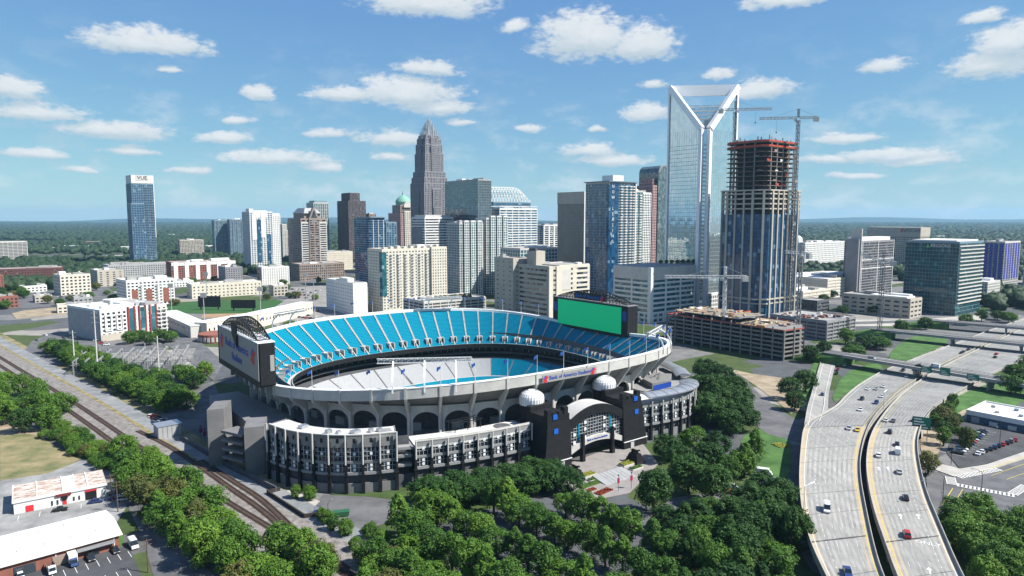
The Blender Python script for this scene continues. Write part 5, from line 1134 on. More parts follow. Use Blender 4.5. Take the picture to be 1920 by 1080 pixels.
for k, (x, y, a, b_, h, m_, nm) in enumerate(((850, 1650, 60, 50, 34, W_DKBRICK, 'dark red brick block beyond the tarped condominium'), (760, 1900, 130, 40, 26, W_BRICK, 'long far red brick apartment row right of the tan office tower'), (1010, 1750, 90, 40, 42, W_DKBRICK, 'tall dark brick block at the right edge of the view'), (620, 2300, 160, 60, 22, W_BRICK, 'far low brick hospital row below the horizon at right'), (700, 1040, 40, 30, 44, W_PALE, 'grey balconied block under the tarped condominium'), (780, 990, 60, 30, 20, W_MGREY, 'grey low block right of the tarped condominium'))):
    tw('brick_block' if 'brick' in nm else 'grey_block', nm, 'building', x, y, a, b_, h, 'punched', m_, G_DARK, plant=2)
for k, (x, y, rr_) in enumerate(((600, 1750, 13), (760, 1850, 24))):
    b = MB(); b.lathe((0, 0, 0), [(rr_, 0), (rr_, 40), (rr_*.94, 46), (rr_*.7, 51), (rr_*.35, 54), (0, 55)], 20); b.build('white_dome', R_WHITE, None, ['small white dome beyond the grey hotel', 'wider white dome beside the tan office attic'][k], 'dome', loc=(x, y, 0))
# ------------------------------------------------------------------ left of the skyline
r = tw('white_red_apartments', 'white apartment block with red window bays beside the freight sidings', 'apartments', -332, 545, 54, 58, 25, 'punched', W_WHITE, G_DARK, rz=radians(55), fh=3.4, bw=4.2, pier=2.0, band=1.5, roof=R_WHITE, plant=6)
for x in (21, 30, 39): part_box(r, 'red_bay', mat('red_panel', (.30, .035, .03), .7, var=.1), x, x+1.2, -1.3, -.2, 3, 26.4); part_box(r, 'red_bay', MATS['red_panel'], x+5.2, x+6.4, -1.3, -.2, 3, 26.4); part_box(r, 'bay_glass', G_TEAL, x+1.3, x+5.1, -.9, -.2, 4, 25)
for x in (3, 12):
    for q in ((x, x+.7, 8, 21), (x+4.6, x+5.3, 8, 21), (x, x+5.3, 8, 8.8), (x, x+5.3, 20.2, 21)): part_box(r, 'white_surround', W_WHITE, q[0], q[1], -1.1, -.2, q[2], q[3])
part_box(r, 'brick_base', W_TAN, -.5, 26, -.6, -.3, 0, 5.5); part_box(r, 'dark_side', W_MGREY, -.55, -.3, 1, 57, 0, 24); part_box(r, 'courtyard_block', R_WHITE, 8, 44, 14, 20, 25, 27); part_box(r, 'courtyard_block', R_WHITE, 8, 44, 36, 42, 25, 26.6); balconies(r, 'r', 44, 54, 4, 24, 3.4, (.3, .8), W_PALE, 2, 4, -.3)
r = tw('white_brick_apartments', 'white and brick apartment block left of the ballpark field', 'apartments', -431.4, 760, 50, 40, 29, 'punched', W_WHITE, G_DARK, rz=radians(44), fh=3.4, bw=4.0, roof=R_WHITE, plant=6)
for x in (5, 20, 38): part_box(r, 'brick_bay', W_BRICK, x, x+6, -.7, -.25, 3, 19)
balconies(r, 'r', 0, 50, 5, 26, 3.4, (.28, .62), W_MGREY, 1.6, 3)
tw('cream_school', 'cream five storey block with regular dark windows at left', 'building', -578, 870, 34, 30, 26, 'punched', W_CREAM, G_DARK, rz=radians(48), fh=4.4, bw=4.6, pier=2.2, band=2.0, plant=2)
tw('grey_apartments', 'grey long apartment block below the slim blue tower', 'apartments', -640, 1080, 95, 40, 24, 'punched', W_MGREY, G_DARK, rz=radians(42), plant=3)
tw('tan_apartments', 'tan end block with blank walls right of the cream school', 'apartments', -600, 985, 34, 40, 23, 'punched', W_TAN, G_DARK, rz=radians(44), bw=8, pier=5.5)
r = tw('brick_apartments', 'long white and brick apartment row behind the ballpark', 'apartments', -530, 1060, 96, 40, 30, 'punched', W_BRICK, G_DARK, fh=3.4, plant=4)
for k in range(6): part_box(r, 'white_bay', W_WHITE, 3+k*16, 9+k*16, -1, -.25, 2, 31); part_box(r, 'white_bay', W_WHITE, k*16, k*16+16, -.6, -.2, 25, 30.2)
tw('grey_school', 'dark grey block in front of the white residential tower', 'building', -425, 1010, 24, 40, 26, 'punched', W_GREY, G_DARK)
tw('dark_brick_row', 'dark brick apartment rows behind trees at the left edge', 'apartments', -800, 1010, 110, 40, 22, 'punched', W_DKBRICK, G_DARK, rz=radians(30), plant=4)
tw('brick_white_row', 'brick and white apartment block at the very left edge', 'apartments', -720, 880, 50, 40, 23, 'punched', W_BRICK, G_DARK, rz=radians(44), plant=3)
tw('striped_deck', 'brick and white striped parking deck at the far left edge', 'car park', -1150, 1500, 70, 40, 46, 'deck', W_PALE, M_DKCONC, rz=radians(40), plant=0)
tw('apartment_slab', 'tan gridded apartment slab right of the slim blue tower', 'apartments', -825.8, 1700, 56, 20, 44, 'grid', W_TAN, G_DARK, rz=radians(40), plant=2)
tw('cream_hall', 'cream hall with small trees between the brown and the curved blue tower', 'building', -352.8, 1300, 52, 34, 34, 'stripes', W_CREAM, W_CREAM, bw=20)
tw('striped_bank', 'low white bank block with black stripes right of the banded office', 'building', 58, 1250, 50, 40, 86, 'vert', W_WHITE, G_DARK, bw=12, pier=3, plant=2)
# ballpark
bp = thing('ballpark', 'small baseball park with cream stands around a green field', 'ballpark', (-250, 600, 0), 0)
def ballpark():
    f = MB(); f.prism([(-30, 104), (14, 112), (10, 160), (-33, 226), (-128, 214), (-150, 164), (-104, 110)], 0.0, .15); f.build('outfield', mat('ballpark_turf', (.022, .085, .014), .95, var=.15, scale=.05), bp)
    f = MB(); f.prism([(-60, 74), (-10, 86), (-14, 112), (-72, 104)], .1, .2); f.build('infield', mat('infield_clay', (.34, .22, .13), .95, var=.15, scale=.1), bp)
    for (a, b_, w, h, m_, nm) in (((-82, 52), (-11, -34), 16, 10, W_PALE, 'stand_block'), ((-11, -34), (12, 18), 14, 12, W_CREAM, 'stand_block'), ((12, 18), (36, 106), 14, 12, W_CREAM, 'stand_block')):
        d = (b_[0]-a[0], b_[1]-a[1]); L = sqrt(d[0]**2+d[1]**2); m = MB(); m.obox(((a[0]+b_[0])/2, (a[1]+b_[1])/2, 0), d, L, w, h); o = m.build(nm, m_, bp)
        m = MB(); m.obox(((a[0]+b_[0])/2, (a[1]+b_[1])/2, h), d, L+.8, w+.8, .7); m.build('flat_roof', R_WHITE, o)
        n = int(L/5)
        m = MB(); px, py = d[1]/L, -d[0]/L
        for k in range(n):
            t = (k+.5)/n; m.obox((a[0]+d[0]*t+px*w/2, a[1]+d[1]*t+py*w/2, 5.5), d, 1.6, .3, 2.2)
        m.build('windows', G_DARK, o, kind='stuff')
    SG = mat('dark_green_seat', (.02, .09, .06), .7, var=.2)
    for (a, b_) in (((-70, 60), (-20, 4)), ((2, 24), (22, 96))):
        d = (b_[0]-a[0], b_[1]-a[1]); L = math.dist(a, b_); nx, ny = -d[1]/L, d[0]/L
        if nx > 0 and a[0] < 0: pass
        for q in range(6): m = MB(); s_ = 1 if a[0] < 0 else 1; m.obox(((a[0]+b_[0])/2+nx*s_*q*2.2, (a[1]+b_[1])/2+ny*s_*q*2.2, 0), d, L, 2.2, 6-q*.9); m.build('seat_row', SG, bp)
    for (x, y, w, h) in ((-92, 138, 24, 15), (-52, 128, 26, 12)): m = MB(); m.box(x, x+w, y, y+1.5, 3, h); m.box(x+2, x+3, y+.2, y+1.2, 0, 3); m.box(x+w-3, x+w-2, y+.2, y+1.2, 0, 3); m.build('scoreboard', M_BLACKM, bp)
    m = MB(); m.lathe((8, -50, 0), [(13, 0), (13, 6.5), (12.4, 6.6), (12.4, 6.2), (0, 6.4)], 24); m.build('brick_rotunda', W_BRICK, bp)
    for k in range(12): a = pi+k*pi/12; m = MB(); m.obox((8+13*cos(a), -50+13*sin(a), 1), (-sin(a), cos(a)), 2.0, .4, 3.6); m.build('rotunda_window', W_PALE, bp)
    for (x, y) in ((-84, 64), (-14, -20), (16, 30), (42, 112), (10, 190), (-110, 200)): m = MB(); m.tube((x, y, 0), (x, y, 34), .5, .3, 6); m.box(x-2.5, x+2.5, y-.3, y+.3, 32, 36); m.build('light_mast', W_MGREY, bp)
ballpark()
tw('cream_warehouse', 'long cream brick warehouse behind the ballpark outfield', 'building', -395, 838, 84, 26, 17, 'punched', W_CREAM, G_DARK, fh=4, bw=5, pier=3, band=2.4, roof=R_WHITE, plant=4)
# substation: steel gantries, bus bars and transformers behind a fence
sb = thing('substation', 'electrical substation of steel gantries between apartments and stadium', 'substation', (-255, 455, 0), radians(20))
def substation():
    m = MB(); m.box(-36, 40, -24, 26, .02, .10); m.build('gravel_pad', mat('pale_gravel', (.36, .355, .34), .95, var=.2, scale=.8, detail=8), sb)
    rr = random.Random(4)
    for gx in range(-32, 38, 7):
        m = MB()
        for gy in range(-20, 24, 8):
            lattice(m, (gx, gy, 0), (gx, gy, 9+rr.choice((0, 0, 3))), .6, 2.2, .10)
        lattice(m, (gx, -20, 9), (gx, 20, 9), .6, 2.2, .09); m.build('gantry', W_MGREY, sb)
    for gy in range(-18, 22, 5):
        m = MB(); m.tube((-34, gy, 6.4), (36, gy, 6.4), .16); m.build('bus_bar', W_PALE, sb)
    for k in range(48):
        x, y = rr.uniform(-32, 34), rr.uniform(-20, 20); m = MB()
        for d in (-1.2, 0, 1.2): m.tube((x+d, y, 0), (x+d, y, 2.6), .12); m.tube((x+d, y, 2.6), (x+d, y, 4.4), .28, .2, 6)
        m.build('insulator_group', W_MGREY, sb)
    for k in range(6):
        x, y = -28+k*11, rr.choice((-13, 2, 14)); m = MB(); m.box(x-2, x+2, y-1.5, y+1.5, 0, 3.2); m.box(x-2.6, x-2.1, y-1.3, y+1.3, .4, 2.8); m.box(x+2.1, x+2.6, y-1.3, y+1.3, .4, 2.8); m.tube((x, y, 3.2), (x, y, 4.6), .25); m.build('transformer', W_MGREY, sb)
    part_box(sb, 'control_house', W_CREAM, -30, -18, 6, 11, 0, 3.8); part_box(sb, 'control_house', W_CREAM, -8, -2, -23, -18, 0, 4)
    for a, b_ in (((-36, -24), (40, -24)), ((-36, 26), (40, 26)), ((-36, -24), (-36, 26)), ((40, -24), (40, 26))):
        m = MB(); n = 14
        for k in range(n+1): p = lerp(a, b_, k/n); m.tube((*p, 0), (*p, 2.4), .06, .06, 4)
        for z in (1.2, 2.3): m.bar((*a, z), (*b_, z), .06)
        m.build('fence_panel', M_SILVER, sb)
substation()
for k, (x, y, h, lb) in enumerate(((-208, 395, 31, 'tall white steel power pole right of the substation'), (-262, 424, 42, 'tallest white steel power pole in front of the apartment block'), (-290, 445, 26, 'white power pole at the corner of apartment car park'))):
    p = thing('power_pole', lb, 'pole', (x, y, 0)); m = MB(); m.tube((0, 0, 0), (0, 0, h), .55, .28, 8); m.build('shaft', W_PALE, p)
    for z in (h-1.5, h-4.5, h-7.5): m = MB(); m.bar((-2.2, 0, z), (2.2, 0, z), .2); m.build('crossarm', W_PALE, p)
# ------------------------------------------------------------------ near left: warehouses by the street
def near_left():
    # long white-roofed brick warehouse, end at the street corner
    d = Vector((-21.6-2.6, -19.2-1.0)).normalized()
    w = thing('brick_warehouse', 'long brick warehouse with white gently pitched roof at the bottom left', 'warehouse', (-119.5, 198.6, 0), atan2(.655, .755)+pi)
    # local +x runs left along the front, +y toward the back
    L, D_ = 60, 21
    w.rotation_euler = (0, 0, atan2(-19.2, -21.6)); 
    b = MB(); b.box(0, L, -D_, 0, 0, 4.2); b.build('wall', W_BRICK, w)
    b = MB(); e = .9
    b.hexa([(-e, -D_-e, 4.2), (L+e, -D_-e, 4.2), (L+e, -D_/2, 5.6), (-e, -D_/2, 5.6), (-e, -D_-e, 4.5), (L+e, -D_-e, 4.5), (L+e, -D_/2, 5.95), (-e, -D_/2, 5.95)])
    b.hexa([(-e, -D_/2, 5.6), (L+e, -D_/2, 5.6), (L+e, e, 4.2), (-e, e, 4.2), (-e, -D_/2, 5.95), (L+e, -D_/2, 5.95), (L+e, e, 4.5), (-e, e, 4.5)])
    rf = b.build('roof', R_WHITE, w)
    for k in range(14): 
        x = 4+(k//2)*6.5; y = -5.2 if k % 2 else -D_+5.2; z = 4.5+(5.2+.9)*.13; b = MB(); b.hexa([(x, y-.8, z-.12), (x+1.2, y-.8, z-.12), (x+1.2, y+.8, z-.02), (x, y+.8, z-.02), (x, y-.8, z+.22), (x+1.2, y-.8, z+.22), (x+1.2, y+.8, z+.22), (x, y+.8, z+.22)]); b.build('skylight', W_PALE, rf)
    for x in (1.2, 16, 31, 46): b = MB(); b.box(x, x+.25, .02, .2, 0, 4.3); b.build('downpipe', W_WHITE, w)
    for (x, ww, m_) in ((5.4, 2.6, G_DARK), (21, 5, G_DARK), (12, 5, W_BROWN), (38, 4, W_BROWN)): b = MB(); b.box(x, x+ww, .03, .25, 0, 2.9); b.build('shop_door', m_, w)
    b = MB(); b.hexa([(1.2, .1, 3.0), (11, .1, 3.0), (11, 1.5, 2.6), (1.2, 1.5, 2.6), (1.2, .1, 3.25), (11, .1, 3.25), (11, 1.5, 2.75), (1.2, 1.5, 2.75)]); b.build('awning', M_SILVER, w)
    b = MB(); b.box(40.5, 48.5, .05, .22, .9, 2.8); sg = b.build('shop_sign', W_CREAM, w); b = MB(); b.tube((46.9, .24, 1.85), (46.9, .32, 1.85), .75, .75, 14); b.build('sign_disc', M_TXRED, sg); b = MB(); b.box(42.2, 45.4, .23, .28, 1.6, 2.1); b.build('sign_stroke', M_TXRED, sg)
    b = MB(); b.box(49.5, 51.5, .05, .22, .7, 2.6); b.build('shop_sign', W_CREAM, w)
    # rusty-roofed workshop
    q = thing('workshop', 'low white workshop with rust streaked metal roof and red doors', 'workshop', (-146.4, 237.5, 0), atan2(15.6, 21.8)+pi)
    L, D_, h = 27.0, 21, 4.4; D_ = 17
    b = MB(); b.box(0, L, -D_, 0, 0, h); b.build('wall', W_WHITE, q)
    RUST = bpy.data.materials.new('rusted_sheet'); RUST.use_nodes = True; nt = RUST.node_tree; p = nt.nodes['Principled BSDF']; tc = nd(nt, 'ShaderNodeTexCoord'); mp = nd(nt, 'ShaderNodeMapping'); mp.inputs['Scale'].default_value = (.22, 1.6, 1); link(nt, tc.outputs['Object'], mp.inputs[0]); nz = nd(nt, 'ShaderNodeTexNoise'); nz.inputs['Scale'].default_value = 1.1; nz.inputs['Detail'].default_value = 8; nz.inputs['Roughness'].default_value = .7; link(nt, mp.outputs[0], nz.inputs['Vector']); rp = nd(nt, 'ShaderNodeValToRGB'); rp.color_ramp.elements[0].position = .44; rp.color_ramp.elements[1].position = .56; rp.color_ramp.elements[0].color = (.24, .12, .07, 1); rp.color_ramp.elements[1].color = (.66, .62, .56, 1); link(nt, nz.outputs[0], rp.inputs[0]); link(nt, rp.outputs[0], p.inputs['Base Color']); p.inputs['Roughness'].default_value = .8
    xs = [-.3, 5.5, 9.3, 13, 20.5, L+.3]
    for k, (a, c) in enumerate(zip(xs, xs[1:])):
        b = MB(); b.hexa([(a, -D_-.3, h-.1), (c, -D_-.3, h-.1), (c, .3, h+.05), (a, .3, h+.05), (a, -D_-.3, h+.1), (c, -D_-.3, h+.1), (c, .3, h+.3), (a, .3, h+.3)]); b.build('roof_sheet', R_WHITE if k == 2 else RUST, q)
        b = MB(); b.box(c-.25, c+.05, -D_-.3, .3, h+.28, h+.42); b.build('roof_ridge', R_WHITE, q)
    b = MB(); b.box(-.4, L+.4, .02, .4, h-.4, h+.5); b.build('parapet', W_WHITE, q)
    for (x, w_, z0, z1, m_) in ((3, 3.4, 0, 3.0, M_BLACKM), (2.9, 3.6, 3.0, 3.5, M_TXRED), (10.6, 4.6, 3.3, 4.2, mat('maroon', (.16, .02, .02), .7)), (12, 1.2, 0, 2.4, M_TXRED), (21.5, 2.2, .2, 2.3, M_TXRED), (8, .5, .8, 2.2, G_DARK), (9.6, .5, .8, 2.2, G_DARK), (14.4, .5, .6, 2.2, G_DARK), (16, .5, .6, 2.2, G_DARK)):
        b = MB(); b.box(x, x+w_, .03, .2 if m_ != MATS['maroon'] else .5, z0, z1); b.build('door' if z0 < .3 else 'panel', m_, q)
    b = MB(); b.tube((12.6, .1, 2.6), (12.6, .4, 2.6), 1.0, 1.0, 14); b.build('round_emblem', M_BLACKM, q)
near_left()
# ------------------------------------------------------------------ near right: white workshop row and red-walled shop
def near_right():
    w = thing('white_garage_row', 'white flat roofed garage row with dark doors beside the freeway', 'garages', (224.2, 328.3, 0), radians(-51.5))
    L, D_, h = 48, 26, 5.2
    b = MB(); b.box(0, L, 0, D_, 0, h-.8); b.build('wall', W_NAVY, w)
    b = MB(); b.box(-.3, L+.3, -.3, D_+.3, h-1.6, h); b.build('fascia', W_WHITE, w)
    b = MB(); b.box(.4, L-.4, .4, D_-.4, h, h+.06); rf = b.build('roof', R_WHITE, w)
    for q in ((-.3, L+.3, -.3, .3), (-.3, L+.3, D_-.3, D_+.3), (-.3, .3, .3, D_-.3), (L-.3, L+.3, .3, D_-.3)): b = MB(); b.box(*q, h-.02, h+.8); b.build('parapet', W_WHITE, w)
    for k in range(9): rr = random.Random(k); x, y = 5+k*4.6, rr.uniform(5, 19); b = MB(); b.box(x, x+1.8, y, y+1.5, h+.06, h+1.2); b.build('roof_unit', [W_MGREY, W_PALE, W_TEALM][k % 3], w)
    for k in range(6): b = MB(); b.box(2+k*7.6, 5.4+k*7.6, -.32 if k else -.2, -.02, 0, 3.0 if k == 0 else 2.2); b.build('door', W_MGREY if k == 0 else W_PALE, w)
    s = thing('red_walled_shop', 'shop with red front wall and white roof at the right edge', 'shop', (196, 224, 0), radians(-52))
    b = MB(); b.box(0, 30, 0, 20, 0, 5); b.build('wall', mat('shop_red', (.42, .03, .02), .7, var=.1), s); b = MB(); b.box(-.3, 30.3, -.3, 20.3, 5, 5.5); b.build('roof', R_WHITE, s); b = MB(); b.box(1, 2.6, -.15, -.02, .5, 3.6); b.build('poster', W_PALE, s); b = MB(); b.box(-.35, -.02, 3, 9, 0, 3); b.build('shop_window', G_DARK, s)
near_right()
CARS_L = [(202.9, 381.3, 'white'), (207.7, 381.3, 'silver'), (216.0, 389.2, 'white'), (184.9, 352.8, 'black'), (199.2, 360.0, 'white'), (187.4, 343.3, 'blue'), (171.0, 327.3, 'white'), (148.9, 293.7, 'silver'), (151.5, 291.3, 'yellow'), (254.3, 436.2, 'black'), (247.1, 419.4, 'white'), (255.2, 422.5, 'white'), (100.5, 209.5, 'white'), (87.9, 170.2, 'blue')]
CARS_R = [(172.0, 306.6, 'white'), (175.2, 305.7, 'grey'), (185.3, 306.6, 'black'), (163.9, 288.2, 'black'), (158.1, 272.2, 'black'), (152.9, 262.6, 'white'), (143.4, 258.9, 'white'), (141.7, 241.6, 'silver'), (130.7, 218.3, 'black'), (115.9, 191.9, 'red'), (334.1, 498.0, 'black'), (335.4, 494.0, 'black'), (348.3, 506.2, 'black'), (353.1, 490.1, 'red'), (344.2, 478.7, 'black'), (281.5, 410.0, 'black')]
T_WOODS = [(-277.7, 347.0), (-307.8, 411.1), (-265.9, 385.3), (-229.1, 347.0), (-207.7, 319.7), (-210.0, 307.5), (-246.2, 319.7)]
T_SHRUB = [(-213.4, 299.9), (-215.4, 319.7), (-169.0, 275.9), (-149.7, 255.3), (-160.8, 263.8), (-186.5, 282.4)]
T_TRACK = [(-143.8, 244.8), (-130.7, 230.6), (-115.0, 213.9), (-101.8, 201.1), (-88.0, 186.6), (-73.4, 171.4), (-144.1, 252.6), (-129.0, 237.5), (-113.7, 221.9), (-99.3, 208.2), (-84.4, 192.8), (-69.7, 176.6), (-129.6, 242.3), (-115.1, 230.6), (-101.1, 217.8), (-59.0, 179.4), (-51.6, 174.0), (-62.1, 171.4)]
T_GRAVEL = [(-348.0, 513.4), (-283.4, 448.4), (-219.0, 367.9), (-195.9, 342.2), (-174.0, 345.1), (-187.5, 385.3), (-191.2, 425.2), (-206.7, 440.4), (-242.3, 411.1), (-278.1, 448.4), (-352.1, 535.5)]
T_APT = [(-303.3, 535.5), (-302.5, 547.3), (-284.8, 528.7), (-286.0, 547.3), (-275.8, 542.5)]
T_FACADE = [(-30.0, 230.6), (-21.0, 235.2), (-11.7, 239.9), (-2.0, 244.8), (8.0, 247.4), (15.2, 250.0), (-23.9, 226.2), (-15.0, 230.6), (-5.7, 233.8), (4.8, 237.5), (13.6, 239.9), (19.4, 239.9)]
T_ROWS = [(-41.6, 208.2), (-30.7, 221.9), (-14.6, 224.9), (7.4, 226.2), (23.0, 217.8), (39.1, 208.2), (57.5, 213.9), (71.6, 219.9), (85.1, 217.8), (92.4, 212.0), (82.3, 174.0), (74.3, 149.0), (-39.6, 149.0), (-40.4, 182.2)]
T_BIG = [(47.8, 221.9), (64.2, 239.9), (70.2, 230.6), (64.4, 252.6), (77.2, 258.1), (63.8, 272.8), (76.5, 279.1), (85.6, 275.9), (88.8, 255.3), (81.9, 250.0)]
T_BIG2 = [(99.4, 270.9), (89.8, 255.3)]
T_EAST = [(93.6, 319.7), (100.0, 307.5), (110.2, 315.5), (108.4, 352.0), (116.6, 347.0), (107.4, 373.5), (121.8, 391.4), (119.5, 411.1)]
T_VIAD = [(78.9, 217.8), (83.6, 213.9), (91.1, 221.9), (76.8, 204.6), (81.3, 201.1), (85.0, 196.0), (88.0, 230.6)]
T_VIAD2 = [(147.2, 347.0), (152.9, 367.9), (169.1, 385.3)]
T_RIGHT = [(203.9, 319.7), (214.5, 328.3), (212.9, 319.7), (197.6, 303.7), (229.1, 347.0), (162.7, 258.1)]
T_RB = [(140.9, 208.2), (143.6, 204.6), (141.6, 194.4), (141.9, 188.1), (134.1, 188.1), (135.8, 197.7), (132.7, 179.4), (138.6, 179.4), (151.1, 194.4), (144.6, 213.9), (152.9, 215.8)]
T_OVER = [(207.0, 465.3), (226.2, 487.2), (250.3, 493.0), (268.6, 513.4), (282.5, 524.2), (241.0, 474.2), (280.8, 513.4), (265.1, 535.5), (338.2, 585.8), (371.0, 605.7), (423.0, 630.1), (456.0, 656.5), (476.5, 663.4), (474.6, 646.3), (335.1, 448.4), (316.7, 432.7), (306.1, 404.3), (283.1, 379.3), (334.0, 432.7), (409.5, 547.3)]
T_SITE = [(375.6, 700.5), (391.0, 708.4), (396.8, 840.7), (385.3, 764.3), (363.0, 788.2), (342.5, 700.5)]
T_MID = [(-406.9, 869.7), (-539.9, 788.2), (-704.5, 1008.3), (-708.7, 1050.0), (-605.2, 840.7), (-590.7, 933.9), (-315.5, 933.9), (-267.9, 840.7), (-572.4, 933.9), (-555.3, 741.8), (-618.4, 840.7), (-332.7, 900.7), (-192.3, 585.8)]
PK_RIGHT = [(222.4, 313.1), (218.5, 309.9), (213.6, 305.2), (209.3, 300.7), (204.0, 300.7), (199.6, 295.5), (194.3, 289.1), (189.7, 283.0), (224.4, 296.2), (221.0, 294.8), (217.9, 294.1), (213.2, 289.8), (209.2, 287.8), (204.0, 284.4), (197.7, 281.0), (230.3, 317.2)]
PK_BL = [(-154.7, 225.3), (-144.1, 237.5), (-139.5, 232.8), (-143.9, 230.1), (-139.9, 234.7)]
PK_SHOP = [(-138.7, 183.6), (-129.8, 185.7), (-127.7, 189.6), (-126.3, 192.8), (-119.7, 195.0), (-117.3, 198.7)]
PK_PLAZA = [(96.5, 263.8), (97.6, 261.5), (98.4, 259.2), (98.3, 252.6), (96.5, 248.4), (94.6, 244.3), (92.9, 240.4), (82.0, 243.3), (79.3, 238.5)]
PK_RAMP = [(169.8, 365.7), (208.2, 429.7), (214.0, 440.4), (219.7, 451.7), (224.5, 453.3)]
PK_STAD = [(-180.4, 334.7), (-177.9, 332.8), (-174.6, 330.1), (-171.7, 327.4), (-170.5, 328.3)]
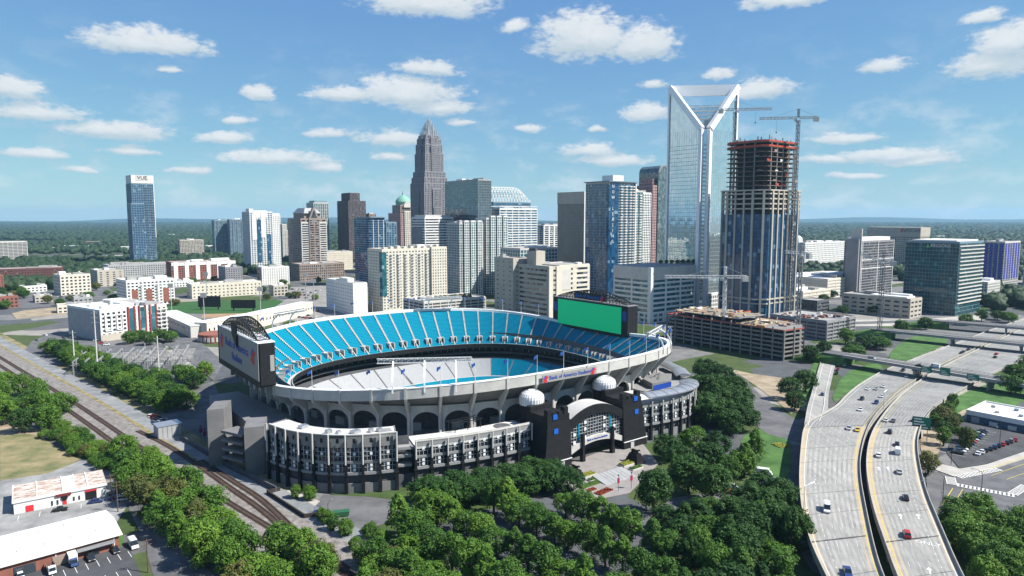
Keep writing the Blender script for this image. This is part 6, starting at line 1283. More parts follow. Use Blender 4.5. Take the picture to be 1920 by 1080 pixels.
PATCHES = [
    ('left_field', 'patchy', [(-237.1, 307.5), (-226.2, 313.1), (-197.8, 289.1), (-179.4, 274.6), (-181.5, 258.1), (-191.5, 246.4)]),
    ('left_dirt', 'dirt', [(-257.9, 328.3), (-228.2, 319.7), (-203.5, 297.7), (-224.0, 309.9), (-235.4, 305.2)]),
    ('workshop_lot', 'gravel', [(-198.2, 250.0), (-182.2, 259.2), (-178.6, 273.4), (-165.0, 270.9), (-146.6, 250.0), (-137.1, 239.9), (-135.1, 232.8), (-129.8, 213.9), (-152.7, 194.4), (-154.7, 192.8)]),
    ('bottom_street', 'asphalt', [(-165.0, 270.9), (-145.6, 250.0), (-132.6, 235.2), (-117.0, 217.8), (-100.2, 201.1), (-78.4, 176.6), (-82.0, 157.3), (-98.8, 179.4), (-115.6, 204.6), (-130.2, 224.0), (-147.7, 244.8)]),
    ('verge', 'grass', [(-135.0, 220.7), (-128.6, 213.9), (-118.9, 201.1), (-120.1, 199.0)]),
    ('shop_lot', 'asphalt_dark', [(-142.6, 180.8), (-130.5, 189.6), (-119.3, 197.7), (-117.9, 200.4), (-102.8, 180.8), (-96.7, 171.4), (-132.8, 164.0)]),
    ('yard', 'asphalt', [(-69.3, 230.6), (-68.6, 238.5), (-51.8, 236.6), (-31.8, 230.6), (-36.1, 221.9), (-44.9, 212.0), (-53.9, 206.4), (-67.7, 221.9)]),
    ('yard2', 'asphalt', [(-89.4, 239.9), (-82.8, 237.5), (-69.3, 230.6), (-67.7, 221.9), (-69.1, 217.8), (-86.8, 235.2)]),
    ('side_walk', 'concrete', [(-112.9, 263.8), (-92.0, 250.0), (-68.0, 232.8), (-68.6, 228.4), (-90.3, 242.3), (-110.1, 257.0)]),
    ('left_court', 'asphalt', [(-193.8, 379.3), (-183.4, 411.1), (-143.2, 337.4), (-110.8, 263.8), (-126.8, 275.9), (-161.6, 319.7), (-185.9, 352.0)]),
    ('plaza', 'plaza', [(16.9, 260.9), (22.1, 237.5), (32.4, 235.2), (42.8, 239.9), (59.8, 269.7), (58.1, 294.8), (44.4, 290.5), (21.7, 268.5)]),
    ('lawn', 'grass', [(103.2, 302.2), (120.5, 319.7), (128.0, 305.2), (112.0, 263.8), (103.2, 250.0), (99.0, 263.8), (99.0, 279.1)]),
    ('lot_lane', 'asphalt', [(38.3, 213.9), (57.2, 235.2), (85.3, 244.8), (99.0, 263.8), (103.2, 250.0), (92.4, 237.5), (61.4, 221.9), (40.8, 208.2)]),
    ('side_street', 'asphalt', [(135.5, 448.4), (146.3, 432.7), (140.2, 373.5), (140.5, 337.4), (143.6, 319.7), (131.8, 292.6), (118.6, 307.5), (117.1, 328.3), (126.0, 362.5)]),
    ('site_dirt', 'dirt', [(128.0, 474.2), (151.5, 432.7), (162.5, 425.2), (176.8, 411.1), (142.1, 328.3), (145.3, 379.3), (145.5, 425.2)]),
    ('gore_lawn', 'grass', [(166.7, 352.0), (213.5, 432.7), (251.3, 465.3), (249.5, 448.4), (201.1, 393.9)]),
    ('far_lawn', 'grass', [(266.6, 479.7), (316.3, 547.3), (366.4, 594.2), (359.7, 547.3), (293.9, 487.2), (267.8, 461.8)]),
    ('ramp_side', 'grass', [(159.4, 357.2), (163.5, 379.3), (199.6, 448.4), (226.1, 493.0), (233.4, 503.0)]),
    ('right_bank', 'dirt', [(181.5, 296.2), (206.7, 332.8), (254.4, 379.3), (276.7, 385.3), (218.4, 328.3), (182.0, 282.4), (166.1, 263.8)]),
    ('right_lawn', 'grass', [(223.9, 352.0), (281.7, 401.7), (324.9, 425.2), (266.6, 347.0), (245.6, 357.2), (205.2, 319.7)]),
    ('right_lot', 'asphalt_dark', [(185.4, 282.4), (212.9, 319.7), (224.2, 328.3), (239.6, 307.5), (220.6, 282.4), (193.7, 269.7), (178.9, 263.8)]),
    ('right_walk', 'concrete', [(170.5, 274.6), (178.9, 263.8), (192.8, 268.5), (223.1, 285.7), (216.7, 277.2), (181.5, 258.1), (171.3, 255.3), (166.8, 266.7)]),
    ('cross_street', 'asphalt', [(165.1, 263.8), (170.6, 254.2), (180.7, 257.0), (218.9, 277.2), (190.6, 239.9), (166.6, 230.6), (141.8, 217.8), (147.4, 232.8)]),
    ('shop_forecourt', 'asphalt', [(159.9, 226.2), (170.7, 233.8), (190.6, 239.9), (170.7, 213.9), (158.5, 213.9)]),
    ('dirt_corner', 'dirt', [(154.6, 212.0), (170.7, 213.9), (158.4, 197.7), (152.0, 204.6)]),
    ('site_yard', 'concrete', [(335.1, 663.4), (397.9, 663.4), (491.6, 700.5), (466.0, 663.4), (379.5, 623.8), (315.4, 623.8)]),
    ('field_lot', 'asphalt', [(-335.1, 448.4), (-390.0, 547.3), (-403.1, 599.9), (-329.3, 547.3), (-311.2, 503.0), (-306.6, 448.4)]),
    ('apt_street', 'asphalt', [(-345.6, 663.4), (-308.6, 630.1), (-199.6, 465.3), (-183.4, 411.1), (-210.3, 448.4), (-303.4, 572.4)]),
    ('sub_street', 'asphalt', [(-310.8, 483.4), (-315.7, 524.2), (-286.0, 547.3), (-216.9, 432.7), (-256.5, 432.7)]),
    ('orange_dirt', 'dirt', [(-533.9, 720.5), (-505.7, 764.3), (-465.4, 788.2), (-444.2, 741.8), (-492.1, 670.5)]),
    ('far_lot', 'asphalt', [(-631.1, 933.9), (-587.7, 984.8), (-482.8, 840.7), (-505.7, 764.3), (-561.1, 741.8), (-634.9, 840.7)]),
    ('city_lot', 'pale', [(-251.3, 663.4), (-277.8, 840.7), (-232.5, 869.7), (-154.7, 700.5), (-134.4, 630.1), (-185.3, 585.8)]),
    ('city_lot2', 'pale', [(-327.5, 969.7), (-269.1, 1008.3), (-218.8, 869.7), (-257.5, 788.2)]),
]
# ------------------------------------------------------------------ ground surfaces
G_M = dict(
 patchy=mat('patchy_grass', (.05, .105, .025), .95, var=.25, scale=.07, col2=(.26, .20, .11), detail=9),
 grass=mat('lawn', (.035, .105, .018), .95, var=.35, scale=.12, col2=(.06, .13, .03), detail=8, coord='Object'),
 dirt=mat('bare_earth', (.28, .20, .12), .95, var=.3, scale=.1, col2=(.33, .28, .20), detail=8),
 gravel=mat('worn_gravel', (.20, .205, .205), .95, var=.3, scale=.09, col2=(.29, .29, .28), detail=9),
 asphalt=mat('asphalt', (.085, .088, .092), .9, var=.25, scale=.1, col2=(.12, .12, .122), detail=9),
 asphalt_dark=mat('fresh_asphalt', (.045, .048, .052), .9, var=.25, scale=.1, col2=(.065, .066, .07), detail=9),
 concrete=mat('pavement', (.42, .40, .36), .9, var=.18, scale=.2, detail=8),
 plaza=mat('plaza_paving', (.27, .25, .235), .85, var=.15, scale=.25, detail=8),
 pale=mat('city_lot', (.25, .24, .225), .9, var=.25, scale=.06, detail=8),
)
for _k, (nm, mm, poly) in enumerate(PATCHES):
    a = sum(poly[i-1][0]*poly[i][1]-poly[i][0]*poly[i-1][1] for i in range(len(poly)))
    if a < 0: poly = poly[::-1]
    b = MB(); z = .05+.012*_k; pts = smooth_line(poly+poly[:1], 1 if mm in ('grass', 'dirt') else 0)[:-1]
    b.prism([p for p in pts], -.1, z); b.build({'left_field': 'grass_field', 'verge': 'grass_verge', 'lawn': 'lawn', 'gore_lawn': 'lawn', 'far_lawn': 'lawn', 'ramp_side': 'lawn', 'right_lawn': 'lawn'}.get(nm, {'grass': 'lawn', 'patchy': 'grass_field', 'dirt': 'bare_ground', 'gravel': 'gravel_yard', 'asphalt': 'road', 'asphalt_dark': 'parking_lot', 'concrete': 'pavement', 'plaza': 'plaza', 'pale': 'parking_lot'}[mm]), G_M[mm], kind='structure')
def offset(line, d):
    out = []
    for k, p in enumerate(line):
        a = line[max(0, k-1)]; b = line[min(len(line)-1, k+1)]; L = sqrt((b[0]-a[0])**2+(b[1]-a[1])**2); out.append((p[0]-(b[1]-a[1])/L*d, p[1]+(b[0]-a[0])/L*d))
    return out
def strip(mb, line, d0, d1, z, m=0):
    """flat strip between two offsets (left positive) of a plan line"""
    A, B = offset(line, d1), offset(line, d0); mb.sheet([[(*p, z) for p in B], [(*p, z) for p in A]], m)
# ------------------------------------------------------------------ railway
RAILA = smooth_line([(-560, 662), (-365.6, 479.7), (-247.6, 371), (-197.4, 323), (-144.6, 271.5), (-88, 220), (-48.2, 183.6), (8, 130)], 2)
M_BALLAST = mat('ballast', (.150, .135, .122), .95, var=.35, scale=.5, col2=(.205, .19, .175), detail=9)
M_PATH = mat('gravel_track', (.185, .20, .205), .95, var=.25, scale=.12, col2=(.24, .245, .245), detail=9)
b = MB(); strip(b, RAILA, -14, 11, .62); b.build('railway_bed', M_BALLAST, kind='structure')
b = MB(); strip(b, RAILA, 11, 19, .60); b.build('gravel_track', M_PATH, kind='structure')
b = MB(); strip(b, RAILA[:int(len(RAILA)*.7)], 19, 24, .3); b.build('grass_strip', G_M['patchy'], kind='structure')
b = MB(); strip(b, RAILA[:int(len(RAILA)*.62)], 9.2, 11.2, .66); b.build('grass_strip', mat('dry_grass', (.13, .13, .045), .95, var=.4, scale=.3, col2=(.24, .19, .09), detail=8), kind='structure')
M_RAIL = mat('rusty_rail', (.085, .048, .035), .55, metal=.3, var=.3, scale=.3); M_TIE = mat('timber_sleeper', (.060, .043, .034), .95, var=.3, scale=.5)
def track(label, line):
    t = thing('railway_track', label, 'railway'); t['group'] = 'railway tracks'
    for s in (-.75, .75):
        m = MB(); A, B = offset(line, s-.09), offset(line, s+.09)
        m.sheet([[(*p, .98) for p in A], [(*p, .98) for p in B]]); m.sheet([[(*p, .80) for p in A], [(*p, .98) for p in A]]); m.sheet([[(*p, .98) for p in B], [(*p, .80) for p in B]]); m.build('rail', M_RAIL, t)
    m = MB(); pts = poly_pts(line, .75)
    for a, c in zip(pts, pts[1:]): m.obox((a[0], a[1], .63), (-(c[1]-a[1]), c[0]-a[0]), 2.6, .34, .20)
    m.build('sleepers', M_TIE, t, kind='stuff')
track('right hand main railway track running past the stadium', RAILA)
track('left hand main railway track nearest the lower left trees', offset(RAILA, -6.2))
_n = len(RAILA)
SID = smooth_line([(-175, 311), (-150, 290), (-124, 264), (-103, 242), (-86, 225), (-70, 206), (-58, 193.5), (-40, 177)], 2)
track('siding that joins the main railway below the stadium yard', SID)
track('short outer siding curving beside the stadium retaining wall', smooth_line([(-128, 272), (-106, 250), (-92, 236.5), (-83, 226), (-72, 212), (-60, 198), (-46, 184)], 2))
# retaining wall between stadium court and tracks
rw = [(-150, 300), (-131, 281), (-112, 262.5), (-98, 250.5), (-86, 240)]
for k in range(len(rw)-1):
    pass
b = MB()
for p, q in zip(rw, rw[1:]):
    b.obox(((p[0]+q[0])/2, (p[1]+q[1])/2, 0), (q[0]-p[0], q[1]-p[1]), sqrt((p[0]-q[0])**2+(p[1]-q[1])**2)+.3, .5, 2.6)
b.build('retaining_wall', M_DKCONC, None, 'long dark retaining wall between the stadium and the railway', 'wall')
b = MB()
for p, q in (((-88.5, 238), (-69, 218)), ((-69, 218), (-65, 219.5)), ((-88.5, 238), (-85, 241))): b.obox(((p[0]+q[0])/2, (p[1]+q[1])/2, 0), (q[0]-p[0], q[1]-p[1]), sqrt((p[0]-q[0])**2+(p[1]-q[1])**2)+.2, .5, 2.0)
b.build('yard_wall', mat('dark_timber', (.035, .028, .024), .9, var=.3), None, 'low dark wall round the grey yard beside the tracks', 'wall')
# ------------------------------------------------------------------ freeway
def zf(Y):
    t = min(1, max(0, (Y-285)/145.0)); t = t*t*(3-2*t); return 7-6.4*t
E_L = [(74, 100), (77.5, 146.2), (81.4, 169.4), (86.9, 193.6), (98.1, 225.4), (114.2, 262.6), (133, 303), (150, 320), (165, 338), (180, 361), (205, 395.6), (237.8, 433.1), (265.3, 457.3), (295.9, 484.3), (350, 532.3), (415.6, 590.6), (504.9, 666.5), (760, 880)]
E_ML = [(82, 100), (89.6, 146.2), (96.7, 169.4), (102.2, 183.8), (112.6, 208.4), (124.2, 234.9), (135, 256.6), (150, 282.4), (165.6, 306.6), (191.4, 342), (222.9, 382.9), (265.2, 430.1), (314.2, 476.8), (387.6, 544), (470.2, 620.1), (780, 870)]
E_MR = [(x+(3.4 if y < 190 else 2.2 if y < 300 else 3.4), y) for x, y in E_ML]
E_R = [(100, 100), (109, 146.2), (117.3, 169.4), (129.3, 197.1), (141.5, 225.4), (160.8, 262.6), (174.8, 286), (193.3, 311.4), (218.7, 342), (254.4, 379.7), (298.2, 420.9), (349, 462.5), (425, 525), (520, 602), (820, 835)]
E_L, E_ML, E_MR, E_R = [smooth_line(e, 2) for e in (E_L, E_ML, E_MR, E_R)]
def xat(e, Y):
    for a, c in zip(e, e[1:]):
        if a[1] <= Y <= c[1]: return a[0]+(c[0]-a[0])*(Y-a[1])/(c[1]-a[1])
    return e[-1][0]
YS = [100+3*i for i in range(240)]
def fwmat():
    m = bpy.data.materials.new('freeway_concrete'); m.use_nodes = True; nt = m.node_tree; p = nt.nodes['Principled BSDF']; p.inputs['Roughness'].default_value = .9
    geo = nd(nt, 'ShaderNodeNewGeometry'); mp = nd(nt, 'ShaderNodeMapping'); mp.inputs['Rotation'].default_value = (0, 0, radians(25)); mp.inputs['Scale'].default_value = (1, .10, 1); link(nt, geo.outputs['Position'], mp.inputs[0])
    n = nd(nt, 'ShaderNodeTexNoise'); n.inputs['Scale'].default_value = .45; n.inputs['Detail'].default_value = 7; link(nt, mp.outputs[0], n.inputs['Vector'])
    n2 = nd(nt, 'ShaderNodeTexNoise'); n2.inputs['Scale'].default_value = .03; n2.inputs['Detail'].default_value = 5; link(nt, geo.outputs['Position'], n2.inputs['Vector'])
    f = mth(nt, 'ADD', mth(nt, 'MULTIPLY', n.outputs[0], .5), mth(nt, 'MULTIPLY', n2.outputs[0], .5))
    r = nd(nt, 'ShaderNodeValToRGB'); r.color_ramp.elements[0].position = .36; r.color_ramp.elements[1].position = .64; r.color_ramp.elements[0].color = (.215, .213, .20, 1); r.color_ramp.elements[1].color = (.36, .35, .32, 1); link(nt, f, r.inputs[0]); link(nt, r.outputs[0], p.inputs['Base Color']); return m
M_FW = fwmat(); M_FW2 = mat('old_concrete', (.20, .205, .20), .9, var=.2, scale=.06, col2=(.26, .26, .25), detail=8); M_SHOULDER = mat('tan_shoulder', (.42, .35, .25), .9, var=.12, scale=.15, detail=7); M_LINE = mat('road_paint', (.72, .72, .68), .8, var=.08); M_YEL = mat('yellow_paint', (.62, .50, .10), .8, var=.1); M_BARR = mat('barrier_concrete', (.40, .385, .35), .9, var=.2, scale=.3, detail=7); M_JOINT = mat('tar_joint', (.05, .05, .05), .8, var=.3, scale=1.5)
M_WORN = mat('tyre_worn_concrete', (.245, .241, .224), .9, var=.15, scale=.15, col2=(.315, .307, .283), detail=8)
M_LINEB = mat('worn_asphalt_shoulder', (.15, .145, .135), .9, var=.2, scale=.15)
def carriage(name, EA, EB, sh_a, sh_b):
    """sheets across the carriageway: shoulder, running lanes, shoulder"""
    rd = bpy.data.objects.new(name, None); COL.objects.link(rd); rd['kind'] = 'structure'
    def band(nm, fa, fb, dz, m, y0=100, y1=820, skirt=False):
        mb = MB(); ys = [y for y in YS if y0 <= y <= y1]
        A = [(fa(y), y, zf(y)+dz) for y in ys]; B = [(fb(y), y, zf(y)+dz) for y in ys]; mb.sheet([A, B], 0, True); mb.build(nm, m, rd); return A, B
    A, B = band('deck', lambda y: xat(EA, y), lambda y: xat(EB, y), 0, M_FW)
    band('worn_surface', lambda y: xat(EA, y)+.06, lambda y: xat(EB, y)-.06, .012, M_FW2, 298, 820)
    band('shoulder', lambda y: xat(EA, y)+.05, lambda y: xat(EA, y)+sh_a, .02, M_SHOULDER, 100, 298); band('shoulder', lambda y: xat(EB, y)-sh_b, lambda y: xat(EB, y)-.05, .02, M_SHOULDER, 170, 300)
    band('shoulder', lambda y: xat(EB, y)-sh_b, lambda y: xat(EB, y)-.05, .02, M_LINEB, 300, 600)
    for pts, sgn in ((A, -1), (B, 1)):                         # side walls of the deck and the parapet on top
        mb = MB(); lo = [(x, y, 0 if y > 300 else z-1.6) for x, y, z in pts]; mb.sheet([pts, lo], 0, sgn > 0); mb.build('deck_edge', M_BARR, rd)
        mb = MB(); p1 = [(x, y, z) for x, y, z in pts]; w = .35*sgn
        q0 = [(x-w, y, z) for x, y, z in pts]; q1 = [(x-w*.6, y, z+.95) for x, y, z in pts]; q2 = [(x, y, z+.95) for x, y, z in pts]; q3 = [(x, y, z-.6) for x, y, z in pts]
        mb.sheet([q0, q1], 0, sgn > 0); mb.sheet([q1, q2], 0, sgn > 0); mb.sheet([q2, q3], 0, sgn > 0); mb.build('parapet', M_BARR, rd)
    mb = MB(); lo = [[(x, y, z-1.6) for x, y, z in A if y < 300], [(x, y, z-1.6) for x, y, z in B if y < 300]]; mb.sheet(lo); mb.build('soffit', M_CONC2, rd)
    for y in range(112, 300, 26):
        xa, xb = xat(EA, y), xat(EB, y); mb = MB(); mb.box(xa+1, xb-1, y-1, y+1, zf(y)-3, zf(y)-1.6)
        for t in (.12, .5, .88): x = xa+(xb-xa)*t; mb.tube((x, y, -.1), (x, y, zf(y)-2.8), .8, .8, 10)
        mb.build('pier', M_CONC2, rd)
    tw_ = MB()                                                  # paths worn dark by tyres along each lane
    for k in range(5):
        t = .10+.80*(k+.5)/5
        for o in (-.85, .85):
            ys = [y for y in YS if y < 620]; A = [(xat(EA, y)*(1-t)+xat(EB, y)*t+o-.33, y, zf(y)+.03) for y in ys]; tw_.sheet([A, [(x+.66, y, z) for x, y, z in A]], 0, True)
    tw_.build('tyre_tracks', M_WORN, rd, kind='stuff')
    mk = MB(); ye = MB()
    def dash(EA_, t, L, gap, w, y0=105, y1=560):
        y = y0
        while y < y1:
            a = (xat(EA, y)*(1-t)+xat(EB, y)*t, y); c = (xat(EA, y+L)*(1-t)+xat(EB, y+L)*t, y+L)
            mk.quad((a[0]-w, a[1], zf(a[1])+.05), (a[0]+w, a[1], zf(a[1])+.05), (c[0]+w, c[1], zf(c[1])+.05), (c[0]-w, c[1], zf(c[1])+.05)); y += L+gap
    n = 5
    for k in range(1, n): dash(EA, .10+.80*k/n, 3.0, 8.5, .055) if k != (1 if name.startswith('left') else 4) else dash(EA, .10+.80*k/n, 1.0, 2.6, .08)
    for t, tgt in ((.085, mk), (.915, mk)):
        use = ye if (name.startswith('left') and t > .5) or (name.startswith('right') and t < .5) else mk
        ys = [y for y in YS if y < 560]
        for y, y2 in zip(ys, ys[1:]):
            a, c = xat(EA, y)*(1-t)+xat(EB, y)*t, xat(EA, y2)*(1-t)+xat(EB, y2)*t
            use.quad((a-.1, y, zf(y)+.055), (a+.1, y, zf(y)+.055), (c+.1, y2, zf(y2)+.055), (c-.1, y2, zf(y2)+.055))
    mk.build('lane_markings', M_LINE, rd, kind='stuff'); ye.build('edge_line', M_YEL, rd, kind='stuff')
    jb = MB()
    for (y, w) in ((188, .35), (222, .08), (252, .08), (268, .08), (168, .08), (296, .25), (150, .1), (206, .07)):
        xa, xb = xat(EA, y), xat(EB, y); n = 12; sk = 4
        for k in range(n):
            a, c = k/n, (k+1)/n; x0, x1 = xa+(xb-xa)*a, xa+(xb-xa)*c; y0, y1 = y+sk*a, y+sk*c; ww = w*random.Random(k+y).uniform(.6, 1.3)
            jb.quad((x0, y0-ww, zf(y0)+.045), (x1, y1-ww, zf(y1)+.045), (x1, y1+ww, zf(y1)+.045), (x0, y0+ww, zf(y0)+.045))
    jb.build('expansion_joints', M_JOINT, rd, kind='stuff')
    return rd
FWL = carriage('left_carriageway', E_L, E_ML, 2.4, 3.0); FWR = carriage('right_carriageway', E_MR, E_R, 3.2, 2.4)
# turn arrows and ONLY on the right carriageway
def arrow(x, y, yaw, s=1.0):
    mb = MB(); pts = [(-.15, -1.6), (.15, -1.6), (.15, .4), (.6, .4), (0, 1.6), (-.6, .4), (-.15, .4)]
    P_ = [(x+(px*cos(yaw)-py*sin(yaw))*s, y+(px*sin(yaw)+py*cos(yaw))*s) for px, py in pts]
    i = len(mb.v); mb.v += [(px, py, zf(py)+.06) for px, py in P_]; mb.f.append((0, 1, 2, 3, 4, 5, 6)); mb.m.append(0); return mb.build('turn_arrow', M_LINE, FWR)
for (x, y) in ((121.5, 205), (127, 205), (110.5, 172), (136.5, 246), (140, 246)): arrow(x, y, radians(-25), 1.25)
text('ONLY', 3.0, M_LINE, FWR, (119.3, 187.2, 7.07), (0, 0, radians(-28)), 'lettering', ext=.005, xs=.8)
# ramp beside the left carriageway
rp = bpy.data.objects.new('slip_road', None); COL.objects.link(rp); rp['kind'] = 'structure'
RA = smooth_line([(131, 298), (146, 330), (161, 360), (184.1, 406.8), (203.8, 445.7), (228, 492)], 2); RB = smooth_line([(144, 308), (158, 333), (173.9, 367.4), (206, 430.1), (222, 460), (238, 490)], 2)
mb = MB(); n = 40; pa = poly_pts(RA, sum(math.dist(a, c) for a, c in zip(RA, RA[1:]))/n-1e-6)[:n+1]; pb = poly_pts(RB, sum(math.dist(a, c) for a, c in zip(RB, RB[1:]))/n-1e-6)[:n+1]
za = [(p[0], p[1], zf(p[1])+.01) for p in pa]; zb = [(p[0], p[1], zf(p[1])+.01) for p in pb]; mb.sheet([za, zb], 0, True); mb.build('deck', M_FW, rp)
mb = MB(); mb.sheet([za, [(x, y, 0) for x, y, z in za]]); mb.build('deck_edge', M_BARR, rp)
mb = MB(); mb.sheet([[(x, y, z+.8) for x, y, z in za], [(x, y, z-.2) for x, y, z in za]]); mb.sheet([[(x+.3, y, z+.8) for x, y, z in za], [(x, y, z+.8) for x, y, z in za]], 0, True); mb.build('parapet', M_BARR, rp)
mb = MB()
for t, w in ((.2, .12), (.8, .12)): q = [(*lerp(a, c, t)[:2], a[2]+.05) for a, c in zip(za, zb)]; mb.sheet([[(x-w, y, z) for x, y, z in q], [(x+w, y, z) for x, y, z in q]], 0, True)
mb.build('lane_markings', M_LINE, rp, kind='stuff')
# road that the overpass carries back into the city
b = MB(); strip(b, [(228, 492), (238, 520), (226, 560), (250, 600), (320, 640), (420, 660)], -7, 7, .5); b.build('road', G_M['asphalt'], kind='structure')
# ------------------------------------------------------------------ overpasses
M_SIGN = mat('sign_panel_green', (.005, .16, .105), .5, var=.08)
def overpass(label, a, c, w, z, piers, signs=False):
    d = Vector((c[0]-a[0], c[1]-a[1])); L = d.length; o = thing('overpass', label, 'bridge', (a[0], a[1], 0), atan2(d.y, d.x), 'road bridges over the freeway')
    b = MB(); b.box(0, L, -w/2, w/2, z-.6, z); b.build('deck', G_M['asphalt'], o)
    for s in (-1, 1):
        b = MB(); b.box(0, L, s*(w/2)-.25, s*(w/2)+.25, z-1.5, z+.35); b.build('edge_beam', M_CONC2, o)
        b = MB(); b.box(0, L, s*(w/2)-.05, s*(w/2)+.05, z+1.0, z+1.1); k = 0
        while k < L: b.box(k, k+.12, s*(w/2)-.05, s*(w/2)+.05, z+.5, z+1.05); k += 2.2
        b.build('railing', M_BLACKM, o)
        b = MB(); b.box(0, L, s*(w/2-1.4)-.6, s*(w/2-1.4)+.6, z+.01, z+.14); b.build('footway', M_CONC, o)
    for t in piers:
        for yy in (-w*.36, -w*.12, w*.12, w*.36): b = MB(); b.tube((L*t, yy, -.1), (L*t, yy, z-2.6), .55, .55, 10); b.build('pier', M_CONC2, o)
        b = MB(); b.box(L*t-.8, L*t+.8, -w/2+.4, w/2-.4, z-2.7, z-.61); b.build('pier_cap', M_CONC2, o)
    for x0, x1, sl in ((-14, 2, 1), (L-2, L+14, -1)):
        b = MB(); zt = z-.7; p = [(x0, -w/2-7), (x1, -w/2-2), (x1, w/2+2), (x0, w/2+7)]; q = [(x0, -w/2), (x1, -w/2), (x1, w/2), (x0, w/2)]
        e_ = 24 if sl > 0 else -24; p = [(v[0]-(e_ if (v[0] == x0) == (sl > 0) else 0), v[1]) for v in p]; b.hexa([(*v, 0) for v in p]+[(*v, zt) for v in q]); b.build('embankment', G_M['grass'], o); b = MB(); b.box(x0 if sl > 0 else x1-14, x0+14 if sl > 0 else x1, -w/2, w/2, zt, z-.02); b.build('approach', G_M['asphalt'], o)
    if signs:
        for (x, ww, h) in ((L*.40, 6.2, 3.6), (L*.485, 5.6, 4.8), (L*.60, 6.4, 3.6)):
            b = MB(); b.box(x, x+ww, -w/2-1.0, -w/2-.85, z-1.9, z-1.9+h); s_ = b.build('direction_sign', M_SIGN, o)
            b = MB()
            for k in range(3): b.box(x+.6, x+ww*(.85-.15*k), -w/2-1.06, -w/2-1.01, z-1.3+k*.95, z-.95+k*.95)
            b.build('sign_lines', W_WHITE, s_, kind='stuff')
    return o
OV1 = overpass('nearest road bridge over the freeway with green direction signs', (228, 458), (303, 358), 13, 7.4, (.36, .68), True)
overpass('second road bridge over the freeway', (315, 560), (412, 470), 13, 7.2, (.33, .66))
overpass('third and furthest road bridge over the freeway', (392, 610), (490, 530), 12, 7.2, (.35, .68))
sg = thing('freeway_sign', 'large green direction sign on two posts right of the freeway', 'sign', (183.5, 298, 0), radians(-28))
for x in (-2.4, 2.4): b = MB(); b.box(x-.15, x+.15, .1, .4, 0, 10); b.build('post', M_SILVER, sg)
b = MB(); b.box(-3.6, 3.6, -.1, .1, 5.5, 11.2); pnl = b.build('sign_panel', M_SIGN, sg)
b = MB()
for k in range(4): b.box(-3.0, 2.4-.8*k, -.16, -.12, 6.2+k*1.25, 6.75+k*1.25)
b.build('sign_lines', W_WHITE, pnl, kind='stuff')
# ------------------------------------------------------------------ crossing street: stripes, lines, arrows
cs = bpy.data.objects.new('crosswalk_markings', None); COL.objects.link(cs); cs['kind'] = 'structure'
def zebra(p, q, w, n):
    mb = MB(); d = Vector((q[0]-p[0], q[1]-p[1])); L = d.length; d.normalize(); nn = Vector((-d.y, d.x))
    for k in range(n): c = Vector(p)+d*(L*(k+.5)/n); mb.obox((c.x, c.y, .47), (nn.x, nn.y), w, L/n*.5, .012)
    for s in (-1, 1): c = Vector(p)+d*L/2+nn*(s*w/2); mb.obox((c.x, c.y, .472), (d.x, d.y), L, .2, .012)
    mb.build('zebra_stripes', M_LINE, cs, kind='stuff')
_X = [(168, 250.5), (181, 256.5), (190, 243), (170, 235)]
zebra((165, 247), (169, 254.5), 3.2, 8); zebra((172, 254.5), (194, 263), 3, 16); zebra((166.5, 247), (181, 236.5), 3, 14); zebra((181, 238), (192, 246), 3, 10)
mb = MB()
for (p, q, w) in (((150, 229), (163, 243.5), .14), ((152.5, 227.5), (166, 242.5), .1), ((183, 259), (214, 277), .14), ((186, 256), (216, 273), .1), ((189, 252), (218, 268), .1)): mb.obox(((p[0]+q[0])/2, (p[1]+q[1])/2, .47), (q[0]-p[0], q[1]-p[1]), math.dist(p, q), w*2, .012)
mb.build('street_lines', M_YEL, cs, kind='stuff')
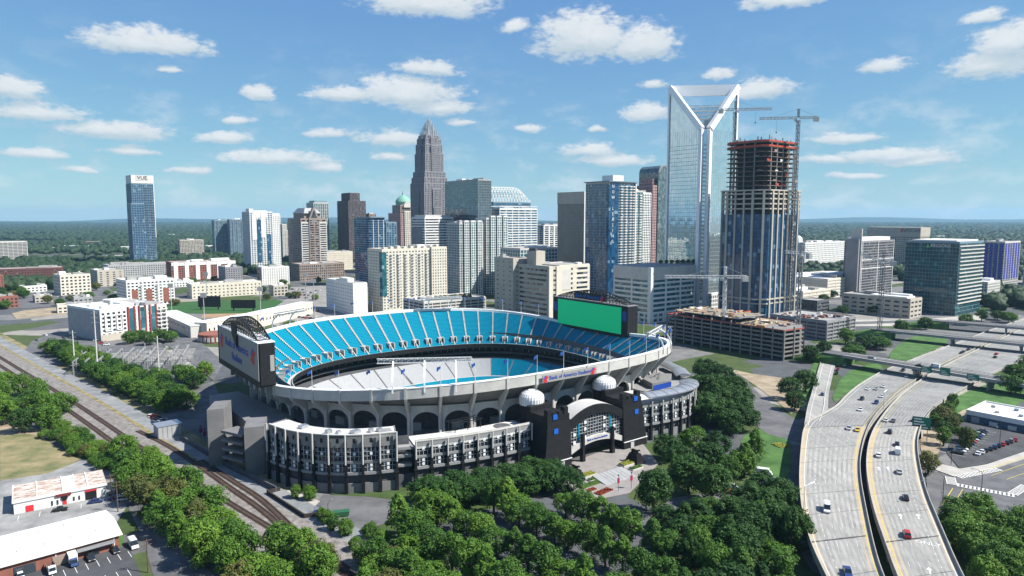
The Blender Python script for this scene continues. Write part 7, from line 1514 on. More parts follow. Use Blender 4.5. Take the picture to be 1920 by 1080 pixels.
# ------------------------------------------------------------------ trees
import numpy as np
L_MID = leafmat('leaf_green', (.025, .078, .009), (.088, .180, .018)); L_DARK = leafmat('leaf_dark', (.012, .046, .008), (.040, .100, .014)); L_BRIGHT = leafmat('leaf_bright', (.046, .116, .010), (.122, .222, .022)); L_OLIVE = leafmat('leaf_olive', (.060, .085, .020), (.130, .130, .030))
M_BARK = mat('bark', (.075, .055, .04), .95, var=.3, scale=2)
def crown_mesh(name, seed, m, shape='round', leaves=5600, ls=.054):
    """unit crown (radius 1, height about 2, base at z=0): clumps of small leaf faces over limbs"""
    rr = random.Random(seed); mb = MB()
    K = 84 if shape == 'round' else 70
    cl = []
    for k in range(K):
        while True:
            v = Vector((rr.gauss(0, 1), rr.gauss(0, 1), rr.gauss(.25, .9)))
            if v.length > .2: break
        v.normalize()
        if shape == 'round': q_ = rr.uniform(.58, .84); c = Vector((v.x*q_, v.y*q_, .95+v.z*q_*1.03)); rad = rr.uniform(.15, .32)
        elif shape == 'cone': h = rr.random()**.8; w = (1-h)**.6*.72; a = rr.uniform(0, 2*pi); q = rr.uniform(.7, 1); c = Vector((cos(a)*w*q, sin(a)*w*q, .28+h*1.9)); rad = rr.uniform(.14, .27)*(1.1-.45*h)
        else: c = Vector((v.x*.95, v.y*.95, .62+v.z*.42)); rad = rr.uniform(.16, .32)
        if c.z < .2: c.z = .2+rr.random()*.2
        cl.append((c, rad))
    cl += [(Vector((rr.uniform(-.3, .3), rr.uniform(-.3, .3), .9+rr.uniform(-.4, .4))), .5) for _ in range(4)]
    per = leaves//len(cl)
    for c, rad in cl:
        for _ in range(per):
            v = Vector((rr.gauss(0, 1), rr.gauss(0, 1), rr.gauss(.35, 1)))
            v.normalize(); p = c+v*(rad*rr.uniform(.72, 1.06)*Vector((1, 1, .85)).length/1.65)
            n = (v+Vector((rr.uniform(-.6, .6), rr.uniform(-.6, .6), rr.uniform(-.3, .8)))).normalized(); u = n.orthogonal().normalized(); w = n.cross(u); a = rr.uniform(0, 2*pi); u, w = u*cos(a)+w*sin(a), w*cos(a)-u*sin(a)
            s = ls*rr.uniform(.6, 1.35); u *= s; w *= s*.62
            mb.quad(tuple(p-u*.9), tuple(p-w), tuple(p+u*1.1), tuple(p+w))
    return mb.mesh(name, m)
def trunk_mesh(name, seed):
    rr = random.Random(seed); mb = MB(); mb.tube((0, 0, -.02), (0, 0, .55), .07, .05, 7); mb.tube((0, 0, .55), (rr.uniform(-.06, .06), rr.uniform(-.06, .06), 1.15), .05, .02, 6)
    for k in range(6):
        a = k*pi/3+rr.uniform(-.4, .4); z = rr.uniform(.35, .6); mb.tube((0, 0, z), (cos(a)*rr.uniform(.4, .6), sin(a)*rr.uniform(.4, .6), z+rr.uniform(.3, .6)), .032, .01, 5)
    return mb.mesh(name, M_BARK)
CROWN = {}
for key, mm in (('mid', L_MID), ('dark', L_DARK), ('bright', L_BRIGHT), ('olive', L_OLIVE)):
    for s in ('round', 'cone', 'low'):
        
        CROWN[(key, s)] = [crown_mesh('crown', hash((len(key), s[0] == 'c', i)) % 1000+i*7+len(CROWN), mm, s) for i in range(3 if s != 'low' else 2)]
TRUNK = [trunk_mesh('trunk', i) for i in range(3)]
TREES = []
def tree(x, y, r_, h, key='mid', shape='round', z=0., trunk=.22, nm='tree'):
    t = bpy.data.objects.new(nm, None); COL.objects.link(t); t.location = (x, y, z); t.rotation_euler = (0, 0, R.uniform(0, 6.28)); t.empty_display_size = .5
    c = inst(R.choice(CROWN[(key, shape)]), 'crown', t, (0, 0, h*trunk), 0, (r_, r_*R.uniform(.9, 1.1), h*(1-trunk)/(2.05 if shape != 'low' else 1.3)))
    k = inst(R.choice(TRUNK), 'trunk', t, (0, 0, 0), 0, (h*.5, h*.5, h*.62)); TREES.append(t); return t
def name_trees(lst, kind, where, group, key=lambda o: o.location.x, frm='from the left'):
    lst = sorted(lst, key=key)
    for k, o in enumerate(lst): o['label'] = '%s, %s %s %s' % (kind, ordinal(k), frm, where); o['category'] = 'tree'; o['group'] = group
def scatter(poly, n, rmin, seed=1):
    rr = random.Random(seed); xs = [p[0] for p in poly]; ys = [p[1] for p in poly]; out = []; tries = 0
    while len(out) < n and tries < 6000:
        tries += 1; p = (rr.uniform(min(xs), max(xs)), rr.uniform(min(ys), max(ys)))
        if inside(p, poly) and all(math.dist(p, q) > rmin for q in out): out.append(p)
    return out
def fw_clear(x, y, m=3): return not (95 < y < 800 and xat(E_L, y)-m < x < xat(E_R, y)+m)
# planted rows in front of the stadium
rows = []
for i, off in enumerate((66, 82, 98, 114, 129, 147, 163, 179, 195, 211)):
    row = []; j = -245
    while j < -40:
        p = Vector((off*.73+j*.68, off*.68-j*.73))+Vector((R.uniform(-.9, .9), R.uniform(-.9, .9))); j += R.uniform(6.4, 7.6)
        if inside(p, T_ROWS) and p.y > 158 and fw_clear(p.x, p.y, 6): row.append(tree(p.x, p.y, R.uniform(4.6, 6.2), R.uniform(9, 13.5), R.choice(('mid', 'mid', 'bright', 'mid')) if p.x < 48 else R.choice(('dark', 'mid', 'dark')), R.choice(('round', 'cone', 'round', 'round')), trunk=.12))
    if row: rows.append(row)
for k_ in range(16):                                       # looser trees towards the viaduct
    q = scatter([(48, 212), (88, 216), (90, 205), (80, 160), (50, 160)], 16, 9, 77)[k_:k_+1]
    if q and fw_clear(q[0][0], q[0][1], 7): rows[-1].append(tree(q[0][0], q[0][1], R.uniform(5, 7), R.uniform(10, 14), R.choice(('dark', 'mid')), 'round', trunk=.1))
for k, row in enumerate(rows): name_trees(row, 'leafy green tree', 'in planted row %s left of the viaduct' % ['one', 'two', 'three', 'four', 'five', 'six', 'seven', 'eight', 'nine', 'ten', 'eleven', 'twelve', 'thirteen', 'fourteen', 'fifteen', 'sixteen'][min(15, k)], 'planted tree rows below the stadium', lambda o: -o.location.y, 'from the top')
name_trees([tree(x+R.uniform(-1, 1), y+R.uniform(-1, 1), R.uniform(6.4, 7.6), R.uniform(9.5, 11.5), 'dark', 'round', trunk=.08) for x, y in T_FACADE], 'dark dense tree', 'along the black stadium facade', 'dark trees along the stadium facade')
name_trees([tree(x, y, rad, h, k_, 'round', trunk=.14) for (x, y), (rad, h, k_) in zip(T_BIG, ((7.5, 17, 'dark'), (8.5, 15, 'dark'), (7.5, 15, 'dark'), (7.5, 14, 'dark'), (7.5, 14, 'dark'), (6.5, 12, 'dark'), (7, 13, 'mid'), (6.5, 12, 'dark'), (6, 12, 'mid'), (5.5, 11, 'mid')))], 'big dark tree', 'between the gate plaza and the lawn', 'big trees beside the gate plaza')
name_trees([tree(x, y, 6, 13, 'mid', 'cone', trunk=.12) for x, y in T_BIG2], 'tall pale green tree', 'on the lawn by the viaduct', 'trees on the lawn')
name_trees([tree(x+R.uniform(-2, 2), y+R.uniform(-2, 2), R.uniform(7, 9.5), R.uniform(13, 17), 'dark', 'round', trunk=.1) for x, y in T_EAST+[(96, 330), (105, 338), (113, 330), (112, 365), (101, 322), (120, 362)]], 'large dark tree', 'in the grove right of the stadium', 'grove right of the stadium')
name_trees([tree(x, y, R.uniform(5.5, 7), R.uniform(12, 15), 'dark', 'round', trunk=.12) for x, y in T_VIAD], 'dark tree', 'left of the viaduct shadow', 'trees left of the viaduct')
name_trees([tree(x, y, R.uniform(6, 8), R.uniform(11, 14), 'dark', 'round', trunk=.1) for x, y in T_VIAD2], 'dark bushy tree', 'between building site and slip road', 'trees by the slip road')
name_trees([tree(x, y, R.uniform(3.2, 5.2), R.uniform(7, 12), R.choice(('mid', 'olive', 'dark')), 'round', trunk=.1) for x, y in T_RIGHT+[(208, 322), (206, 312), (218, 334), (202, 296), (190, 292), (195, 285)]], 'small tree', 'on the bank right of the freeway', 'trees on the right bank')
name_trees([tree(x, y, R.uniform(4.5, 6), R.uniform(9, 12), R.choice(('mid', 'bright', 'mid')), 'round', trunk=.08) for x, y in T_RB+[(150, 205), (158, 203), (163, 196), (150, 184), (160, 186), (126, 172), (136, 170), (147, 172)]], 'leafy tree', 'in the thicket at the bottom right', 'thicket at the bottom right')
name_trees([tree(x, y, R.uniform(6, 9), R.uniform(10, 14), R.choice(('dark', 'mid', 'dark')), 'round', trunk=.1) for x, y in T_OVER if fw_clear(x, y, 4)], 'dark tree', 'around the road bridges', 'trees round the road bridges')
name_trees([tree(x, y, R.uniform(6, 9), R.uniform(10, 13), 'dark', 'round', trunk=.1) for x, y in T_SITE], 'dark street tree', 'below the grey hotel', 'street trees below the hotel')
name_trees([tree(x, y, R.uniform(6, 9), R.uniform(9, 13), R.choice(('mid', 'mid', 'olive', 'dark')), 'round', trunk=.12, nm='street_tree') for x, y in T_MID+[(-470, 800), (-455, 790), (-500, 905), (-520, 930), (-640, 960), (-655, 1020), (-560, 1000), (-480, 1010), (-455, 1040), (-380, 900), (-360, 930), (-330, 980), (-470, 850), (-300, 900), (-240, 930), (-640, 850), (-590, 800), (-520, 830), (-680, 950), (-420, 990)]], 'street tree', 'among the low blocks left of the stadium', 'street trees in the left blocks')
name_trees([tree(x, y, R.uniform(6, 8), R.uniform(9, 12), 'mid', 'round', trunk=.1) for x, y in T_APT], 'bushy tree', 'in front of the white and red apartments', 'trees at the apartments')
# low blocks and street trees that fill the left midtown
rr = random.Random(31); MIDB = []
MIDZ = [(-780, 850), (-560, 700), (-430, 700), (-330, 760), (-220, 760), (-230, 1000), (-330, 1120), (-560, 1130), (-820, 1150)]
KEEP = [(-332, 545, 80), (-431, 760, 62), (-578, 870, 52), (-640, 1080, 90), (-600, 985, 50), (-530, 1060, 110), (-425, 1010, 45), (-800, 1010, 110), (-720, 880, 66), (-395, 850, 90), (-335, 820, 60), (-250, 700, 140), (-370, 1010, 50), (-335, 1075, 80), (-330, 900, 50), (-290, 940, 60), (-570, 890, 70), (-285, 780, 60)]
for x, y in scatter(MIDZ, 70, 26, 9):
    if any(math.dist((x, y), (a_, b_)) < c_*.8 for a_, b_, c_ in KEEP) or len(MIDB) > 22: continue
    kd = rr.choice(('brick', 'white', 'tan', 'grey', 'cream')); L, D_, h = rr.uniform(14, 28), rr.uniform(12, 20), rr.choice((6, 8, 10, 13))
    r = thing('low_block', '', 'building', (x, y, 0), radians(rr.choice((37, 42, 48)))); block(r, 0, L, 0, D_, 0, h, 'punched', {'brick': W_BRICK, 'white': W_WHITE, 'tan': W_TAN, 'grey': W_MGREY, 'cream': W_CREAM}[kd], G_DARK, roof=rr.choice((R_WHITE, R_GREY, R_WHITE)), plant=3, fh=3.4, bw=4.2); MIDB.append((x/y, kd, r))
for kd in ('brick', 'white', 'tan', 'grey', 'cream'):
    for k, (q, _, r) in enumerate(sorted([m_ for m_ in MIDB if m_[1] == kd], key=lambda m_: m_[0])): r['label'] = 'small %s low block, %s of its colour from the left in the midtown blocks' % (kd, ordinal(k)); r['group'] = 'low blocks in the left midtown'
name_trees([tree(x, y, R.uniform(4, 7.5), R.uniform(7, 12), R.choice(('mid', 'dark', 'olive', 'mid', 'bright')), 'round', trunk=.1, nm='street_tree') for x, y in scatter(MIDZ, 95, 12, 41) if not any(math.dist((x, y), (a_, b_)) < c_*.55 for a_, b_, c_ in KEEP) and not any(math.dist((x, y), (m_[2].location.x, m_[2].location.y+8)) < 17 for m_ in MIDB)], 'green street tree', 'in the midtown blocks', 'midtown street trees')
# beside the railway
name_trees([tree(x+R.uniform(-1.5, 1.5), y+R.uniform(-1.5, 1.5), R.uniform(4.8, 7.0), R.uniform(9, 14.5), R.choice(('bright', 'mid', 'bright', 'mid', 'olive')), R.choice(('round', 'round', 'cone')), trunk=.05) for x, y in T_TRACK+[(-144, 264), (-152, 266), (-136, 252), (-160, 272), (-137, 237), (-122, 221), (-108, 207), (-95, 194), (-80, 180), (-122, 235), (-108, 220), (-92, 206), (-76, 186), (-66, 190), (-60, 184), (-53, 180), (-86, 197), (-150, 258)]], 'bright green tree', 'in the belt between street and railway', 'tree belt beside the railway', lambda o: -o.location.y, 'from the top')
name_trees([tree(x, y, R.uniform(5, 8), R.uniform(10, 15), R.choice(('mid', 'dark', 'bright', 'mid')), 'round', trunk=.08) for x, y in scatter([(-330, 330), (-310, 405), (-262, 372), (-228, 340), (-205, 316), (-212, 306), (-250, 312)], 26, 9, 3)], 'broad leafy tree', 'in the wood left of the tracks', 'wood left of the tracks', lambda o: -o.location.y, 'from the top')
name_trees([tree(x, y, R.uniform(2.4, 4), R.uniform(3.5, 6.5), R.choice(('mid', 'bright', 'olive')), 'low', trunk=.03) for x, y in scatter([(-214, 302), (-212, 316), (-192, 298), (-166, 276), (-150, 256), (-160, 262), (-186, 282)], 24, 4.5, 5)], 'low shrubby tree', 'in the hedge along the tracks', 'hedge along the tracks', lambda o: -o.location.y, 'from the top')
name_trees([tree(x, y, R.uniform(5, 7.5), R.uniform(9, 13), R.choice(('mid', 'dark', 'bright', 'mid')), 'round', trunk=.06) for x, y in [(-346+168*k/23+R.uniform(-2, 2)+o*.68, 500-156*k/23+R.uniform(-2, 2)+o*.73) for k in range(24) for o in (0, 11)]+[(-190, 372), (-198, 382), (-206, 394), (-214, 402), (-186, 392), (-196, 404), (-205, 415), (-180, 360), (-190, 414), (-222, 396)]], 'green tree', 'between the gravel track and the substation', 'trees beside the gravel track', lambda o: -o.location.y, 'from the top')
name_trees([tree(x, y, R.uniform(2.0, 3.2), R.uniform(4, 6.5), R.choice(('mid', 'bright')), 'round', trunk=.06) for x, y in ((-63, 217), (-60.5, 214), (-57, 209), (-52.5, 206), (-77, 234.5), (-72, 233.5), (-44, 203), (-40, 199), (-47, 196), (-39, 191), (-44, 188), (-37, 184), (-33, 194))], 'small round tree', 'round the yard below the stadium', 'small trees round the yard')
name_trees([tree(x, y, R.uniform(4.2, 5.5), R.uniform(7, 9.5), R.choice(('bright', 'olive', 'mid')), 'low' if False else 'round', trunk=.06) for x, y in ((-36, 186), (-30, 192), (-38, 178), (-29, 180), (-24, 188), (-32, 170), (-22, 176), (-26, 164), (-16, 168))], 'pale green tree', 'at the foot of the planted rows', 'pale trees at the bottom')
# rooftop planting on the white office and condominium deck
name_trees([tree(p[0], p[1], 2.6, 4.5, 'mid', 'round', z=z, trunk=.1) for p, z in [((-75+k*4.5, 668+k*3.2+R.uniform(-1, 1)), 19.3) for k in range(8)]+[((150+k*6, 686+k*2), 53.5) for k in range(7)]], 'small rooftop tree', 'on the roof gardens', 'rooftop planting')
# the woodland that runs to the horizon, too far to count
def woodland():
    rr = np.random.default_rng(5)
    vs0, fs0 = ICO[1]; V0 = np.array([tuple(v) for v in vs0]); F0 = np.array(fs0)
    vs1, fs1 = ICO[0]; V1 = np.array([tuple(v) for v in vs1]); F1 = np.array(fs1)
    ICO2 = np.array([tuple(v) for v in ICO[2][0]]); ICOF2 = np.array(ICO[2][1])
    def pack(V, F, X, Y, rad, hgt):
        n = len(X); jit = 1+rr.uniform(-.28, .28, (n, len(V), 1)); P_ = V[None]*jit*np.stack([rad, rad*rr.uniform(.8, 1.2, n), hgt*.6], 1)[:, None, :]
        P_[:, :, 0] += X[:, None]; P_[:, :, 1] += Y[:, None]; P_[:, :, 2] += (hgt*.5)[:, None]
        return P_.reshape(-1, 3), (F[None]+(np.arange(n)*len(V))[:, None, None]).reshape(-1, 3)
    def pts(n, y0, y1, keep):
        Y = np.exp(rr.uniform(np.log(y0), np.log(y1), n)); X = rr.uniform(-.82, .82, n)*Y
        f = np.sin(X*.0031+Y*.0017)+np.sin(X*.0013-Y*.0042+1)+np.sin(Y*.0061+X*.0007+2)+rr.normal(0, .5, n)
        k = (f > keep) & ~((np.abs(X+60) < 560) & (Y < 1500)) & ~((X > 300) & (X < 1000) & (Y < 1100)) & ~((X < -330) & (X > -760) & (Y < 1160)) 
        return X[k], Y[k]
    X, Y = pts(9000, 1150, 3000, -1.0); a, b_ = pack(V0, F0, X, Y, rr.uniform(6, 11, len(X)), rr.uniform(9, 15, len(X)))
    BX = []
    for poly, n in (([(-1250, 1180), (-700, 1120), (-640, 1180), (-680, 1500), (-1300, 1560)], 330), ([(-560, 1130), (-470, 1120), (-420, 1300), (-560, 1420), (-700, 1420)], 110), ([(560, 1050), (1000, 1050), (1100, 1500), (640, 1300)], 120), ([(520, 720), (640, 730), (700, 860), (620, 900), (540, 800)], 46), ([(-760, 900), (-640, 920), (-640, 1000), (-760, 1010)], 30)): BX += scatter(poly, n, 6, n)
    BX = np.array(BX); a2, b2 = pack(ICO2, ICOF2, BX[:, 0], BX[:, 1], rr.uniform(7, 11, len(BX)), rr.uniform(11, 16, len(BX))); b_ = np.concatenate([b_, b2+len(a)]); a = np.concatenate([a, a2])
    X, Y = pts(26000, 2600, 12000, -1.5); k = 1+(Y-2600)/3500; c, d = pack(V1, F1, X, Y, rr.uniform(9, 17, len(X))*k, rr.uniform(11, 16, len(X))*(1+.25*(k-1)))
    P_ = np.concatenate([a, c]); F_ = np.concatenate([b_, d+len(a)])
    me = bpy.data.meshes.new('woodland'); me.vertices.add(len(P_)); me.vertices.foreach_set('co', P_.ravel()); me.loops.add(F_.size); me.loops.foreach_set('vertex_index', F_.ravel().astype(np.int32)); me.polygons.add(len(F_)); me.polygons.foreach_set('loop_start', np.arange(0, F_.size, 3, dtype=np.int32)); me.update(); me.validate()
    me.materials.append(leafmat('leaf_woodland', (.009, .026, .012), (.028, .055, .020))); o = bpy.data.objects.new('woodland', me); COL.objects.link(o); tag(o, kind='stuff'); o['label'] = 'woodland running from the edge of the city to the horizon'
woodland()
# low wooded ridges on the horizon
def ridge(y, h, seed, step=260):
    mb = MB(); rr = random.Random(seed); n = int(2.0*y/step); pts = []
    for k in range(n+1): x = -y+2*y*k/n; pts.append((x, h*(.45+.35*sin(x*.0004+seed)+.2*sin(x*.0013+seed*2))+rr.uniform(-4, 4)))
    rows = [[(x, y-900, 0) for x, z in pts], [(x, y, max(2, z)) for x, z in pts], [(x, y+900, 0) for x, z in pts]]; mb.sheet(rows, 0); mb.build('hills', MATS['leaf_woodland'], kind='structure')
ridge(9000, 34, 1); ridge(13000, 55, 2); ridge(18000, 112, 4, 500)
# far buildings among the trees
rr = random.Random(12)
FARLB = {'pale': 'small pale building far off among the trees', 'white': 'white flat far warehouse among the trees', 'brick': 'small reddish building far off among the trees'}
FBO = []
for k in range(85):
    y = math.exp(rr.uniform(math.log(1500), math.log(5200))); x = rr.uniform(-.74, .74)*y
    if abs(x+60) < 480 and y < 1800: continue
    kd = rr.choice(('pale', 'white', 'white', 'brick')); L, D_, h = rr.uniform(20, 60), rr.uniform(16, 30), rr.uniform(7, 14)
    if kd == 'white': L *= 2.0
    t = thing('far_building', FARLB[kd], 'building', (x, y, 0), rr.uniform(-.2, .8), 'far '+kd+' buildings'); m_ = {'pale': W_PALE, 'white': W_WHITE, 'brick': W_BRICK}[kd]
    b = MB(); b.box(0, L, 0, D_, 0, h); b.build('wall', m_, t); b = MB(); b.box(-.5, L+.5, -.5, D_+.5, h, h+.8); b.build('roof', R_WHITE if kd != 'brick' else R_GREY, t)
    b = MB(); n = int(L/5)
    for q in range(n):
        for z in range(2, int(h)-2, 4): b.box(q*5+1.5, q*5+3.5, -.15, .1, z, z+1.8)
    if b.v: b.build('windows', G_DARK, t, kind='stuff')
    FBO.append((x/y, kd, t))
for kd in FARLB:
    for k, (q, _, t) in enumerate(sorted([f for f in FBO if f[1] == kd], key=lambda f: f[0])): t['label'] = '%s, %s of its kind from the left' % (FARLB[kd], ordinal(k))
# ------------------------------------------------------------------ vehicles
CARCOL = dict(white=(.74, .75, .75), silver=(.42, .44, .46), grey=(.16, .17, .18), black=(.012, .013, .015), blue=(.02, .05, .16), red=(.42, .02, .015), yellow=(.72, .46, .02), green=(.03, .12, .06), tan=(.35, .28, .19))
CM = {k: mat('car_paint_'+k, c, .28, var=.04, spec=.6) for k, c in CARCOL.items()}
M_CARGL = mat('car_glass', (.012, .016, .02), .08, var=.1, spec=.8); M_TYRE = mat('tyre', (.015, .015, .016), .9, var=.2); M_LAMP = mat('headlamp', (.6, .6, .58), .2, var=.05, spec=.7); M_TAIL = mat('tail_lamp', (.35, .01, .01), .3, var=.05)
def prof_mesh(name, prof, w, taper, m):
    """side profile (x, z) extruded across y with the upper points pulled in"""
    mb = MB(); zs = [z for _, z in prof]; z0, z1 = min(zs), max(zs); n = len(prof)
    def wy(z): return w/2*(1-taper*((z-z0)/(z1-z0))**1.5)
    mb.v = [(x, -wy(z), z) for x, z in prof]+[(x, wy(z), z) for x, z in prof]
    mb.f = [tuple(range(n)), tuple(range(2*n-1, n-1, -1))]+[(k, n+k, n+(k+1) % n, (k+1) % n) for k in range(n)]; mb.m = [0]*len(mb.f)
    return mb.mesh(name, m)
VEH = {}
def veh(kind):
    if kind in VEH: return VEH[kind]
    S_ = dict(sedan=(4.6, 1.82, .95, [(-1.55, .92), (-1.0, 1.42), (.45, 1.43), (1.15, .92)], 1.35), suv=(4.7, 1.92, 1.1, [(-2.2, 1.05), (-2.0, 1.72), (.5, 1.74), (1.2, 1.05)], 1.45), pickup=(5.5, 1.95, 1.1, [(-.5, 1.05), (-.35, 1.78), (.8, 1.8), (1.45, 1.05)], 1.6), van=(5.6, 2.0, 1.25, [(-2.75, 1.2), (-2.7, 2.35), (1.4, 2.4), (2.2, 1.2)], 1.75))[kind]
    L, w, bz, cab, wb = S_; h = L/2
    body = [(-h, .35), (h, .35), (h, .62), (h-.1, .78), (cab[3][0]-.1, bz), (cab[0][0]+.05, bz), (-h+.1, bz-.04), (-h, .75)]
    cabp = cab[:2]+[((cab[1][0]+cab[2][0])/2, cab[2][1]+.03)]+cab[2:]
    VEH[kind] = dict(body=prof_mesh('body', [(x, z) for x, z in body][::1], w, .1, CM['white']), cabin=prof_mesh('cabin', [(x, z) for x, z in cabp][::-1], w*.93, .2, M_CARGL), L=L, w=w, wb=wb)
    r0, r1, zt = cab[1][0]+.05, cab[2][0]-.05, cab[2][1]+.02
    b = MB(); b.box(r0, r1, -w*.36, w*.36, zt-.02, zt+.06)
    if kind == 'van':
        b.box(-2.72, .9, -w*.475, -w*.40, 1.2, 2.38); b.box(-2.72, .9, w*.40, w*.475, 1.2, 2.38); b.box(-2.78, -2.68, -w*.45, w*.45, 1.2, 2.36)
    VEH[kind]['roof'] = b.mesh('roof_panel', CM['white'])
    b = MB(); b.tube((0, -.11, .33), (0, .11, .33), .33, .33, 12); VEH[kind]['wheel'] = b.mesh('wheel', M_TYRE)
    b = MB(); b.box(h-.06, h+.02, -.22, .22, .58, .74); VEH[kind]['lamp'] = b.mesh('headlight', M_LAMP)
    b = MB(); b.box(-h-.02, -h+.06, -.2, .2, .62, .8); VEH[kind]['tail'] = b.mesh('tail_light', M_TAIL)
    return VEH[kind]
def vehicle(kind, col, x, y, z, yaw, label, group, cat=None, pitch=0.):
    V = veh(kind); nm = {'sedan': 'car', 'suv': 'car', 'pickup': 'pickup_truck', 'van': 'van'}[kind]
    t = thing(nm, label, cat or nm.replace('_', ' '), (x, y, z), yaw, group)
    if pitch: t.rotation_euler = (0, pitch, yaw)
    for k in ('body', 'roof'):
        o = inst(V[k], k if k == 'body' else 'roof_panel', t); o.material_slots[0].link = 'OBJECT'; o.material_slots[0].material = CM[col]
    inst(V['cabin'], 'windows', t)
    for sx in (-1, 1):
        for sy in (-1, 1): inst(V['wheel'], 'wheel', t, (sx*V['wb'], sy*(V['w']/2-.1), 0))
    for sy in (-1, 1): inst(V['lamp'], 'headlight', t, (0, sy*V['w']*.34, 0)); inst(V['tail'], 'tail_light', t, (0, sy*V['w']*.36, 0))
    return t
def fwyaw(x, y, e): 
    d = (xat(e, y+4)-xat(e, y-4), 8.0); return atan2(d[1], d[0])
KIND_L = {0: 'sedan', 1: 'sedan', 3: 'suv', 6: 'sedan', 12: 'van', 13: 'pickup', 5: 'suv', 9: 'suv'}
LABL = ['white car, leftmost of three abreast below the first bridge', 'silver car, middle of three abreast below the first bridge', 'white car, rightmost of three abreast below the first bridge', 'black car nearest the slip road lawn on the freeway', 'white car beside the median in the bend', 'blue car beside the median in the bend', 'white car alone just above the bridge joint', 'silver car left of the yellow one', 'yellow car on the left carriageway', 'dark car in the shadow of the first bridge', 'white car just below the first bridge, left of another', 'white car just below the first bridge, beside the median', 'white van alone on the near left carriageway', 'dark blue pickup at the bottom edge of the left carriageway']
for k, (x, y, c) in enumerate(CARS_L):
    x = min(max(x, xat(E_L, y)+3), xat(E_ML, y)-2.5); vehicle(KIND_L.get(k, 'sedan'), c, x, y, zf(y)+.03, fwyaw(x, y, E_ML)+pi, LABL[k], 'cars on the freeway', pitch=math.atan((zf(y+2)-zf(y-2))/4) if 285 < y < 430 else 0)
LABR = ['white car by the median, left of a grey one', 'grey car right of the white one near the median', 'black car at the right edge beside the green sign', 'black sport utility car above the right carriageway bend', 'dark car in the middle of the right carriageway, upper one', 'white car behind the dark one on the right carriageway', 'white car next to the median on the right carriageway', 'silver car with a clear road round it on the right carriageway', 'black car in the middle of the near right carriageway', 'red sport utility car on the near right carriageway', 'dark car beyond the first bridge, leftmost', 'dark car beyond the first bridge, second', 'dark car beyond the first bridge, third', 'red car beyond the first bridge', 'black car beside the red one beyond the first bridge', 'black car emerging from the first bridge on the right']
KIND_R = {2: 'suv', 3: 'suv', 9: 'suv', 5: 'van', 6: 'sedan'}
for k, (x, y, c) in enumerate(CARS_R):
    fl = k in (10, 11, 12)
    if fl: x = min(max(x, xat(E_L, y)+3), xat(E_ML, y)-3)
    else: x = min(max(x, xat(E_MR, y)+3), xat(E_R, y)-2.5)
    vehicle(KIND_R.get(k, 'sedan'), c, x, y, zf(y)+.03, fwyaw(x, y, E_R)+(pi if fl else 0), LABR[k], 'cars on the freeway', pitch=-math.atan((zf(y+2)-zf(y-2))/4) if 285 < y < 430 else 0)
for k, (dx, dy, kd, c, lb) in enumerate(((18, -2.5, 'suv', 'silver', 'silver car on the left part of the first bridge'), (54, 2.5, 'van', 'white', 'white van in the middle of the first bridge'), (47, -2, 'sedan', 'black', 'dark car behind the signs on the first bridge'), (88, 2, 'sedan', 'grey', 'grey car at the right end of the first bridge'))):
    a = atan2(358-458, 303-228); vehicle(kd, c, 228+cos(a)*dx-sin(a)*dy, 458+sin(a)*dx+cos(a)*dy, 7.42, a+(pi if dy > 0 else 0), lb, 'cars on the bridge')
for k, (x, y) in enumerate(PK_RAMP):
    z = zf(y)+.05 if k == 0 else .6; vehicle('sedan' if k else 'sedan', ['blue', 'black', 'red', 'black', 'white'][k], x, y, z if k < 4 else .5, radians(62), ['dark blue car driving on the slip road', 'dark car parked by the slip road, nearest', 'red car parked by the slip road behind the dark one', 'black car parked by the slip road, furthest', 'white car on the grass beside the slip road'][k], 'cars by the slip road')
def lot(pts, yaw, where, group, kinds=('sedan', 'suv', 'sedan'), cols=None, z=.42, seed=1):
    rr = random.Random(seed)
    for k, (x, y) in enumerate(pts):
        c = (cols[k] if cols and k < len(cols) else rr.choice(('white', 'silver', 'grey', 'black', 'blue', 'red', 'white', 'black'))); kd = rr.choice(kinds)
        vehicle(kd, c, x, y, z, yaw+rr.uniform(-.05, .05), '%s %s, %s in %s' % (c, {'sedan': 'saloon car', 'suv': 'tall car', 'pickup': 'pickup', 'van': 'van'}[kd], ordinal(k), where), group)
def rowpts(a, c, n, jit=.3, skip=.0, seed=2):
    rr = random.Random(seed); return [(a[0]+(c[0]-a[0])*k/(n-1)+rr.uniform(-jit, jit)*.3, a[1]+(c[1]-a[1])*k/(n-1)+rr.uniform(-jit, jit)*.3) for k in range(n) if rr.random() > skip]
lot(rowpts((189, 281), (220.5, 311), 13), radians(-42), 'the left row of the garage car park from the bottom', 'cars at the white garages', cols=['black', 'white', 'white', 'black', 'black', 'blue', 'red', 'silver', 'black', 'blue', 'silver', 'black', 'grey'], z=.28)
lot(rowpts((197, 280), (226, 298), 10), radians(48), 'the right row of the garage car park from the bottom', 'cars at the white garages', cols=['white', 'white', 'black', 'black', 'blue', 'black', 'red', 'black', 'grey', 'red'], z=.28, seed=4)
lot([(-154.7, 224.8), (-143, 237.8), (-139.3, 236.6), (-141.5, 234.6), (-137.8, 233.5), (-146.6, 231.5)], radians(22), 'the workshop forecourt from the left', 'cars at the workshop', cols=['black', 'black', 'white', 'blue', 'white', 'blue'], z=.13, seed=5)
lot(rowpts((92.9, 240.4), (98.6, 252.6), 5)+[(96.5, 262.5), (98.3, 260), (81.8, 243.6), (79.4, 239.2)], radians(-25), 'the lane beside the lawn from below', 'cars beside the lawn', cols=['black', 'black', 'blue', 'black', 'grey', 'white', 'black', 'white', 'red'], z=.32, seed=6)
lot(rowpts((-181, 335), (-170, 326), 6), radians(55), 'the court left of the stadium', 'cars left of the stadium', cols=['white', 'red', 'black', 'black', 'white', 'black'], z=.17, seed=7)
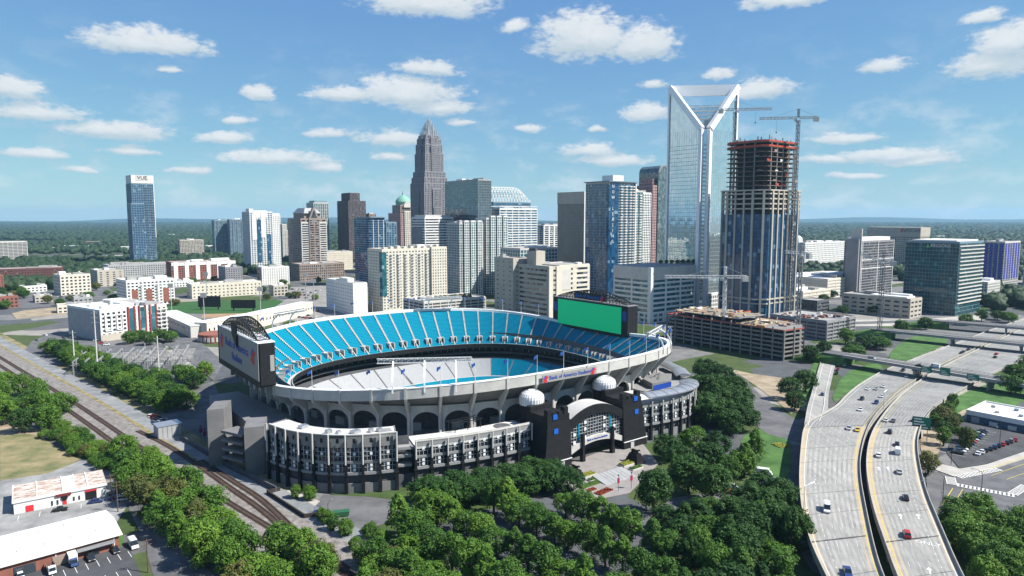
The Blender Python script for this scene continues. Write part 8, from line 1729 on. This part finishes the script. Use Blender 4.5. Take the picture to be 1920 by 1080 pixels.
lot(rowpts((-300, 482), (-262, 440), 13, skip=.1), radians(15), 'the row beside the substation from the back', 'cars beside the substation', cols=['red', 'white', 'red', 'white', 'red', 'black', 'blue', 'black', 'silver', 'white', 'white', 'black'], z=.42, seed=8)
lot(rowpts((-292, 502), (-240, 493), 12, skip=.2), radians(100), 'the row behind the substation', 'cars behind the substation', z=.42, seed=9)
lot(rowpts((-338, 548), (-318, 528), 8), radians(30), 'the row along the grey apartment wall', 'cars along the apartments', z=.42, seed=10)
lot([(-362, 545), (-356, 538), (-372, 560), (-340, 560), (-334, 566), (-386, 548), (-396, 572)], radians(-30), 'the yard left of the apartments', 'cars in the yard', z=.42, seed=11)
for q in range(5): lot(rowpts((-232-q*9, 690+q*22), (-180-q*9, 655+q*22), 12, skip=.25, seed=q), radians(60), 'city parking row %s behind the stadium' % ['one', 'two', 'three', 'four', 'five'][q], 'cars in the city lot behind the stadium', z=.46, seed=20+q)
for q in range(4): lot(rowpts((-310+q*6, 945-q*30), (-262+q*6, 925-q*30), 10, skip=.25, seed=q+9), radians(70), 'far parking row %s below the white block' % ['one', 'two', 'three', 'four'][q], 'cars in the far lot', z=.48, seed=30+q)
for q in range(3): lot(rowpts((-600+q*14, 905-q*26), (-545+q*14, 880-q*26), 10, skip=.2, seed=q+3), radians(60), 'parking row %s by the cream school' % ['one', 'two', 'three'][q], 'cars by the cream school', z=.45, seed=40+q)
lot([(162, 228.5), (165, 231), (171, 219), (176, 222)], radians(-20), 'the forecourt of the red walled shop', 'cars at the red shop', cols=['white', 'white', 'silver', 'black'], z=.4, seed=50)
# trucks in front of the brick warehouse
def box_truck(x, y, yaw, lb):
    t = thing('box_truck', lb, 'truck', (x, y, .14), yaw, 'vehicles at the brick warehouse')
    b = MB(); b.box(-2.6, 1.1, -1.1, 1.1, .9, 3.2); b.build('cargo_box', R_WHITE, t); b = MB(); b.box(-2.55, 1.05, 1.11, 1.14, 1.2, 2.9); b.box(-2.55, 1.05, -1.14, -1.11, 1.2, 2.9); b.build('side_graphic', CM['blue'], t)
    b = MB(); b.hexa([(1.2, -.95, .5), (2.9, -.9, .5), (2.9, .9, .5), (1.2, .95, .5), (1.2, -.9, 2.3), (2.1, -.8, 2.2), (2.1, .8, 2.2), (1.2, .9, 2.3)]); b.build('cab', CM['blue'], t); b = MB(); b.hexa([(2.16, -.75, 1.35), (2.6, -.78, 1.3), (2.6, .78, 1.3), (2.16, .75, 1.35), (2.0, -.7, 2.12), (2.2, -.72, 2.1), (2.2, .72, 2.1), (2.0, .7, 2.12)]); b.build('windscreen', M_CARGL, t)
    for sx in (-1.6, 1.9):
        for sy in (-.95, .95): b = MB(); b.tube((sx, sy-.14, .42), (sx, sy+.14, .42), .42, .42, 12); b.build('wheel', M_TYRE, t)
def flat_truck(x, y, yaw, lb):
    t = thing('flatbed_truck', lb, 'truck', (x, y, .14), yaw, 'vehicles at the brick warehouse')
    b = MB(); b.box(-3, .9, -1.1, 1.1, .9, 1.1); b.build('bed', W_DKBROWN, t)
    for s in (-1.05, 1.05): b = MB(); b.box(-3, .9, s-.05, s+.05, 1.1, 1.9); b.build('stake_side', W_BROWN, t)
    b = MB(); b.hexa([(1.0, -1, .5), (2.6, -.95, .5), (2.6, .95, .5), (1.0, 1, .5), (1.0, -.9, 2.3), (2.2, -.85, 2.2), (2.2, .85, 2.2), (1.0, .9, 2.3)]); b.build('cab', CM['white'], t); b = MB(); b.hexa([(2.3, -.8, 1.35), (2.55, -.8, 1.3), (2.55, .8, 1.3), (2.3, .8, 1.35), (2.2, -.75, 2.1), (2.32, -.75, 2.1), (2.32, .75, 2.1), (2.2, .75, 2.1)]); b.build('windscreen', M_CARGL, t)
    for sx in (-1.9, 1.8):
        for sy in (-.95, .95): b = MB(); b.tube((sx, sy-.14, .42), (sx, sy+.14, .42), .42, .42, 12); b.build('wheel', M_TYRE, t)
_ya = atan2(-21.6, 19.2)
box_truck(-127.2, 188.6, _ya, 'blue and white box truck at the brick warehouse'); flat_truck(-130.5, 184.2, _ya, 'white flatbed truck with wooden sides at the brick warehouse')
for (x, y, kd, c, lb) in ((-124, 191.6, 'pickup', 'black', 'black pickup right of the box truck'), (-119.2, 196, 'sedan', 'black', 'black car parked alone at the warehouse end'), (-115.6, 199.2, 'van', 'white', 'white van at the corner of the warehouse lot'), (-137, 181, 'sedan', 'white', 'white car at the left end of the warehouse lot')): vehicle(kd, c, x, y, .14, _ya, lb, 'vehicles at the brick warehouse')
lm = bpy.data.objects.new('parking_markings', None); COL.objects.link(lm); lm['kind'] = 'structure'
mb = MB(); dv = Vector((19.2, -21.6)).normalized(); al = Vector((21.6, 19.2)).normalized()
for k in range(-2, 9):
    c = Vector((-131.5, 181))+al*(k*2.75)+dv*1.5; mb.obox((c.x, c.y, .14), (dv.x, dv.y), 4.6, .14, .012)
    if 2 < k < 8: c = Vector((-131.5, 181))+al*(k*2.75)+dv*13; mb.obox((c.x, c.y, .14), (dv.x, dv.y), 5, .14, .012)
mb.build('bay_lines', M_LINE, lm, kind='stuff')
mb = MB()
for k in range(12): c = lerp((187, 278), (222, 309), k/11); mb.obox((c[0]+1.4, c[1]+1.2, .30), (.74, -.67), 4.6, .12, .012)
mb.build('bay_lines', M_LINE, lm, kind='stuff')
for k in range(4): mb = MB(); mb.obox((-165+k*5, 219+k*3.2, .11), (-.5, .85), 4.5, .14, .012); mb.build('bay_line', M_LINE, lm)
# ------------------------------------------------------------------ poles, lamps, plaza
def street_lamp(x, y, z, yaw, h, lb, arm=2.6, m=M_SILVER):
    t = thing('street_lamp', lb, 'street lamp', (x, y, z), yaw, 'street lamps'); b = MB(); b.tube((0, 0, 0), (0, 0, h), .13, .08, 6); b.build('post', m, t)
    b = MB(); b.tube((0, 0, h-.1), (arm*.6, 0, h+.7), .06); b.tube((arm*.6, 0, h+.7), (arm, 0, h+.75), .06); b.build('arm', m, t); b = MB(); b.box(arm-.1, arm+.7, -.16, .16, h+.66, h+.82); b.build('lamp_head', M_SILVER, t)
street_lamp(xat(E_L, 205)+.2, 205, 7.9, radians(20), 9, 'lamp with long arm on the left edge of the near viaduct', 4)
street_lamp(168.3, 236, .4, radians(140), 9, 'black lamp on the corner of the crossing street', 3, M_BLACKM); street_lamp(139, 213, 0, radians(160), 14, 'tall lamp right of the near viaduct', 5)
street_lamp(xat(E_ML, 330)+1.2, 330, 5.4, radians(30), 9, 'lamp on the median in the bend', 3); street_lamp(214, 291, .3, radians(200), 8, 'black lamp in the garage car park', 2, M_BLACKM); street_lamp(178, 268, .4, radians(200), 8, 'black lamp on the pavement beside the car park', 2, M_BLACKM)
street_lamp(-60, 214, .3, radians(60), 7, 'black lamp in the yard below the stadium', 1.5, M_BLACKM); street_lamp(152, 232, .4, 2, 9, 'dark lamp left of the crossing street', 2.5, M_BLACKM)
def util_pole(x, y, h, lb, yaw=.6):
    t = thing('utility_pole', lb, 'pole', (x, y, 0), yaw, 'wooden utility poles'); b = MB(); b.tube((0, 0, 0), (0, 0, h), .2, .13, 7); b.build('shaft', mat('pole_timber', (.11, .07, .05), .95, var=.3), t)
    for z in (h-.6, h-1.8): b = MB(); b.box(-1.3, 1.3, -.08, .08, z, z+.16); b.build('crossarm', MATS['pole_timber'], t)
util_pole(-134.5, 224, 11, 'wooden utility pole on the verge beside the brick warehouse'); util_pole(-103, 184, 10, 'wooden utility pole beside the street at the bottom'); util_pole(-141.5, 232.5, 10, 'wooden utility pole beside the workshop')
# gate plaza: steps, planters, cat statues on plinths, banners
pz = thing('plaza_steps', 'broad grey granite steps in front of the stadium gate', 'steps', (34, 262, 0), GA)
for k in range(9): b = MB(); b.box(-8, 8, -6-k*.9, -5.1-k*.9, 0, 1.5-k*.16); b.build('step', W_MGREY, pz)
for x in (-4, 0, 4): 
    b = MB(); b.bar((x, -5, 2.4), (x, -13.5, 1.1), .1)
    for y in (-5, -9, -13.5): b.bar((x, y, 0), (x, y, 2.4-(-5-y)*.153), .08)
    b.build('handrail', M_SILVER, pz)
def cat_statue(x, y, yaw, lb):
    """crouching big cat in dark bronze on a stepped black plinth: body, neck, head, legs and tail grown from one skin"""
    t = thing('cat_statue', lb, 'statue', (x, y, 0), yaw, 'bronze cat statues'); b = MB()
    for k, (w, z0, z1) in enumerate(((3.6, 0, 1.0), (3.1, 1.0, 2.2), (2.6, 2.2, 3.2), (2.2, 3.2, 4.0))): b.hexa([(-w, -w*.7, z0), (w, -w*.7, z0), (w, w*.7, z0), (-w, w*.7, z0), (-w*.93, -w*.63, z1), (w*.93, -w*.63, z1), (w*.93, w*.63, z1), (-w*.93, w*.63, z1)])
    b.build('plinth', M_BLACK, t)
    b = MB(); Z = 4.0
    def limb(pts):
        for (p, r0), (q, r1) in zip(pts, pts[1:]): b.tube(p, q, r0, r1, 8); b.blob(q, r1, sub=1, jit=.02)
    limb([((-1.6, 0, Z+.95), .55), ((-.8, 0, Z+1.05), .6), ((.3, 0, Z+1.0), .55), ((1.1, 0, Z+1.15), .5), ((1.7, 0, Z+1.5), .35), ((2.1, .1, Z+1.6), .36), ((2.45, .15, Z+1.5), .2)])
    for s in (-1, 1):
        limb([((-1.4, s*.45, Z+.9), .42), ((-1.0, s*.6, Z+.5), .3), ((-1.6, s*.6, Z+.15), .2), ((-1.1, s*.62, Z+.08), .16)]); limb([((1.0, s*.4, Z+1.0), .36), ((.8, s*.5, Z+.5), .24), ((1.5, s*.5, Z+.12), .18), ((1.9, s*.5, Z+.08), .17)]); b.tube((2.0, .1+s*.22, Z+1.85), (2.0, .1+s*.26, Z+2.1), .12, .03, 5)
    limb([((-2.0, 0, Z+1.0), .18), ((-2.6, .2, Z+.8), .13), ((-3.0, .5, Z+1.0), .1), ((-3.2, .6, Z+1.3), .07)])
    b.build('bronze_cat', mat('dark_bronze', (.02, .018, .017), .4, metal=.4, var=.3), t, smooth=True)
cat_statue(24.2, 253.5, GA+pi/2+pi, 'bronze cat statue on black plinth left of the gate steps'); cat_statue(50.5, 271.5, GA+pi/2+pi, 'bronze cat statue on black plinth right of the gate steps')
M_HEDGE = leafmat('hedge_leaf', (.04, .10, .02), (.10, .16, .03)); M_HEDGEY = leafmat('yellow_hedge_leaf', (.16, .18, .02), (.30, .30, .05)); M_BEDR = leafmat('red_flower', (.16, .025, .01), (.26, .06, .02))
def bed(x, y, L, w, yaw, m, lb, h=.7, wall_=True):
    t = thing('planter', lb, 'planter', (x, y, 0), yaw, 'planters on the plaza')
    if wall_: b = MB(); b.box(-L/2-.3, L/2+.3, -w/2-.3, w/2+.3, 0, h*.7); b.build('kerb', M_CONC, t)
    b = MB(); rr = random.Random(int(x*10))
    for k in range(int(L*w*9)): 
        px, py = rr.uniform(-L/2, L/2), rr.uniform(-w/2, w/2); s = rr.uniform(.18, .34); n = Vector((rr.uniform(-1, 1), rr.uniform(-1, 1), 1.4)).normalized(); u = n.orthogonal().normalized()*s; v = n.cross(u); p = Vector((px, py, h+rr.uniform(-.15, .25))); b.quad(tuple(p-u), tuple(p-v), tuple(p+u), tuple(p+v))
    b.box(-L/2, L/2, -w/2, w/2, .1, h); b.build('plants', m, t, kind='stuff')
bed(29.5, 256.5, 5.5, 3, GA, M_HEDGEY, 'yellow green planter bed beside the left statue', 1.2); bed(31.5, 252.5, 5, 1.8, GA, M_HEDGE, 'dark green planter bed below the yellow one at left', 1.0); bed(46.5, 268, 6, 3, GA, M_HEDGEY, 'yellow green planter bed beside the right statue', 1.3); bed(49.5, 264, 5.5, 2, GA, M_HEDGE, 'dark green planter bed below the yellow one at right', 1.0)
bed(29, 247, 9, 2.2, GA, M_HEDGE, 'long green hedge below the left planters', .9, False); bed(33.5, 241, 7.5, 3, GA+.1, M_BEDR, 'red flower bed, lower one on the plaza edge', .4, False); bed(29.2, 242.8, 4, 2, GA, M_BEDR, 'smaller red flower bed at the left of the plaza', .4, False); bed(66, 226.5, 11, 6, .3, M_BEDR, 'large red flower bed beside the car lane', .5, False); bed(118, 292, 5, 5, .4, M_HEDGEY, 'yellow flower bed on the lawn by the viaduct', .5, False)
M_BANNER = mat('pink_banner', (.40, .03, .09), .7, var=.1)
for k, (x, y) in enumerate(((39, 241.5), (44.2, 244), (69.5, 229.5), (-141, 301), (-137, 296), (-133, 291))):
    t = thing('banner_pole', ['pole with red banners, left one at the plaza', 'pole with red banners, right one at the plaza', 'pole with red banners by the large flower bed', 'red banner pole left of the stadium, upper', 'red banner pole left of the stadium, middle', 'red banner pole left of the stadium, lower'][k], 'pole', (x, y, 0), GA, 'banner poles'); b = MB(); b.tube((0, 0, 0), (0, 0, 6), .08); b.tube((0, 0, 6), (0, 0, 6.5), .25, .2, 8); b.build('post', M_BLACKM, t); b = MB(); b.box(-.65, .65, -.03, .03, 3.2, 5.2); b.build('banner', M_BANNER, t)
# blue lift and green skip in the yard
t = thing('scissor_lift', 'small blue lift platform in the yard below the stadium', 'lift', (-66, 222.5, .3), .3); b = MB(); b.box(-1.2, 1.2, -.6, .6, .2, .9); b.build('chassis', CM['blue'], t); b = MB()
for z in (1.5, 2.3): 
    for s in (-.55, .55): b.bar((-1.1, s, z), (1.1, s, z), .08)
    for x in (-1.1, 1.1): b.bar((x, -.55, z), (x, .55, z), .08); b.bar((x, .55, .9), (x, .55, 2.3), .08); b.bar((x, -.55, .9), (x, -.55, 2.3), .08)
b.build('guard_rail', CM['blue'], t)
b = MB(); b.hexa([(-2.5, -1, .4), (2.5, -1, .4), (2.5, 1, .4), (-2.5, 1, .4), (-2.8, -1.2, 2), (2.8, -1.2, 2), (2.8, 1.2, 2), (-2.8, 1.2, 2)]); b.build('skip', CM['green'], None, 'dark green skip at the corner of the yard', 'skip', loc=(-57.5, 220.5, 0), rz=.25)
# steel clad equipment house left of the stadium
t = thing('equipment_house', 'small steel clad house beside the gravel track', 'shed', (-158, 305, 0), radians(40)); b = MB(); b.box(-5, 5, -4, 4, 0, 6); b.build('wall', W_MGREY, t); b = MB(); b.box(-5.2, 5.2, -4.2, 4.2, 6, 6.3); b.build('roof', M_SILVER, t)
for k in range(6): b = MB(); b.box(-4.9+k*1.9, -4.7+k*1.9, -4.1, -4.02, 0, 6); b.build('rib', M_SILVER, t)
t = thing('camper_van', 'white camper with red markings parked beside the lawn', 'van', (97.5, 256.3, .32), radians(-25)); b = MB(); b.box(-3.4, 2.2, -1.15, 1.15, .6, 3.0); b.build('body', CM['white'], t); b = MB(); b.hexa([(2.2, -1, .5), (3.6, -.9, .5), (3.6, .9, .5), (2.2, 1, .5), (2.2, -1, 2.2), (2.9, -.85, 1.9), (2.9, .85, 1.9), (2.2, 1, 2.2)]); b.build('cab', CM['white'], t); b = MB(); b.box(-3.2, 1.8, -1.18, -1.15, 1.0, 1.6); b.build('red_stripe', CM['red'], t)
for sx in (-2, 2.6):
    for sy in (-1, 1): b = MB(); b.tube((sx, sy-.12, .4), (sx, sy+.12, .4), .4, .4, 12); b.build('wheel', M_TYRE, t)
